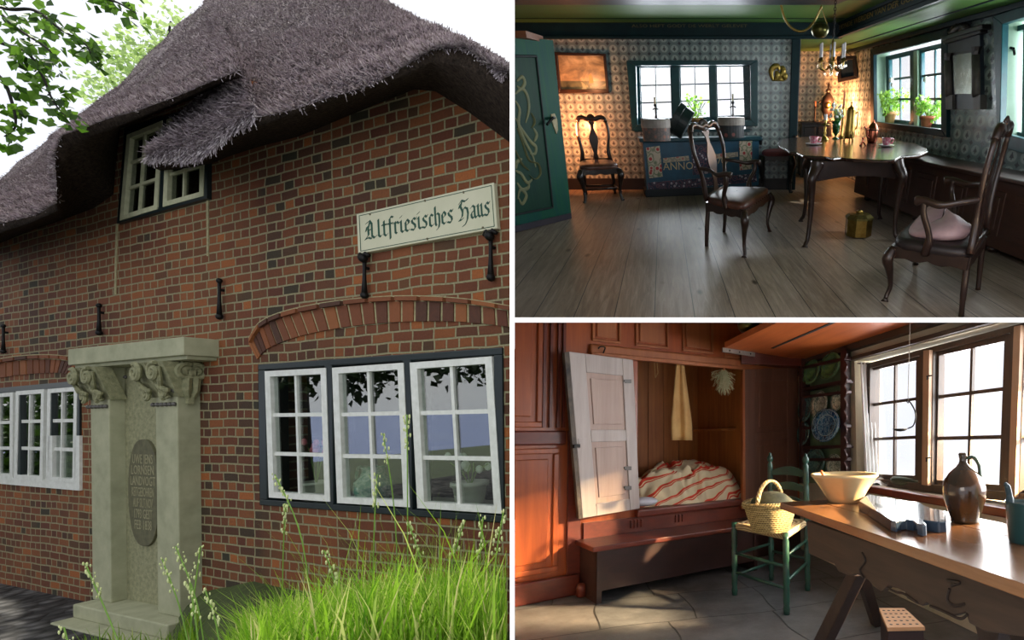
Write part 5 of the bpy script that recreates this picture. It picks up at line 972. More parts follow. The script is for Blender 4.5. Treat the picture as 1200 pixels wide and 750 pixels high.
# ---- chandelier, hanging smoking pot and chain
cy = 6.6; cC = B.dep(974.5, 76, cy); s = 1/B.px(cC); th = T(B, 'brass_chandelier', 'small brass chandelier with crystal drops and white candles hanging above the tea table', 'chandelier', cC)
th.p('stem', G().lathe([(0, -11*s), (1.6*s, -9*s), (1*s, -7*s), (3.4*s, -3*s), (3*s, 0), (1.2*s, 3*s), (2.2*s, 6*s), (1*s, 9*s), (2.6*s, 13*s), (1*s, 17*s), (1.8*s, 21*s), (.5*s, 26*s)], cC, 14), brass, smooth=True); g = G()
ztop = Z2-cC.z
for k in range(int(ztop/(3.4*s))): zc_ = 26*s+k*3.0*s; g.tube([cC+Vector((math.cos(a_)*1.1*s*(k % 2), math.cos(a_)*1.1*s*((k+1) % 2), zc_+math.sin(a_)*1.9*s)) for a_ in [2*math.pi*j/10 for j in range(10)]], .45*s, 5, closed=True)
th.p('chain', g, iron)
cr_ = glass_mat('crystal', .3, (.95, .95, .9, 1)); 
for k in range(6):
    a_ = math.pi/6+k*math.pi/3; e = Vector((math.cos(a_), math.sin(a_), 0)); R1 = 15*s; P = catmull([cC+e*2*s, cC+e*7*s+Vector((0, 0, -5*s)), cC+e*R1*.9+Vector((0, 0, -4*s)), cC+e*R1+Vector((0, 0, 3*s))], 5); arm = th.p('arm', G().tube(P, .9*s, 7), brass, smooth=True)
    cp = cC+e*R1; th.p('drip_pan', G().lathe([(0, 2.5*s), (3.6*s, 3.2*s), (3.8*s, 3.8*s), (1.3*s, 4*s), (1.6*s, 7*s), (0, 7*s)], cp, 12), brass, parent=arm, smooth=True)
    th.p('candle', G().lathe([(1.35*s, 6*s), (1.3*s, 21*s), (0, 21.5*s)], cp, 10), chn, parent=arm)
    g = G()
    for j in range(5): g.ball(cp+Vector((math.cos(j*1.3)*3.4*s, math.sin(j*1.3)*3.4*s, -1.0*s-(j % 2)*2*s)), .8*s, 6, 4, (1, 1, 2.2))
    g.ball(cC+e*8*s+Vector((0, 0, -9*s)), .9*s, 6, 4, (1, 1, 2.4)); th.p('crystal_drops', g, cr_, parent=arm)
pc = B.dep(961, 35, 6.9); s = 1/B.px(pc); th = T(B, 'hanging_smoke_pot', 'oval brass pot slung on thin chains under the ceiling left of the chandelier', 'hanging pot', pc); th.p('pot', G().lathe([(3*s, -8*s), (8*s, -6*s), (10.5*s, -1*s), (10*s, 3*s), (7*s, 6*s), (6.6*s, 6*s), (8.5*s, 2*s), (0, 0)], pc, 22), mat('dark_brass', S(120, 112, 54), S(60, 64, 36), rough=.3, metal=.8, scale=8), smooth=True)
tpz = pc+Vector((4*s, 0, 36*s)); top_ = Vector((tpz.x, tpz.y, Z2)); g = G()
for e in (-1, 1): g.tube([pc+Vector((e*8*s, 0, 5*s)), pc+Vector((0, 0, 22*s))], .5*s, 5)
g.tube([pc+Vector((0, 0, 22*s)), pc+Vector((3*s, 0, 45*s)), Vector((pc.x+3*s, pc.y, Z2))], .6*s, 5); th.p('chains', g, gold)
P = catmull([B.dep(915, 4, 7), B.dep(919, 20, 7), B.dep(926, 31, 7), B.dep(936, 36.5, 7), B.dep(946, 34, 7), B.dep(956, 22, 7), pc+Vector((0, -.02, 22*s))], 6); P = [Vector((P[0].x, P[0].y, Z2))]+P
T(B, 'slack_cord', 'slack pale cord looping down from the ceiling beam to the hanging pot', 'cord', P[0], g=G().tube(P, .012, 6), m=gold, smooth=True)
# ---- alcove: cabinet, clock, picture
CYc = 10.9; a0 = B.dep(940, 143, CYc); a1 = B.dep(975, 143, CYc); th = T(B, 'corner_cabinet', 'low black cabinet in the lamp-lit tiled alcove behind the table', 'cabinet', Vector(((a0.x+a1.x)/2, CYc+.3, 0)))
th.p('carcass', G().b2(a0.x, a1.x, CYc, CYc+.5, .05, a0.z-.03), MC['black_oak']); th.p('top_board', G().b2(a0.x-.04, a1.x+.04, CYc-.04, CYc+.52, a0.z-.03, a0.z), MC['black_oak'], bevel=.008); m_ = (a0.x+a1.x)/2
for xa, xb in ((a0.x+.04, m_-.02), (m_+.02, a1.x-.04)): d_ = th.p('door', G().b2(xa, xb, CYc-.02, CYc, .15, a0.z-.08), MC['black_oak'], bevel=.01); th.p('knob', G().ball(Vector((xb-.05 if xb < m_ else xa+.05, CYc-.035, a0.z*.55)), .015, 6, 4), brass, parent=d_)
g = G()
for xa in (a0.x+.04, a1.x-.04):
    for ya_ in (CYc+.05, CYc+.45): g.b2(xa-.03, xa+.03, ya_-.03, ya_+.03, 0, .06)
th.p('feet', g, MC['black_oak'])
b_ = Vector((B.dep(968.5, 143, CYc+.15).x, CYc+.15, a0.z)); s = 1/B.px(b_); th = T(B, 'mantel_clock', 'black urn-shaped mantel clock with pointed finial on the alcove cabinet', 'clock', b_); bo = MC['black_oak']
th.p('case', G().lathe([(5*s, 0), (5*s, 1.5*s), (3*s, 3*s), (4.5*s, 6*s), (7*s, 12*s), (7.2*s, 20*s), (6*s, 25*s), (3*s, 28*s), (2*s, 30*s)], b_, 14), bo, smooth=True); th.p('finial', G().lathe([(2*s, 29*s), (3*s, 32*s), (1*s, 34*s), (1.6*s, 37*s), (0, 41*s)], b_, 10), bo, smooth=True)
for e in (-1, 1): th.p('scroll', G().tube(spiral(b_+Vector((e*7*s, 0, 19*s)), 3*s, 1.2, Vector((e, 0, 0)), Vector((0, 0, 1))), .9*s, 6), bo, smooth=True)
th.p('dial', G().lathe([(3.4*s, 0), (3.2*s, .01), (0, .012)], b_+Vector((0, -7.0*s, 17*s)), 18, Matrix.Rotation(math.pi/2, 3, 'X')), brass, smooth=True)
b_ = Vector((B.dep(954.5, 143, CYc+.12).x, CYc+.12, a0.z)); th = T(B, 'candle_stand', 'thin black candle stand left of the mantel clock in the alcove', 'candlestick', b_); th.p('stem', G().lathe([(3*s, 0), (.8*s, 2*s), (1.4*s, 8*s), (.7*s, 12*s), (1.6*s, 16*s)], b_, 10), iron, smooth=True); th.p('candle', G().lathe([(.8*s, 15*s), (.7*s, 21*s), (0, 21*s)], b_, 8), MC['amber_candle'])
p = B.hit(993, 78, (rwx(10.9)-.16, 10.9, 0), (1, .55, 0)); 
PIC = (Vector((rwx(10.9)-.22, 10.9, 0)), Vector((.86, -.5, 0)).normalized(), Vector((0, 0, 1)), Vector((-.5, -.86, 0)).normalized())
qk = [(980.5, 66), (1002, 65), (1005.5, 92), (981.5, 97)]; th = T(B, 'black_framed_picture', 'small dark picture in a heavy black frame hung across the alcove corner', 'picture', B.on(PIC, 993, 80)); window_frame(th, B, PIC, qk, [bl(qk, .18, .16), bl(qk, .82, .16), bl(qk, .82, .84), bl(qk, .18, .84)], -.03, .03, MC['black_oak']); th.p('canvas', G().pp(B, PIC, [bl(qk, .15, .14), bl(qk, .85, .14), bl(qk, .85, .86), bl(qk, .15, .86)], -.03, .0), mat('dark_blue_canvas', S(26, 44, 60), S(18, 30, 44), rough=.3)); th.p('hanging_wire', G().tube([B.on(PIC, 985, 66, 0), B.on(PIC, 991, 60, -.1), B.on(PIC, 998, 65.5, 0)], .006, 5), iron)
# ---- pier mirror between the side windows
cab = T(B, 'pier_mirror', 'dark carved pier mirror with shell crest and half columns between the side windows', 'mirror', B.on(PR, 1128, 130)); n1 = .07
blk = mat('blue_black_wood', S(40, 48, 60), S(28, 34, 44), rough=.4, scale=10); clm = mat('worn_column', S(96, 92, 88), S(70, 66, 64), rough=.5, scale=12)
def cq(*p): return [p[i] for i in range(4)]
cab.p('back_board', G().pp(B, PR, cq((1106, 47), (1148, 36), (1150, 128), (1108.5, 128.5)), 0, n1*.6), blk); g = G().pp(B, PR, cq((1101, 43), (1151, 28), (1151, 34), (1103, 48)), 0, n1*1.5); g.pp(B, PR, cq((1104, 48), (1149, 34), (1149, 39), (1105, 52)), 0, n1*1.2); cab.p('cornice', g, MC['black_oak'], bevel=.008)
g = G().pp(B, PR, cq((1114, 62), (1141, 59), (1140.5, 110.5), (1117, 111)), 0, n1*.75); gf = cab.p('glass_frame', g, MC['black_oak']); cab.p('mirror_glass', G().pp(B, PR, cq((1116.5, 65), (1138.5, 61.5), (1138.5, 110), (1118.5, 110)), 0, n1*.85), mat('old_mirror', S(200, 204, 190), S(150, 150, 136), rough=.22, metal=.9, scale=7), parent=gf)
for x_, ya_, yb2 in ((1111, 71, 112), (1143.5, 64, 112)):
    a_ = B.on(PR, x_, ya_, n1); b2_ = B.on(PR, x_+1, yb2, n1); c_ = cab.p('column', G().tube([a_, b2_], .045, 12), clm, smooth=True); cab.p('column_capital', G().tube([a_+Vector((0, 0, .07)), a_+Vector((0, 0, .03)), a_], [.06, .05, .05], 8), MC['black_oak'], parent=c_); cab.p('column_base', G().pp(B, PR, cq((x_-3.5, yb2-1), (x_+5, yb2-1), (x_+5, 128), (x_-3, 128)), 0, n1*1.1), clm, parent=c_)
g = G(); hub = B.on(PR, 1124, 36, n1)
for k in range(9): a_ = math.radians(-78+19.5*k); tip = B.on(PR, 1124+12*math.sin(a_), 36.5-8.5*math.cos(a_)-3*math.sin(a_), n1); g.tube([hub, hub.lerp(tip, .6), tip], [.014, .03, .02], 6)
cab.p('shell_crest', g, MC['black_oak'], smooth=True)
# ================================================================ PLACE C: kitchen with the box bed
CCx = (CB[0], -CB[1]); CCy = pixplane_y(377.9)
w0 = C.floor(604, 709); w1 = C.floor(675, 695); dv = C.ray(1645, 503); dv.z = 0; dv.normalize(); PW = (Vector((w0.x, w0.y, 0)), dv, Vector((0, 0, 1)), dv.cross(Vector((0, 0, 1))))
XW = C.on(PW, 937, 600).x; PV = (Vector((XW, 5, 0)), Vector((0, -1, 0)), Vector((0, 0, 1)), Vector((-1, 0, 0)))
def off_for(pa, pb, y):
    ya_ = C.on(PV, pa, y).y; lo, hi = 0, 1.2
    for _ in range(40):
        mid = (lo+hi)/2
        if C.on(PV, pb, y, -mid).y > ya_: hi = mid
        else: lo = mid
    return mid
OW = off_for(1003, 1019.5, 500); print('C window depth', OW)
area('daylight_kitchen', C.M, Vector((XW+OW+.35, 2.5, 1.2)), (-1, .12, -.3), 3.4, .95, 125, (.95, .97, 1))
area('low_sun', C.M, Vector((XW+OW+2.2, 1.15, 1.86)), (-1, .54, -.29), .25, .25, 520, (1, .70, .38), spread=.9)
area('fill_front', C.M, (-.1, .35, 1.15), (.15, 1, -.25), .8, .5, 5, (1, .9, .78))  # added warm fill from the camera side, brightens the bed recess
def stC(n, g, m, cut=True, top=True, **k):
    o = struct(C, n, g, m, **k)
    if cut: clip(o, *CCx)
    if top: clip(o, *CCy)
    return o
def cpart(th, o, x=True, y=True):
    par = o.parent; o.parent = None; o.matrix_world = C.M @ Matrix.Translation(th.loc)
    if x: clip(o, *CCx)
    if y: clip(o, *CCy)
    o.parent = par; o.matrix_basis = Matrix(); return o
red = wood('red_brown_wood', S(176, 88, 36), S(128, 56, 24), rough=.36, axis=2, scale=2.5, bump=.12, coat=.2); redd = wood('dark_red_wood', S(116, 46, 26), S(76, 28, 18), rough=.4, axis=0, scale=3, bump=.15, coat=.15); hon = wood('honey_wood', S(176, 104, 56), S(140, 76, 38), rough=.5, axis=2, scale=2)
ora = wood('orange_ceiling_wood', S(206, 112, 56), S(168, 82, 40), rough=.45, axis=1, scale=2); oak = wood('table_oak', S(150, 104, 66), S(98, 66, 44), rough=.24, axis=1, scale=2.5, coat=.4, bump=.1); grey_oak = wood('dark_weathered_oak', S(84, 66, 52), S(48, 38, 32), rough=.6, axis=1, scale=4)
plast = mat('lime_plaster', S(216, 206, 180), S(190, 178, 150), rough=.9, scale=5, bump=.2)
t = NT('stone_slabs'); c = t.n('TexCoord'); ns = t.n('TexNoise'); ns.inputs['Scale'].default_value = 1.2; t.l(c.outputs['Object'], ns.inputs['Vector']); vm = t.n('VectorMath', operation='MULTIPLY_ADD'); vm.inputs[1].default_value = (.2, .2, 0); t.l(ns.outputs['Color'], vm.inputs[0]); t.l(c.outputs['Object'], vm.inputs[2])
b = t.n('TexBrick', offset=.45, squash=.8, squash_frequency=2); b.inputs['Scale'].default_value = 1; b.inputs['Brick Width'].default_value = .62; b.inputs['Row Height'].default_value = .5; b.inputs['Mortar Size'].default_value = .005; b.inputs['Color1'].default_value = (0, 0, 0, 1); b.inputs['Color2'].default_value = (1, 1, 1, 1); t.l(vm.outputs[0], b.inputs['Vector'])
f = t.noise(c.outputs['Object'], 7, 7, .65); col = t.ramp(f, [(.3, S(66, 68, 70)), (.6, S(104, 106, 108)), (.8, S(128, 120, 112))]); col = t.mix(.3, col, t.ramp(b.outputs['Color'], [(0, S(70, 76, 84)), (.6, S(108, 106, 104)), (1, S(116, 96, 84))])); col = t.mix(b.outputs['Fac'], col, S(44, 44, 44)); t.set(Base_Color=col, Roughness=.42); t.bump(t.math('SUBTRACT', t.math('MULTIPLY', f, .6), b.outputs['Fac']), .5, .012)
stC('floor_stone', G().b2(-3, XW, .6, 6, -.05, 0), t.m, top=False)
# bed wall: boards with the opening of the box bed
zr0, zr1 = 1.545, 1.62; zb0 = .485
ol = uvz(PW, C.on(PW, 747, 500))[0]; orr = uvz(PW, C.on(PW, 873, 500))[0]; ue = uvz(PW, C.on(PW, 937, 500))[0]
stC('wall_panelling', holed(G(), C, PW, -1.2, ue, 0, 2.6, [(ol, orr, zb0, zr0)], -.04, 0), red)
def pq_(name, q, n, m, top=True, n0=0, **k):
    return stC(name, G().pp(C, PW, q, n0, n), m, top=top, **k)
# mouldings and raised panels
def wp(u0, u1, z0, z1, n): O, U, V, N = PW; return [O+U*a+V*b_+N*n for a, b_ in ((u0, z0), (u1, z0), (u1, z1), (u0, z1))]
def panel(u0, u1, z0, z1, m, nm='trim_raised_panel', fr_=.035, raise_=.018):
    O, U, V, N = PW; g = G()
    for a in ((u0, u1, z1-fr_, z1), (u0, u1, z0, z0+fr_), (u0, u0+fr_, z0+fr_, z1-fr_), (u1-fr_, u1, z0+fr_, z1-fr_)): g.prism(wp(*a, raise_), N*-raise_)
    g.prism(wp(u0+fr_*1.9, u1-fr_*1.9, z0+fr_*1.9, z1-fr_*1.9, raise_*.7), N*-raise_*.7); stC(nm, g, m, bevel=.006)
U_ = lambda x, y=500: uvz(PW, C.on(PW, x, y))[0]
Zp = lambda x, y: C.on(PW, x, y).z
panel(-1.0, U_(658, 560)-.02, .16, .93, red); panel(-1.0, U_(636, 420), 1.06, 2.4, red)
stC('trim_cupboard_rail', G().prism(wp(-1.2, U_(662), .95, 1.04, .03), PW[3]*-.03), redd, bevel=.01); stC('baseboard_cupboard', G().prism(wp(-1.2, U_(676, 690), 0, .13, .05), PW[3]*-.05), redd, bevel=.01)
g = G()
for x_ in (637, 645, 654, 660): g.prism(wp(U_(x_, 430)-.008, U_(x_, 430)+.008, 1.06, 2.5, .025), PW[3]*-.025)
stC('trim_pilaster_fillets', g, redd); stC('trim_cupboard_stile', G().prism(wp(U_(664, 600), U_(679, 600), .1, 1.04, .022), PW[3]*-.022), redd)
for a, b_ in ((693, 727), (744, 783), (799, 835)): panel(U_(a, 400), U_(b_, 400), zr1+.02, 2.5, hon, fr_=.018)
stC('trim_frieze_rail', G().prism(wp(U_(690, 420), ue, zr0, zr1, .03), PW[3]*-.03), hon, bevel=.012); stC('trim_frieze_lip', G().prism(wp(U_(690, 420), ue, zr0-.012, zr0+.018, .045), PW[3]*-.045), hon, bevel=.006)
panel(U_(848, 420), U_(879, 420), zr1+.01, zr1+.06, hon, fr_=.012)
stC('trim_bed_threshold', G().prism(wp(ol-.02, orr+.02, zb0-.045, zb0+.006, .05), PW[3]*-.12), redd, bevel=.01)
# panelled front below the bed with fluted blocks
stC('trim_bed_front', G().prism(wp(U_(684), ue, .34, zb0-.045, .02), PW[3]*-.02), redd)
stC('trim_lower_dark_strip', G().prism(wp(U_(684), ue, 0, .34, .012), PW[3]*-.012), wood('very_dark_wood', S(58, 30, 26), S(34, 20, 18), rough=.45, axis=0, scale=3))  # darker strip laid over the lower wall
g = G()
for x_ in (738, 742, 746, 750, 790, 794, 798): g.prism(wp(U_(x_, 612)-.006, U_(x_, 612)+.006, .37, zb0-.06, .032), PW[3]*-.03)
stC('trim_fluting', g, redd, bevel=.004)
# inside of the box bed
BD = .85; plk = wood('bed_planks', S(196, 126, 62), S(140, 80, 40), rough=.55, axis=2, scale=2)
g = G(); O, U, V, N = PW; nb_ = 9
for i in range(nb_): a = lerp(ol-.25, orr+.2, i/nb_); b_ = lerp(ol-.25, orr+.2, (i+1)/nb_); g.prism(wp(a+.004, b_-.004, zb0-.15, zr0+.25, -BD+random.uniform(-.004, .004)), N*-.03)
stC('wall_bed_back', g, plk); stC('wall_bed_side', G().prism([O+U*(orr+.1)+V*z-N*n for z, n in ((zb0-.15, .04), (zb0-.15, BD+.03), (zr0+.25, BD+.03), (zr0+.25, .04))], U*.03), plk); stC('wall_bed_end', G().prism([O+U*(ol-.28)+V*z-N*n for z, n in ((zb0-.15, .04), (zb0-.15, BD), (zr0+.25, BD), (zr0+.25, .04))], U*.03), plk)
stC('ceiling_bed', G().prism(wp(ol-.3, orr+.15, zr0+.22, zr0+.25, -.04), N*-BD), redd); stC('floor_bed', G().prism(wp(ol-.3, orr+.15, zb0-.18, zb0-.12, -.04), N*-BD), redd)
# white door folded to the left, brown door folded to the right
hA = C.on(PW, 746, 596, .05); zdb = .49; eA = C.floor(683, 607, zdb); PDr = vplane((eA.x, eA.y), (hA.x, hA.y))
th = T(C, 'box_bed_door', 'worn pale lilac-white panelled door of the box bed, folded open to the left', 'door', Vector((hA.x, hA.y, 0)))
wd = wood('worn_white_paint', S(196, 186, 180), S(164, 148, 140), rough=.5, axis=2, scale=2.5, bump=.15); wdp = wood('worn_panel_paint', S(188, 164, 152), S(160, 132, 118), rough=.5, axis=2, scale=2.5)
Qd = [(667, 412), (742, 421.5), (750, 596), (683, 607.5)]; g = G()
for s4 in ((0, .25, 0, 1), (.83, 1, 0, 1), (.25, .83, 0, .115), (.25, .83, .47, .545), (.25, .83, .925, 1)): g.pp(C, PDr, sq(Qd, *s4), -.028, 0)
th.p('door_frame', g, wd, bevel=.004)
for v0, v1 in ((.115, .47), (.545, .925)):
    th.p('door_panel', G().pp(C, PDr, sq(Qd, .24, .84, v0-.01, v1+.01), -.02, -.010).pp(C, PDr, sq(Qd, .31, .77, v0+.035, v1-.035), -.02, -.002), wdp, bevel=.003)
th.p('door_edge', G().pp(C, PDr, [(661.5, 413), (667, 412), (683, 607.5), (678.5, 608)], -.032, -.004), mat('dark_edge', S(110, 96, 80), S(40, 32, 28)))
lk = th.p('lock_plate', G().pp(C, PDr, [(678, 514), (688, 513), (689, 525), (679, 526)], 0, .004), wd); th.p('keyhole', G().pp(C, PDr, [(673, 521), (680, 520.5), (680, 524.5), (673, 525)], .003, .02), iron, parent=lk)
for y_ in (446, 548, 571): th.p('hinge', G().pp(C, PDr, [(733, y_-1.5), (740, y_-1.5), (740, y_+3), (733, y_+3)], 0, .006).pp(C, PDr, [(732, y_-1), (734.5, y_-1), (734.5, y_+1.5), (732, y_+1.5)], 0, .01), mat('grey_hinge', S(120, 116, 112), S(70, 66, 64), rough=.5, metal=.4))
th = T(C, 'bed_door_leaf', 'dark brown panelled door of the box bed, folded flat to the right', 'door', C.on(PW, 874, 596)); brn = wood('matt_brown_wood', S(124, 84, 66), S(90, 60, 48), rough=.55, axis=2, scale=2)
Qd = [(873, 433), (935.5, 430.5), (935, 588), (874, 596)]; g = G()
for s4 in ((0, .2, 0, 1), (.8, 1, 0, 1), (.2, .8, 0, .09), (.2, .8, .46, .52), (.2, .8, .92, 1)): g.pp(C, PW, sq(Qd, *s4), .03, .058)
th.p('door_frame', g, brn, bevel=.003)
for v0, v1 in ((.09, .46), (.52, .92)): th.p('door_panel', G().pp(C, PW, sq(Qd, .19, .81, v0-.01, v1+.01), .03, .047).pp(C, PW, sq(Qd, .27, .73, v0+.04, v1-.04), .03, .054), brn, bevel=.003)
th.p('door_edge', G().pp(C, PW, [(870.5, 434), (873, 433), (874, 596), (871, 597)], .025, .055), hon)
# bench in front of the bed
zbn = .338; f0 = C.floor(695, 642, zbn); f1 = C.floor(877, 616, zbn); th = T(C, 'bed_step_bench', 'long dark red step bench along the foot of the box bed', 'bench', f0.lerp(f1, .5)*1); th.loc.z = 0; th.o.matrix_world = C.M @ Matrix.Translation(th.loc)
dd = (f1-f0).normalized(); nb2 = dd.cross(Vector((0, 0, 1))); 
if nb2.y > 0: nb2 = -nb2
dep = .30; z_ = Vector((0, 0, 1)); f1 = f1+dd*.12
th.p('seat_board', G().prism([f0-z_*.028, f1-z_*.028, f1-nb2*dep-z_*.028, f0-nb2*dep-z_*.028], z_*.03), redd, bevel=.005); i0 = f0+dd*.03-nb2*.02; i1 = f1-dd*.03-nb2*.02
th.p('front_board', G().prism([Vector((i0.x, i0.y, .07)), Vector((i1.x, i1.y, .07)), Vector((i1.x, i1.y, zbn-.03)), Vector((i0.x, i0.y, zbn-.03))], -nb2*.02), wood('very_dark_wood', S(58, 30, 26), S(34, 20, 18), rough=.45, axis=0, scale=3))
for p in (i0, i1-dd*.03): th.p('end_board', G().prism([Vector((p.x, p.y, 0))+nb2*.01, Vector((p.x, p.y, 0))+dd*.03+nb2*.01, Vector((p.x, p.y, zbn-.028))+dd*.03+nb2*.01, Vector((p.x, p.y, zbn-.028))+nb2*.01], -nb2*(dep-.02)), MC['very_dark_wood'])
th.p('stretcher', G().prism([Vector((i0.x, i0.y, .05))-nb2*.2, Vector((i1.x, i1.y, .05))-nb2*.2, Vector((i1.x, i1.y, .075))-nb2*.2, Vector((i0.x, i0.y, .075))-nb2*.2], -nb2*.02), MC['very_dark_wood'])
th2 = T(C, 'turned_floor_block', 'small turned wooden foot at the corner of the cupboard plinth', 'wooden foot', C.on(PW, 682, 693, .05)); b_ = Vector((C.on(PW, 682, 640, .1).x, C.on(PW, 682, 640, .1).y, 0)); th2.loc = b_; th2.o.matrix_world = C.M @ Matrix.Translation(b_); th2.p('foot', G().lathe([(.025, 0), (.035, .015), (.03, .035), (.035, .05), (.025, .08)], b_, 12), redd, smooth=True)
# striped bedding heaped in the bed
t = NT('striped_linen'); v = t.coord(); sp = t.n('SeparateXYZ'); nn_ = t.n('TexNoise'); nn_.inputs['Scale'].default_value = 3.2; nn_.inputs['Detail'].default_value = 2; t.l(v, nn_.inputs['Vector']); va = t.n('VectorMath', operation='MULTIPLY_ADD'); va.inputs[1].default_value = (.3, .3, .28); t.l(nn_.outputs['Color'], va.inputs[0]); t.l(v, va.inputs[2]); t.l(va.outputs[0], sp.inputs[0])
u = t.math('FRACT', t.math('MULTIPLY', t.math('ADD', t.math('MULTIPLY', sp.outputs[2], 1.4), t.math('MULTIPLY', sp.outputs[0], -.55)), 7.5))
col = t.ramp(u, [(0, S(214, 196, 160)), (.54, S(220, 204, 170)), (.56, S(190, 52, 34)), (.62, S(200, 60, 38)), (.64, S(214, 190, 150)), (.68, S(214, 190, 150)), (.70, S(196, 56, 34)), (.86, S(206, 64, 40)), (.88, S(216, 198, 160))]); t.set(Base_Color=col, Roughness=.85); LIN = t.m
rows = []; e0 = U_(749, 590)+.01; e1 = orr-.01; nu, nv = 90, 46
prof = [(0, .05), (.06, .10), (.14, .16), (.25, .22), (.38, .255), (.5, .275), (.62, .30), (.76, .30), (.88, .30), (.96, .285), (1, .26)]
def pf(s):
    for (a, b_), (c_, d_) in zip(prof, prof[1:]):
        if a <= s <= c_: return lerp(b_, d_, (s-a)/(c_-a))
    return prof[-1][1]
for j in range(nv+1):
    tv = j/nv; r = []
    for i in range(nu+1):
        s = i/nu; h = pf(s)*math.sin(min(1, tv*2.6)*math.pi/2)**.5*(1 if tv < .75 else math.cos((tv-.75)/.25*math.pi/2)**.4); p = O+U*lerp(e0, e1, s)-N*(.02+.6*tv); h *= 1.18; 
        q = p*5.5; fold = noise.turbulence(q+Vector((noise.noise(q*.6)*2, 0, 0)), 3, False)*.11*(1.3-s*.95)+abs(noise.noise(p*9+Vector((5, 0, 2))))*.055*(1.2-s*.9)
        r.append(Vector((p.x, p.y, zb0-.02+h*.93+(fold-.05)*min(1, h/.1))) - N*(noise.noise(q*1.3)*.05*(1.2-s)))
    rows.append(r)
T(C, 'striped_duvet', 'crumpled cream duvet with red stripes heaped in the box bed', 'duvet', O+U*lerp(e0, e1, .5)-N*.3+V*zb0, g=G().loft(rows), m=LIN, smooth=True)
pc_ = C.on(PW, 757, 590, .0); T(C, 'white_pillow', 'corner of a white pillow at the left edge of the bed', 'pillow', pc_-N*.06-V*.01, g=G().ball(pc_-N*.02+V*.012, .075, 16, 10, (1.25, .9, .42)), m=mat('white_linen', S(224, 224, 232), S(204, 206, 220), rough=.8, bump=.3), smooth=True)
# towel, dried bunch, hook, shelf in the bed recess
qn = -.08; th = T(C, 'linen_towel', 'pale yellow linen towel hanging from the rail inside the bed opening', 'towel', C.on(PW, 799, 430, qn)); rows = []
for j in range(15):
    s = j/14; r = []; yl = lerp(424, 516, s); xl = lerp(792.5, 786.5, min(1, s*1.4)); xr = lerp(801, 811, min(1, s*1.25)) 
    for i in range(17): k = i/16; p = C.on(PW, lerp(xl, xr, k), yl, qn+.018*math.sin(k*math.pi*3.2+.4)*(.4+s)); r.append(p)
    rows.append(r)
th.p('cloth', G().loft(rows), mat('yellow_linen', S(206, 168, 108), S(182, 138, 84), rough=.8, scale=5, bump=.15), smooth=True, solid=.006); th.p('loop', G().tube([C.on(PW, 796, 425, qn), C.on(PW, 797, 419, qn+.06), C.on(PW, 798.5, 425, qn)], .004, 5), stalkm)
top = C.on(PW, 848, 432, .03); th = T(C, 'dried_bunch', 'bunch of pale dried plants hanging from the bed rail', 'dried bunch', top); g = G(); sC = 1/C.px(top)
for k in range(150):
    a_ = random.uniform(0, 6.28); sp_ = random.random()**.8*16*sC; L = random.uniform(8, 34)*sC; e = Vector((math.cos(a_)*sp_, math.sin(a_)*sp_*.5, -L*(1-.35*(sp_/(15*sC))**2))); m2_ = top+e*.5+Vector((0, 0, -.01)); g.tube([top+e*.08, m2_+Vector((random.gauss(0, .012), 0, random.gauss(0, .012))), top+e], [.001, .0014, .0018], 4)
    for q in range(2): t2 = top+e*random.uniform(.6, 1)+Vector((random.gauss(0, .012), random.gauss(0, .01), random.gauss(0, .01))); g.tube([top+e*.6, t2], .0013, 4)
th.p('sprigs', g, mat('dried_stem', S(206, 204, 168), S(170, 172, 130), rough=.9)); th.p('tie', G().ball(top, .014, 8, 5), hon)
th = T(C, 'string_loop', 'short pale string loop hanging inside the bed opening left of the towel', 'string', C.on(PW, 769, 426, -.05), g=G().tube([C.on(PW, 767, 425, -.05), C.on(PW, 768, 443, -.05), C.on(PW, 771, 437, -.05), C.on(PW, 770, 425, -.05)], .0035, 5), m=MC['yellow_linen'])
a_ = C.on(PW, 706, 414, .03); th = T(C, 'iron_hook', 'black iron hook on the rail above the white door', 'hook', a_, g=G().tube(catmull([C.on(PW, 706, 416, .035), C.on(PW, 708, 411, .05), C.on(PW, 709, 407, .06), C.on(PW, 704, 406, .07), C.on(PW, 701, 408.5, .07)], 4), .0045, 7), m=iron, smooth=True)
th = T(C, 'bed_shelf', 'small dark shelf at the right end inside the box bed', 'shelf', C.on(PW, 860, 503, -.4), g=G().pp(C, PW, [(845, 502.5), (876, 500), (876, 503), (845, 505)], -.7, -.25), m=plk)
# window wall with deep recess
zs1, zs0 = C.on(PV, 1003, 423).z, .655
yj = C.on(PV, 1003, 500).y
uj = uvz(PV, Vector((XW, yj, 0)))[0]
stC('wall_window_side', holed(G(), C, PV, 5-4.6, 5+1.2, 0, 2.4, [(uj, 5-.45, zs0, zs1)], -OW-.1, 0), plast)
stC('trim_window_lintel', G().b2(XW-.035, XW+.01, .4, 4.33, zs1+.005, zs1+.03), grey_oak); stC('trim_beam_side', G().b2(XW-.06, XW+.02, .4, 4.3, zs1+.075, zs1+.14), grey_oak)
stC('trim_window_sill', G().b2(XW-.05, XW+OW, .4, yj+.02, zs0-.045, zs0), redd, bevel=.008)
cw = wood('sash_wood', S(96, 76, 62), S(62, 58, 52), rough=.4, axis=2, scale=3); PS = (PV[0]-PV[3]*OW, *PV[1:])
w = ST(C, 'window_7', (XW+OW, 2.3, 0)); g = G()
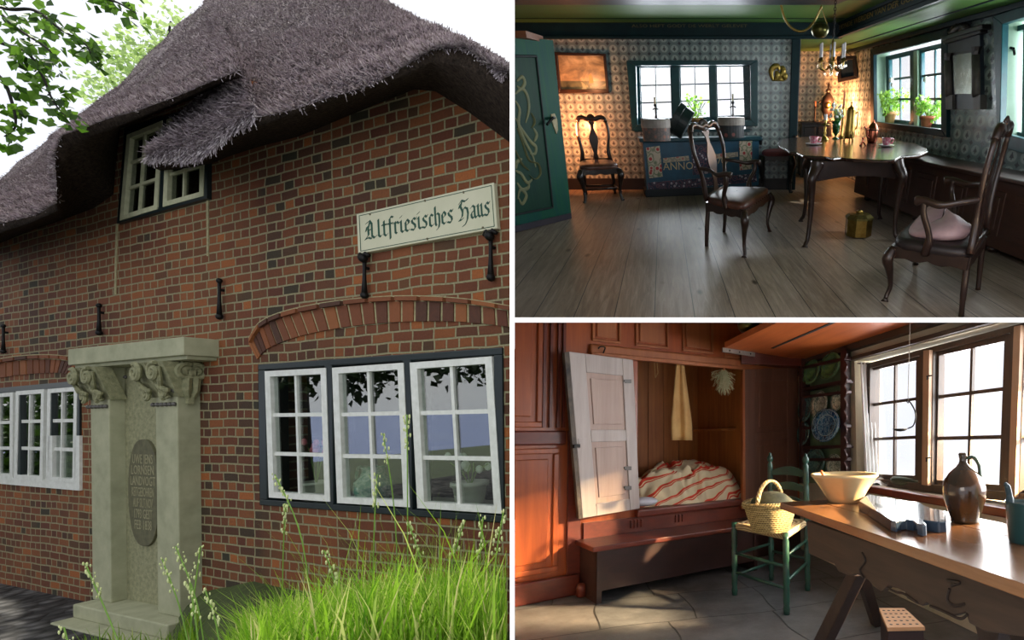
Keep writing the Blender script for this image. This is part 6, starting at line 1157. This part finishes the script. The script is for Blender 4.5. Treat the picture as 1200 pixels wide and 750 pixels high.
for q in ([(1077.5, 413), (1082, 412), (1080, 568), (1076, 567)], [(1089, 410), (1094, 409), (1092, 571), (1087, 570)], [(1184, 385), (1188, 384), (1181, 580), (1177, 579)], [(1196, 381), (1202, 379), (1194, 584), (1189, 583)], [(1016, 426), (1262, 362), (1262, 370), (1016, 432)], [(1015, 560), (1250, 584), (1250, 596), (1015, 568)], [(1016, 426), (1020, 426), (1018, 566), (1014, 566)]): g.pp(C, PS, q, -.03, .05)
w.p('window_frame', g, cw); g = G(); g.pp(C, PS, [(1082, 411), (1089, 410), (1087, 569), (1080, 568)], -.02, .075); w.p('mullion_post', g, wood('pale_post', S(196, 160, 128), S(160, 124, 96), axis=2)); w.p('mullion_post', G().pp(C, PS, [(1188, 383), (1196, 381), (1189, 583), (1181, 581)], -.02, .075), MC['pale_post'])
for q in ([(1019, 429), (1078, 415), (1076.5, 564), (1017.5, 561)], [(1094, 411), (1184, 390), (1177, 577), (1091, 569)], [(1202, 384), (1262, 368), (1252, 588), (1194, 583)]): sash(w, C, PS, q, .075, .045, 2, 3, -.01, .025, cw, gB, bar=.032)
for x_, y_ in ((1086, 441), (1085, 537)): w.p('window_latch', G().tube([C.on(PS, x_, y_, .08), C.on(PS, x_+6, y_-1, .08)], .004, 6).tube([C.on(PS, x_+1, y_, .08), C.on(PS, x_+.5, y_+4, .08)], .004, 6), iron)
# curtain at the jamb and the gathered cloth on the sill
th = T(C, 'white_curtain', 'thin white curtain drawn back along the left window jamb', 'curtain', Vector((XW+.15, yj-.05, zs0))); rows = []
for j in range(12):
    s = j/11; r = []
    for i in range(25): k = i/24; r.append(Vector((XW+.02+OW*.85*k, yj-.045-.02*math.sin(k*22)*(.6+s*.6)-.03*s, lerp(zs1-.01, zs0+.02, s))))
    rows.append(r)
th.p('cloth', G().loft(rows), mat('sheer_white', S(240, 238, 234), S(226, 224, 220), rough=.8), smooth=True); th.p('rod', G().tube([(XW+.0, yj-.045, zs1-.02), (XW+OW*.9, yj-.045, zs1-.02)], .006, 6), cw)
pcl = Vector((XW+.13, yj-.17, zs0+.004)); rows = []
for j in range(9):
    s = j/8; rows.append([pcl+Vector((math.cos(a_)*.12*(1-s*.9)*(1+.2*math.sin(a_*5)), math.sin(a_)*.14*(1-s*.9)*(1+.2*math.cos(a_*4)), s*.06+.012*math.sin(a_*6)*(1-s))) for a_ in [2*math.pi*i/30 for i in range(30)]])
T(C, 'white_cloth', 'gathered white cloth lying on the window sill at the left', 'cloth', pcl, g=G().loft(rows, closed=True), m=MC['sheer_white'], smooth=True)
# timber ceiling on the window side
ZC = C.on(PV, 1000, 405).z; cp = [C.floor(x, y, ZC) for x, y in ((849, 407), (886, 414.5), (937, 424), (1006, 402.5), (1100, 373), (1100, 340), (990, 345), (916, 376))]
cpl = sorted([0]); yA_ = 5
g = G(); A0 = C.floor(849, 407.5, ZC); A1 = C.floor(911, 378, ZC); B0_ = Vector((XW, 4.4, ZC)); B1_ = Vector((XW, .5, ZC)); A2 = A1+(A1-A0)*3; g.prism([A0, Vector((XW, A0.y+.45, ZC)), B1_, Vector((A2.x, .5, ZC)), A2], (0, 0, .04)); stC('ceiling_boards', g, ora)
S0 = C.floor(905, 408.5, ZC-.004); S1 = C.floor(976, 378.5, ZC-.004); d_ = (S1-S0); nn2 = Vector((-d_.y, d_.x, 0)).normalized()*.011; stC('trim_ceiling_gap', G().prism([S0-nn2, S0+nn2, S1+d_*1.5+nn2, S1+d_*1.5-nn2], (0, 0, .02)), dark)
E0, E1 = C.floor(847, 409, ZC-.01), C.floor(885, 415, ZC-.01); th = T(C, 'iron_strap', 'pale metal strap with screws on the end of the ceiling boards', 'metal strap', E0); th.p('strap', G().prism([E0+z_*-.02, E1+z_*-.02, E1+z_*.012, E0+z_*.012], (0, .02, 0)), mat('pale_metal', S(170, 160, 148), S(130, 122, 114), rough=.4, metal=.5))
for k in (.2, .5, .85): p = E0.lerp(E1, k)-z_*.004; th.p('screw', G().ball(p+Vector((0, -.003, 0)), .006, 7, 5), iron)
stC('trim_dark_bar_corner', G().b2(XW-.62, XW, 4.05, 4.2, ZC-.06, ZC+.05), redd)  # dark bar across the far corner at ceiling height
# dark kettle hanging high left of the ceiling boards
kc = C.dep(879, 388, 3.55); s = 1/C.px(kc); th = T(C, 'brass_pan', 'dark brass pan seen at the top edge above the ceiling boards', 'pan', kc); o = th.p('bowl', G().lathe([(0, -2*s), (11*s, -1*s), (14*s, 3*s), (15*s, 9*s), (13*s, 9*s), (10*s, 2*s), (0, 1*s)], kc, 24), mat('dark_brass', S(120, 112, 54)), smooth=True); cpart(th, o)
# plate rack
th = T(C, 'plate_rack', 'dark wooden plate rack with scalloped side and rails in the corner by the window', 'plate rack', C.on(PV, 965, 560)); rk = wood('rack_wood', S(72, 40, 36), S(46, 26, 24), rough=.4, axis=1, scale=4)
gback = G().pp(C, PV, [(937.5, 416), (996, 398), (994, 566), (938, 566)], 0, .012); th.p('back_board', gback, mat('green_back', S(128, 156, 116), S(96, 124, 92), rough=.6))
rails = [((938, 430), (990, 418)), ((938, 455), (990, 444.5)), ((938, 464), (990, 457.5)), ((938, 500.5), (990, 497.5)), ((938, 523), (990, 521)), ((938, 537), (990, 536.5))]
for a, b_ in rails: th.p('rail', G().pp(C, PV, [a, b_, (b_[0], b_[1]+3.6), (a[0], a[1]+3.2)], .03, .085), rk, bevel=.003)
for k in (1, 4): a, b_ = rails[k]; th.p('shelf', G().pp(C, PV, [(a[0], a[1]+2), (b_[0], b_[1]+2), (b_[0], b_[1]+4), (a[0], a[1]+4)], .01, .08), rk)
side = [(988, 407)]+[(988.5+3.6*abs(math.sin((y-407)/15*math.pi)), y) for y in np.arange(409, 566, 2.5)]+[(985.5, 566), (985.5, 407)]; th.p('scalloped_side', G().pp(C, PV, side, .083, .093), rk); th.p('side_board', G().pp(C, PV, [(985, 412), (986.2, 412), (986.2, 566), (985, 566)], .01, .083), rk); th.p('side_board', G().pp(C, PV, [(936.5, 420), (939.5, 419), (939.5, 566), (936.5, 566)], .01, .09), rk)
def platem(name, rim, inner, spots, sc_=26):
    t = NT(name); v = t.coord(); f = t.noise(v, sc_, 3, .6, 1.5); t.set(Base_Color=t.ramp(f, [(.44, inner), (.5, spots), (.56, rim)]), Roughness=.12, Coat_Weight=.5); return t.m
pm = {'green': platem('green_glaze_plate', S(92, 136, 84), S(110, 156, 92), S(80, 122, 76), 3), 'white': platem('floral_plate', S(206, 212, 190), S(220, 224, 200), S(60, 90, 76)), 'blue': platem('blue_plate', S(30, 96, 140), S(22, 74, 120), S(150, 190, 210), 20), 'dark': platem('dark_plate', S(84, 126, 122), S(96, 140, 128), S(40, 70, 72))}
Rp = Matrix((PV[1], PV[2], PV[3])).transposed() @ Matrix.Rotation(-.13, 3, 'X')
def plate(cx, cy, rx, ry, m, lab, n=.06):
    p = C.on(PV, cx, cy, n); hx = (C.on(PV, cx+rx, cy, n)-C.on(PV, cx-rx, cy, n)).length/2; hy = (C.on(PV, cx, cy+ry, n)-C.on(PV, cx, cy-ry, n)).length/2; th = T(C, 'plate', lab, 'plate', p, 'plates in the rack')
    th.p('dish', G().lathe([(.01, -.012), (.55, -.012), (.66, .004), (1, .014), (1, .018), (.66, .010), (.54, -.006), (0, -.006)], p, 32, Rp @ Matrix.Diagonal((hx, hy, 1))), pm[m], smooth=True)
    for a_, r_ in ((.93, .0165), (.62, .006)): th.p('painted_line', G().tube([p+Rp @ Vector((hx*a_*math.cos(k*math.pi/14), hy*a_*math.sin(k*math.pi/14), r_)) for k in range(28)], .0022, 4, closed=True), mat('pale_line', S(176, 200, 200), S(150, 176, 176), rough=.3) if m == 'blue' else pm['dark'])
plate(951.5, 436, 10, 15, 'green', 'green glazed plate on the top row, left of the two'); plate(974, 429, 12.5, 16, 'green', 'larger green glazed plate on the top row, right of the two'); plate(945, 479, 8, 16, 'dark', 'dark patterned plate at the left of the second row'); plate(961, 474, 10, 16, 'white', 'white plate with dark flowers in the middle of the second row'); plate(982.5, 470, 7, 12, 'white', 'small white flowered plate at the right of the second row')
plate(968.5, 498.5, 16.5, 20, 'blue', 'large blue and white oval platter in the centre of the rack', n=.10); plate(943, 508, 7, 14, 'dark', 'dark plate left of the large blue platter'); plate(957, 541, 11, 16, 'dark', 'dark plate at the left of the lowest row'); plate(979, 546, 9, 14, 'white', 'pale flowered plate at the right of the lowest row')
# hanging scale pan on its string
hc = C.on(PV, 1064, 470, .12); tp_ = C.on(PV, 1067, 376, .12); th = T(C, 'hanging_ladle', 'small iron ladle hanging on a long string before the window', 'ladle', hc); o = th.p('string', G().tube([tp_+Vector((0, 0, .04)), hc], .0022, 5), mat('pale_string', S(190, 180, 164))); cpart(th, o)
bp = C.on(PV, 1055, 502.5, .12); s = 1/C.px(bp); th.p('handle', G().tube(catmull([hc, C.on(PV, 1067, 472, .12), C.on(PV, 1072, 481, .12), C.on(PV, 1073, 490, .12), C.on(PV, 1070, 499, .12), C.on(PV, 1064, 502, .12)], 5), .004, 6), iron, smooth=True); th.p('ladle_bowl', G().lathe([(0, -3.2*s), (5*s, -2.6*s), (9*s, 0), (8.4*s, .2*s), (4.6*s, -1.8*s), (0, -2.4*s)], bp, 20), iron, smooth=True); th.p('ring', G().tube([hc+Vector((0, math.cos(k)*.010, math.sin(k)*.010)) for k in np.arange(0, 6.2, .6)], .003, 5, closed=True), iron)
# long club-shaped beater on the sill
def sp_(x, y, dz=.035): p = C.on(PV, x, y, -.10); return Vector((p.x, p.y, zs0+dz))
P = catmull([sp_(1047, 557), sp_(1052, 556.5), sp_(1066, 557), sp_(1078, 559), sp_(1088, 560), sp_(1112, 564), sp_(1155, 571), sp_(1180, 575)], 5); n = len(P); rad = [.004 if i == 0 else (.028+.012*math.sin(min(1, i/14)*math.pi) if i < 15 else lerp(.028, .014, min(1, (i-15)/6))) for i in range(n)]
th = T(C, 'wooden_beater', 'long dark green club-shaped wooden beater lying along the window sill', 'wooden beater', P[0]-z_*.035); th.p('club', G().tube(P[:20], rad[:20], 12), mat('green_black_wood', S(62, 76, 56), S(36, 50, 42), rough=.35, scale=8, coat=.3), smooth=True); th.p('handle', G().tube(P[19:], rad[19:], 10), mat('blue_grey_wood', S(58, 82, 90), S(36, 56, 64), rough=.35), smooth=True)
# ---- table on trestles
zt_ = .70; tf0 = C.floor(914, 588.5, zt_); tf1 = C.floor(1200, 686, zt_); tb0 = C.floor(1148, 607, zt_); tb1 = C.floor(1182, 613.3, zt_)
xf = (tf0.x+tf1.x)/2; xb_ = (tb0.x+tb1.x)/2; print('table', tf0, tf1, tb0, tb1)
th = T(C, 'trestle_table', 'long polished wooden table on carved dark trestles, running along the window', 'table', Vector(((xf+xb_)/2, 1.5, 0)))
yl = tf0.y; yr = .45
for k in range(3): xa_ = lerp(tf0.x, xb_, k/3); xc_ = lerp(tf0.x, xb_, (k+1)/3); th.p('top_board', G().prism([(xa_+(.0015 if k else 0), yl, zt_-.03), (xc_-.0015, yl+(.03 if k == 2 else .01), zt_-.03), (xc_-.0015+(tf1.x-tf0.x)*.5*(1-k/3), yr, zt_-.03), (xa_+(tf1.x-tf0.x)*1.1*(1-k/3), yr, zt_-.03)], (0, 0, .03)), oak, bevel=.003)
PA2 = (Vector((tf0.x+.07, 2, 0)), Vector((0, -1, 0)), z_, Vector((-1, 0, 0))); zz = lambda L: [(900+x/4, 600+y/4) for x, y in L]
th.p('carved_apron', G().pp(C, PA2, zz([(180, 40), (1080, 345), (1300, 420), (1300, 600), (1010, 560), (940, 520), (925, 470), (860, 490), (770, 452), (745, 425), (720, 440), (690, 430), (650, 405), (640, 375), (610, 360), (560, 348), (530, 375), (490, 345), (470, 320), (410, 290), (380, 300), (330, 280), (310, 245), (250, 222), (190, 195)]), -.03, 0), grey_oak, bevel=.004)
g = G()
for s in ([(440, 190), (455, 230), (430, 270), (450, 310)], [(840, 320), (900, 330), (860, 345)], [(760, 440), (830, 470), (900, 500), (935, 480)], [(850, 360), (840, 410), (870, 440), (920, 430)], [(560, 355), (600, 375), (640, 385), (700, 425)]): th.p('carving', G().tube(catmull([C.on(PA2, *p, .003) for p in zz(s)], 5), .004, 6), mat('dark_carving', S(40, 32, 28), S(60, 46, 36), rough=.6))
PA3 = (PA2[0]+Vector((.06, 0, 0)), *PA2[1:]); PA4 = (Vector((xb_-.12, 2, 0)), *PA2[1:])
lw_ = wood('dark_leg_wood', S(62, 46, 40), S(38, 28, 26), rough=.5, axis=2, scale=4)
for pl, q in ((PA3, [(365, 290), (415, 300), (265, 612), (205, 612)]), (PA3, [(1020, 300), (1090, 320), (1225, 620), (1150, 640)]), (PA3, [(890, 270), (965, 290), (1085, 570), (1070, 640), (990, 640), (975, 560)]), (PA3, [(1110, 335), (1210, 360), (1150, 530), (1065, 500)])): th.p('trestle_leg', G().pp(C, pl, zz(q), -.05, 0), lw_, bevel=.005)
fl3 = Vector((xb_-.12, 0, 0)); b1 = C.floor(1028, 732); th.p('trestle_leg', G().tube([Vector((tf0.x+.2, 2.0, zt_-.05)), Vector((b1.x, b1.y, 0))], .035, 4), lw_)
# bowl, spoon, board, jug, can on the table
def tb(x, y): return C.floor(x, y, zt_)
b_ = tb(990, 588); s = 1/C.px(b_); cer = mat('cream_glaze', S(214, 194, 152), S(190, 166, 124), rough=.25, coat=.4, scale=4)
th = T(C, 'mixing_bowl', 'large cream earthenware mixing bowl on the left end of the table', 'bowl', b_); th.p('body', G().lathe([(19*s, 0), (20*s, 2*s), (27*s, 14*s), (35*s, 26*s), (38*s, 29*s), (39.5*s, 31*s), (39*s, 33*s), (36*s, 32*s), (33*s, 28*s), (25*s, 14*s), (17*s, 3*s), (0, 2*s)], b_, 48), cer, smooth=True)
a_ = b_+Vector((-12*s, 14*s, 14*s)); e = b_+Vector((-33*s, -6*s, 37*s)); th = T(C, 'wooden_spoon', 'pale wooden spoon leaning in the mixing bowl', 'spoon', a_); th.p('handle', G().tube([a_, a_.lerp(e, .5), e], [1.6*s, 1.3*s, 1.8*s], 8), hon, smooth=True); th.p('spoon_bowl', G().ball(a_, 4*s, 12, 8, (1, .7, .5)), hon, smooth=True)
out = [(1017.5, 579), (1040, 583), (1063, 587), (1078, 588.5), (1083, 592), (1092, 595.5), (1108.5, 598.5), (1109, 611), (1100, 611.5), (1088, 610), (1081, 609), (1084, 612), (1086, 615), (1081, 615.5), (1075, 614), (1070, 610), (1062, 608.5), (1056, 609.5), (1050, 611.5), (1044, 610), (1030, 601), (1006, 587)]
T(C, 'cutting_board', 'thick pale cutting board with notched handle lying on the table', 'cutting board', tb(1060, 600), g=G().prism([C.floor(x, y, zt_+.034) for x, y in out], (0, 0, -.034)), m=mat('board_blue_wood', S(62, 80, 100), S(44, 60, 78), rough=.22, coat=1, scale=2), bevel=.004)
b_ = tb(1131, 612); s = 1/C.px(b_); jg = mat('salt_glaze', S(84, 54, 32), S(38, 36, 24), rough=.14, coat=.7, scale=5, lo=.35, hi=.6)
th = T(C, 'stoneware_jug', 'round-bellied brown glazed stoneware jug with narrow neck on the table', 'jug', b_); th.p('body', G().lathe([(15*s, 0), (16.5*s, 1.5*s), (16*s, 4*s), (19*s, 14*s), (23.5*s, 28*s), (24.5*s, 38*s), (22.5*s, 48*s), (16*s, 58*s), (8*s, 65*s), (5*s, 68.5*s), (4*s, 73*s), (4.5*s, 76*s), (5*s, 80*s), (4*s, 81*s), (3*s, 76*s)], b_, 40), jg, smooth=True)
hx_ = Vector((.8, -.6, 0)); th.p('handle', G().tube(catmull([b_+hx_*4*s+z_*74*s, b_+hx_*11*s+z_*76*s, b_+hx_*17*s+z_*68*s, b_+hx_*18*s+z_*58*s, b_+hx_*18*s+z_*50*s, b_+hx_*22*s+z_*44*s], 5), [2.2*s]*20+[2.6*s]*6, 10, flat=1.4), mat('green_glaze_handle', S(60, 84, 56), S(40, 62, 44), rough=.15, coat=.8), smooth=True)
b_ = tb(1204, 636); s = 1/C.px(b_); en = mat('green_enamel', S(34, 78, 80), S(22, 58, 64), rough=.3, coat=.5, scale=6)
th = T(C, 'enamel_can', 'dark green enamel can with spout, cut by the right edge of the picture', 'can', b_); th.p('body', G().lathe([(19*s, 0), (20*s, 2*s), (22*s, 46*s), (23*s, 48*s), (22*s, 48*s), (20*s, 44*s), (0, 43*s)], b_, 36), en, smooth=True)
th.p('spout', G().tube(catmull([b_+Vector((-18*s, 6*s, 44*s)), b_+Vector((-16*s, 8*s, 54*s)), b_+Vector((-19*s, 8*s, 66*s)), b_+Vector((-22*s, 8*s, 68*s))], 5), [4.5*s]*5+[3.6*s]*6+[2.6*s]*5, 10), MC['blue_grey_wood'], smooth=True)
# pierced foot-stove box under the table
zt2 = .2; q = [C.floor(x, y, zt2) for x, y in ((1030, 712.5), (1060, 712.5), (1084, 734.5), (1040, 735.5))]; cc_ = sum(q, Vector())/4; th = T(C, 'foot_stove', 'small wooden foot stove with pierced top under the table', 'foot stove', Vector((cc_.x, cc_.y, 0)))
fs = wood('pale_pine', S(206, 160, 116), S(176, 128, 88), rough=.6, axis=0); th.p('top', G().prism([p-z_*.015 for p in q], z_*.015), fs); 
for i in range(4): a, b_ = q[i].lerp(cc_, .06), q[(i+1) % 4].lerp(cc_, .06); th.p('side', G().prism([a-z_*.015, b_-z_*.015, Vector((b_.x, b_.y, .01)), Vector((a.x, a.y, .01))], (cc_-a.lerp(b_, .5)).normalized()*.012-z_*0), MC['very_dark_wood'])
g = G()
for i in range(5):
    for j in range(5):
        u_, v_ = .14+.18*i, .14+.18*j; p = q[0].lerp(q[1], u_).lerp(q[3].lerp(q[2], u_), v_); g.lathe([(.0075, .0002), (0, .0012)], p, 8)
th.p('hole_pattern', g, iron)
# ---- green ladder-back chair with rush seat and a basket
gm = mat('green_chair_paint', S(34, 78, 62), S(22, 54, 46), rough=.4, scale=14, coat=.2, bump=.1); FT = [C.floor(861, 697), C.floor(922, 720), C.floor(946.5, 692), C.floor(904, 680)]; fl_c, fr_c, br_c, bl_c = FT
th = T(C, 'ladder_back_chair', 'green painted ladder-back chair with rush seat beside the table', 'chair', (fl_c+br_c)/2); zsC = .435
def turned(p, z0, z1, m, fin=False):
    pr = [(.017, z0), (.02, z0+.03), (.016, z0+.05)]
    z = z0+.05
    while z < z1-.12: pr += [(.019, z+.02), (.019, z+.09), (.015, z+.105), (.02, z+.12)]; z += .13
    pr += [(.018, z1-.02), (.018, z1)]
    if fin: pr += [(.010, z1+.008), (.02, z1+.025), (.022, z1+.04), (.016, z1+.055), (.009, z1+.062), (.012, z1+.07), (0, z1+.08)]
    return G().lathe(pr, p, 14)
th.p('front_post', turned(fl_c, 0, zsC+.015, gm), gm, smooth=True); th.p('front_post', turned(fr_c, 0, zsC+.015, gm), gm, smooth=True); th.p('back_post', turned(br_c, 0, .80, gm, True), gm, smooth=True); th.p('back_post', turned(bl_c, 0, .80, gm, True), gm, smooth=True)
for a, b_, zs2 in ((fl_c, fr_c, (.14, .26)), (fr_c, br_c, (.18, .32)), (br_c, bl_c, (.2,)), (bl_c, fl_c, (.12, .25))):
    for z in zs2: th.p('stretcher', G().tube([a+z_*z, a.lerp(b_, .5)+z_*z, b_+z_*z], [.008, .011, .008], 8), gm, smooth=True)
for z, hh_ in ((.745, .05), (.645, .045), (.55, .045)):
    A_, B_ = bl_c, br_c; d_ = (B_-A_).normalized(); nn3 = d_.cross(z_); bot = [A_.lerp(B_, k/8)+z_*(z-.5*hh_+.008*math.sin(math.pi*k/8))+nn3*-.02*math.sin(math.pi*k/8) for k in range(9)]; topp = [A_.lerp(B_, k/8)+z_*(z+hh_*(.1+.75*math.sin(math.pi*k/8)))+nn3*-.02*math.sin(math.pi*k/8) for k in range(9)]
    g = G(); g.loft([bot, topp]); th.p('ladder_slat', g, gm, solid=.012)
t = NT('rush_seat'); c = t.n('TexCoord'); wv = t.n('TexWave', wave_type='RINGS', rings_direction='SPHERICAL'); wv.inputs['Scale'].default_value = 22; wv.inputs['Distortion'].default_value = 1.5; t.l(c.outputs['Object'], wv.inputs['Vector']); t.set(Base_Color=t.ramp(wv.outputs['Fac'], [(.2, S(150, 124, 84)), (.7, S(206, 184, 138))]), Roughness=.8); t.bump(wv.outputs['Fac'], .6, .006); RUSH = t.m
Q4 = [fl_c, fr_c, br_c, bl_c]; c4 = sum(Q4, Vector())/4; rows = []
for ins, z in ((.06, -.03), (-.01, -.02), (-.02, 0), (.03, .012), (.4, .004), (.98, -.004)):
    r = []
    for i in range(4):
        for k in range(6): p = Q4[i].lerp(Q4[(i+1) % 4], k/6); r.append(p.lerp(c4, ins)+z_*(zsC+z))
    rows.append(r)
th.p('rush_seat', G().loft(rows, closed=True), RUSH)
# basket
bb = C.floor(903, 622, zsC+.01); s = 1/C.px(bb); t = NT('woven_straw'); c = t.n('TexCoord'); wv = t.n('TexWave', bands_direction='Z'); wv.inputs['Scale'].default_value = 26; wv.inputs['Distortion'].default_value = .6; t.l(c.outputs['Object'], wv.inputs['Vector']); ck = t.n('TexChecker'); ck.inputs['Scale'].default_value = 90; t.l(c.outputs['Object'], ck.inputs['Vector']); m_ = t.math('ADD', t.math('MULTIPLY', wv.outputs['Fac'], .6), t.math('MULTIPLY', ck.outputs['Fac'], .4))
t.set(Base_Color=t.ramp(m_, [(.1, S(110, 88, 50)), (.5, S(176, 152, 96)), (.9, S(212, 190, 134))]), Roughness=.75); t.bump(m_, .7, .006); STR = t.m
th = T(C, 'straw_basket', 'round woven straw basket with a braided rim and tall handle, on the rush seat', 'basket', bb); n = 56
def ring(r, z, tw=0): return [bb+Vector((math.cos(a_)*r*s, math.sin(a_)*r*s*1.0, z*s+tw*math.sin(a_*2)*s)) for a_ in [2*math.pi*k/n for k in range(n)]]
th.p('wall', G().loft([ring(.1, .5), ring(21, 0), ring(22, 1), ring(25, 10), ring(28.5, 20), ring(31, 28), ring(31.5, 31), ring(29.5, 30), ring(26, 20), ring(20, 3), ring(.1, 2.5)], closed=True), STR, smooth=True)
g = G()
for k in range(3): g.tube([bb+Vector((math.cos(a_)*(31+1.6*math.cos(a_*20+k*2.1))*s, math.sin(a_)*(31+1.6*math.cos(a_*20+k*2.1))*s, (30+2*math.sin(a_*20+k*2.1)+2.2*abs(math.sin(a_)))*s)) for a_ in [2*math.pi*q/160 for q in range(160)]], 1.5*s, 6, closed=True)
th.p('braided_rim', g, STR, smooth=True); g = G(); ax = Vector((math.cos(.55), math.sin(.55), 0))
for k in range(3): g.tube([bb+ax*(24*s*math.cos(a_)+0)+z_*(30*s+28*s*math.sin(a_))+Vector((math.cos(a_*11+k*2.1)*1.3*s, math.sin(a_*11+k*2.1)*1.3*s, 0)) for a_ in [math.pi*q/60 for q in range(61)]], 1.6*s, 7)
th.p('handle', g, mat('pale_straw', S(214, 192, 140), S(180, 152, 100), rough=.7, scale=30), smooth=True)
g = G().loft([[bb+Vector((math.cos(a_)*r*s+2*s, math.sin(a_)*r*s, z*s)) for a_ in [2*math.pi*k/30 for k in range(30)]] for r, z in ((27, 28), (24, 36), (17, 42), (9, 45), (.2, 46))], closed=True); th.p('domed_inner_lid', g, mat('dark_straw', S(70, 74, 56), S(40, 44, 36), rough=.8, scale=30, bump=.5), smooth=True)
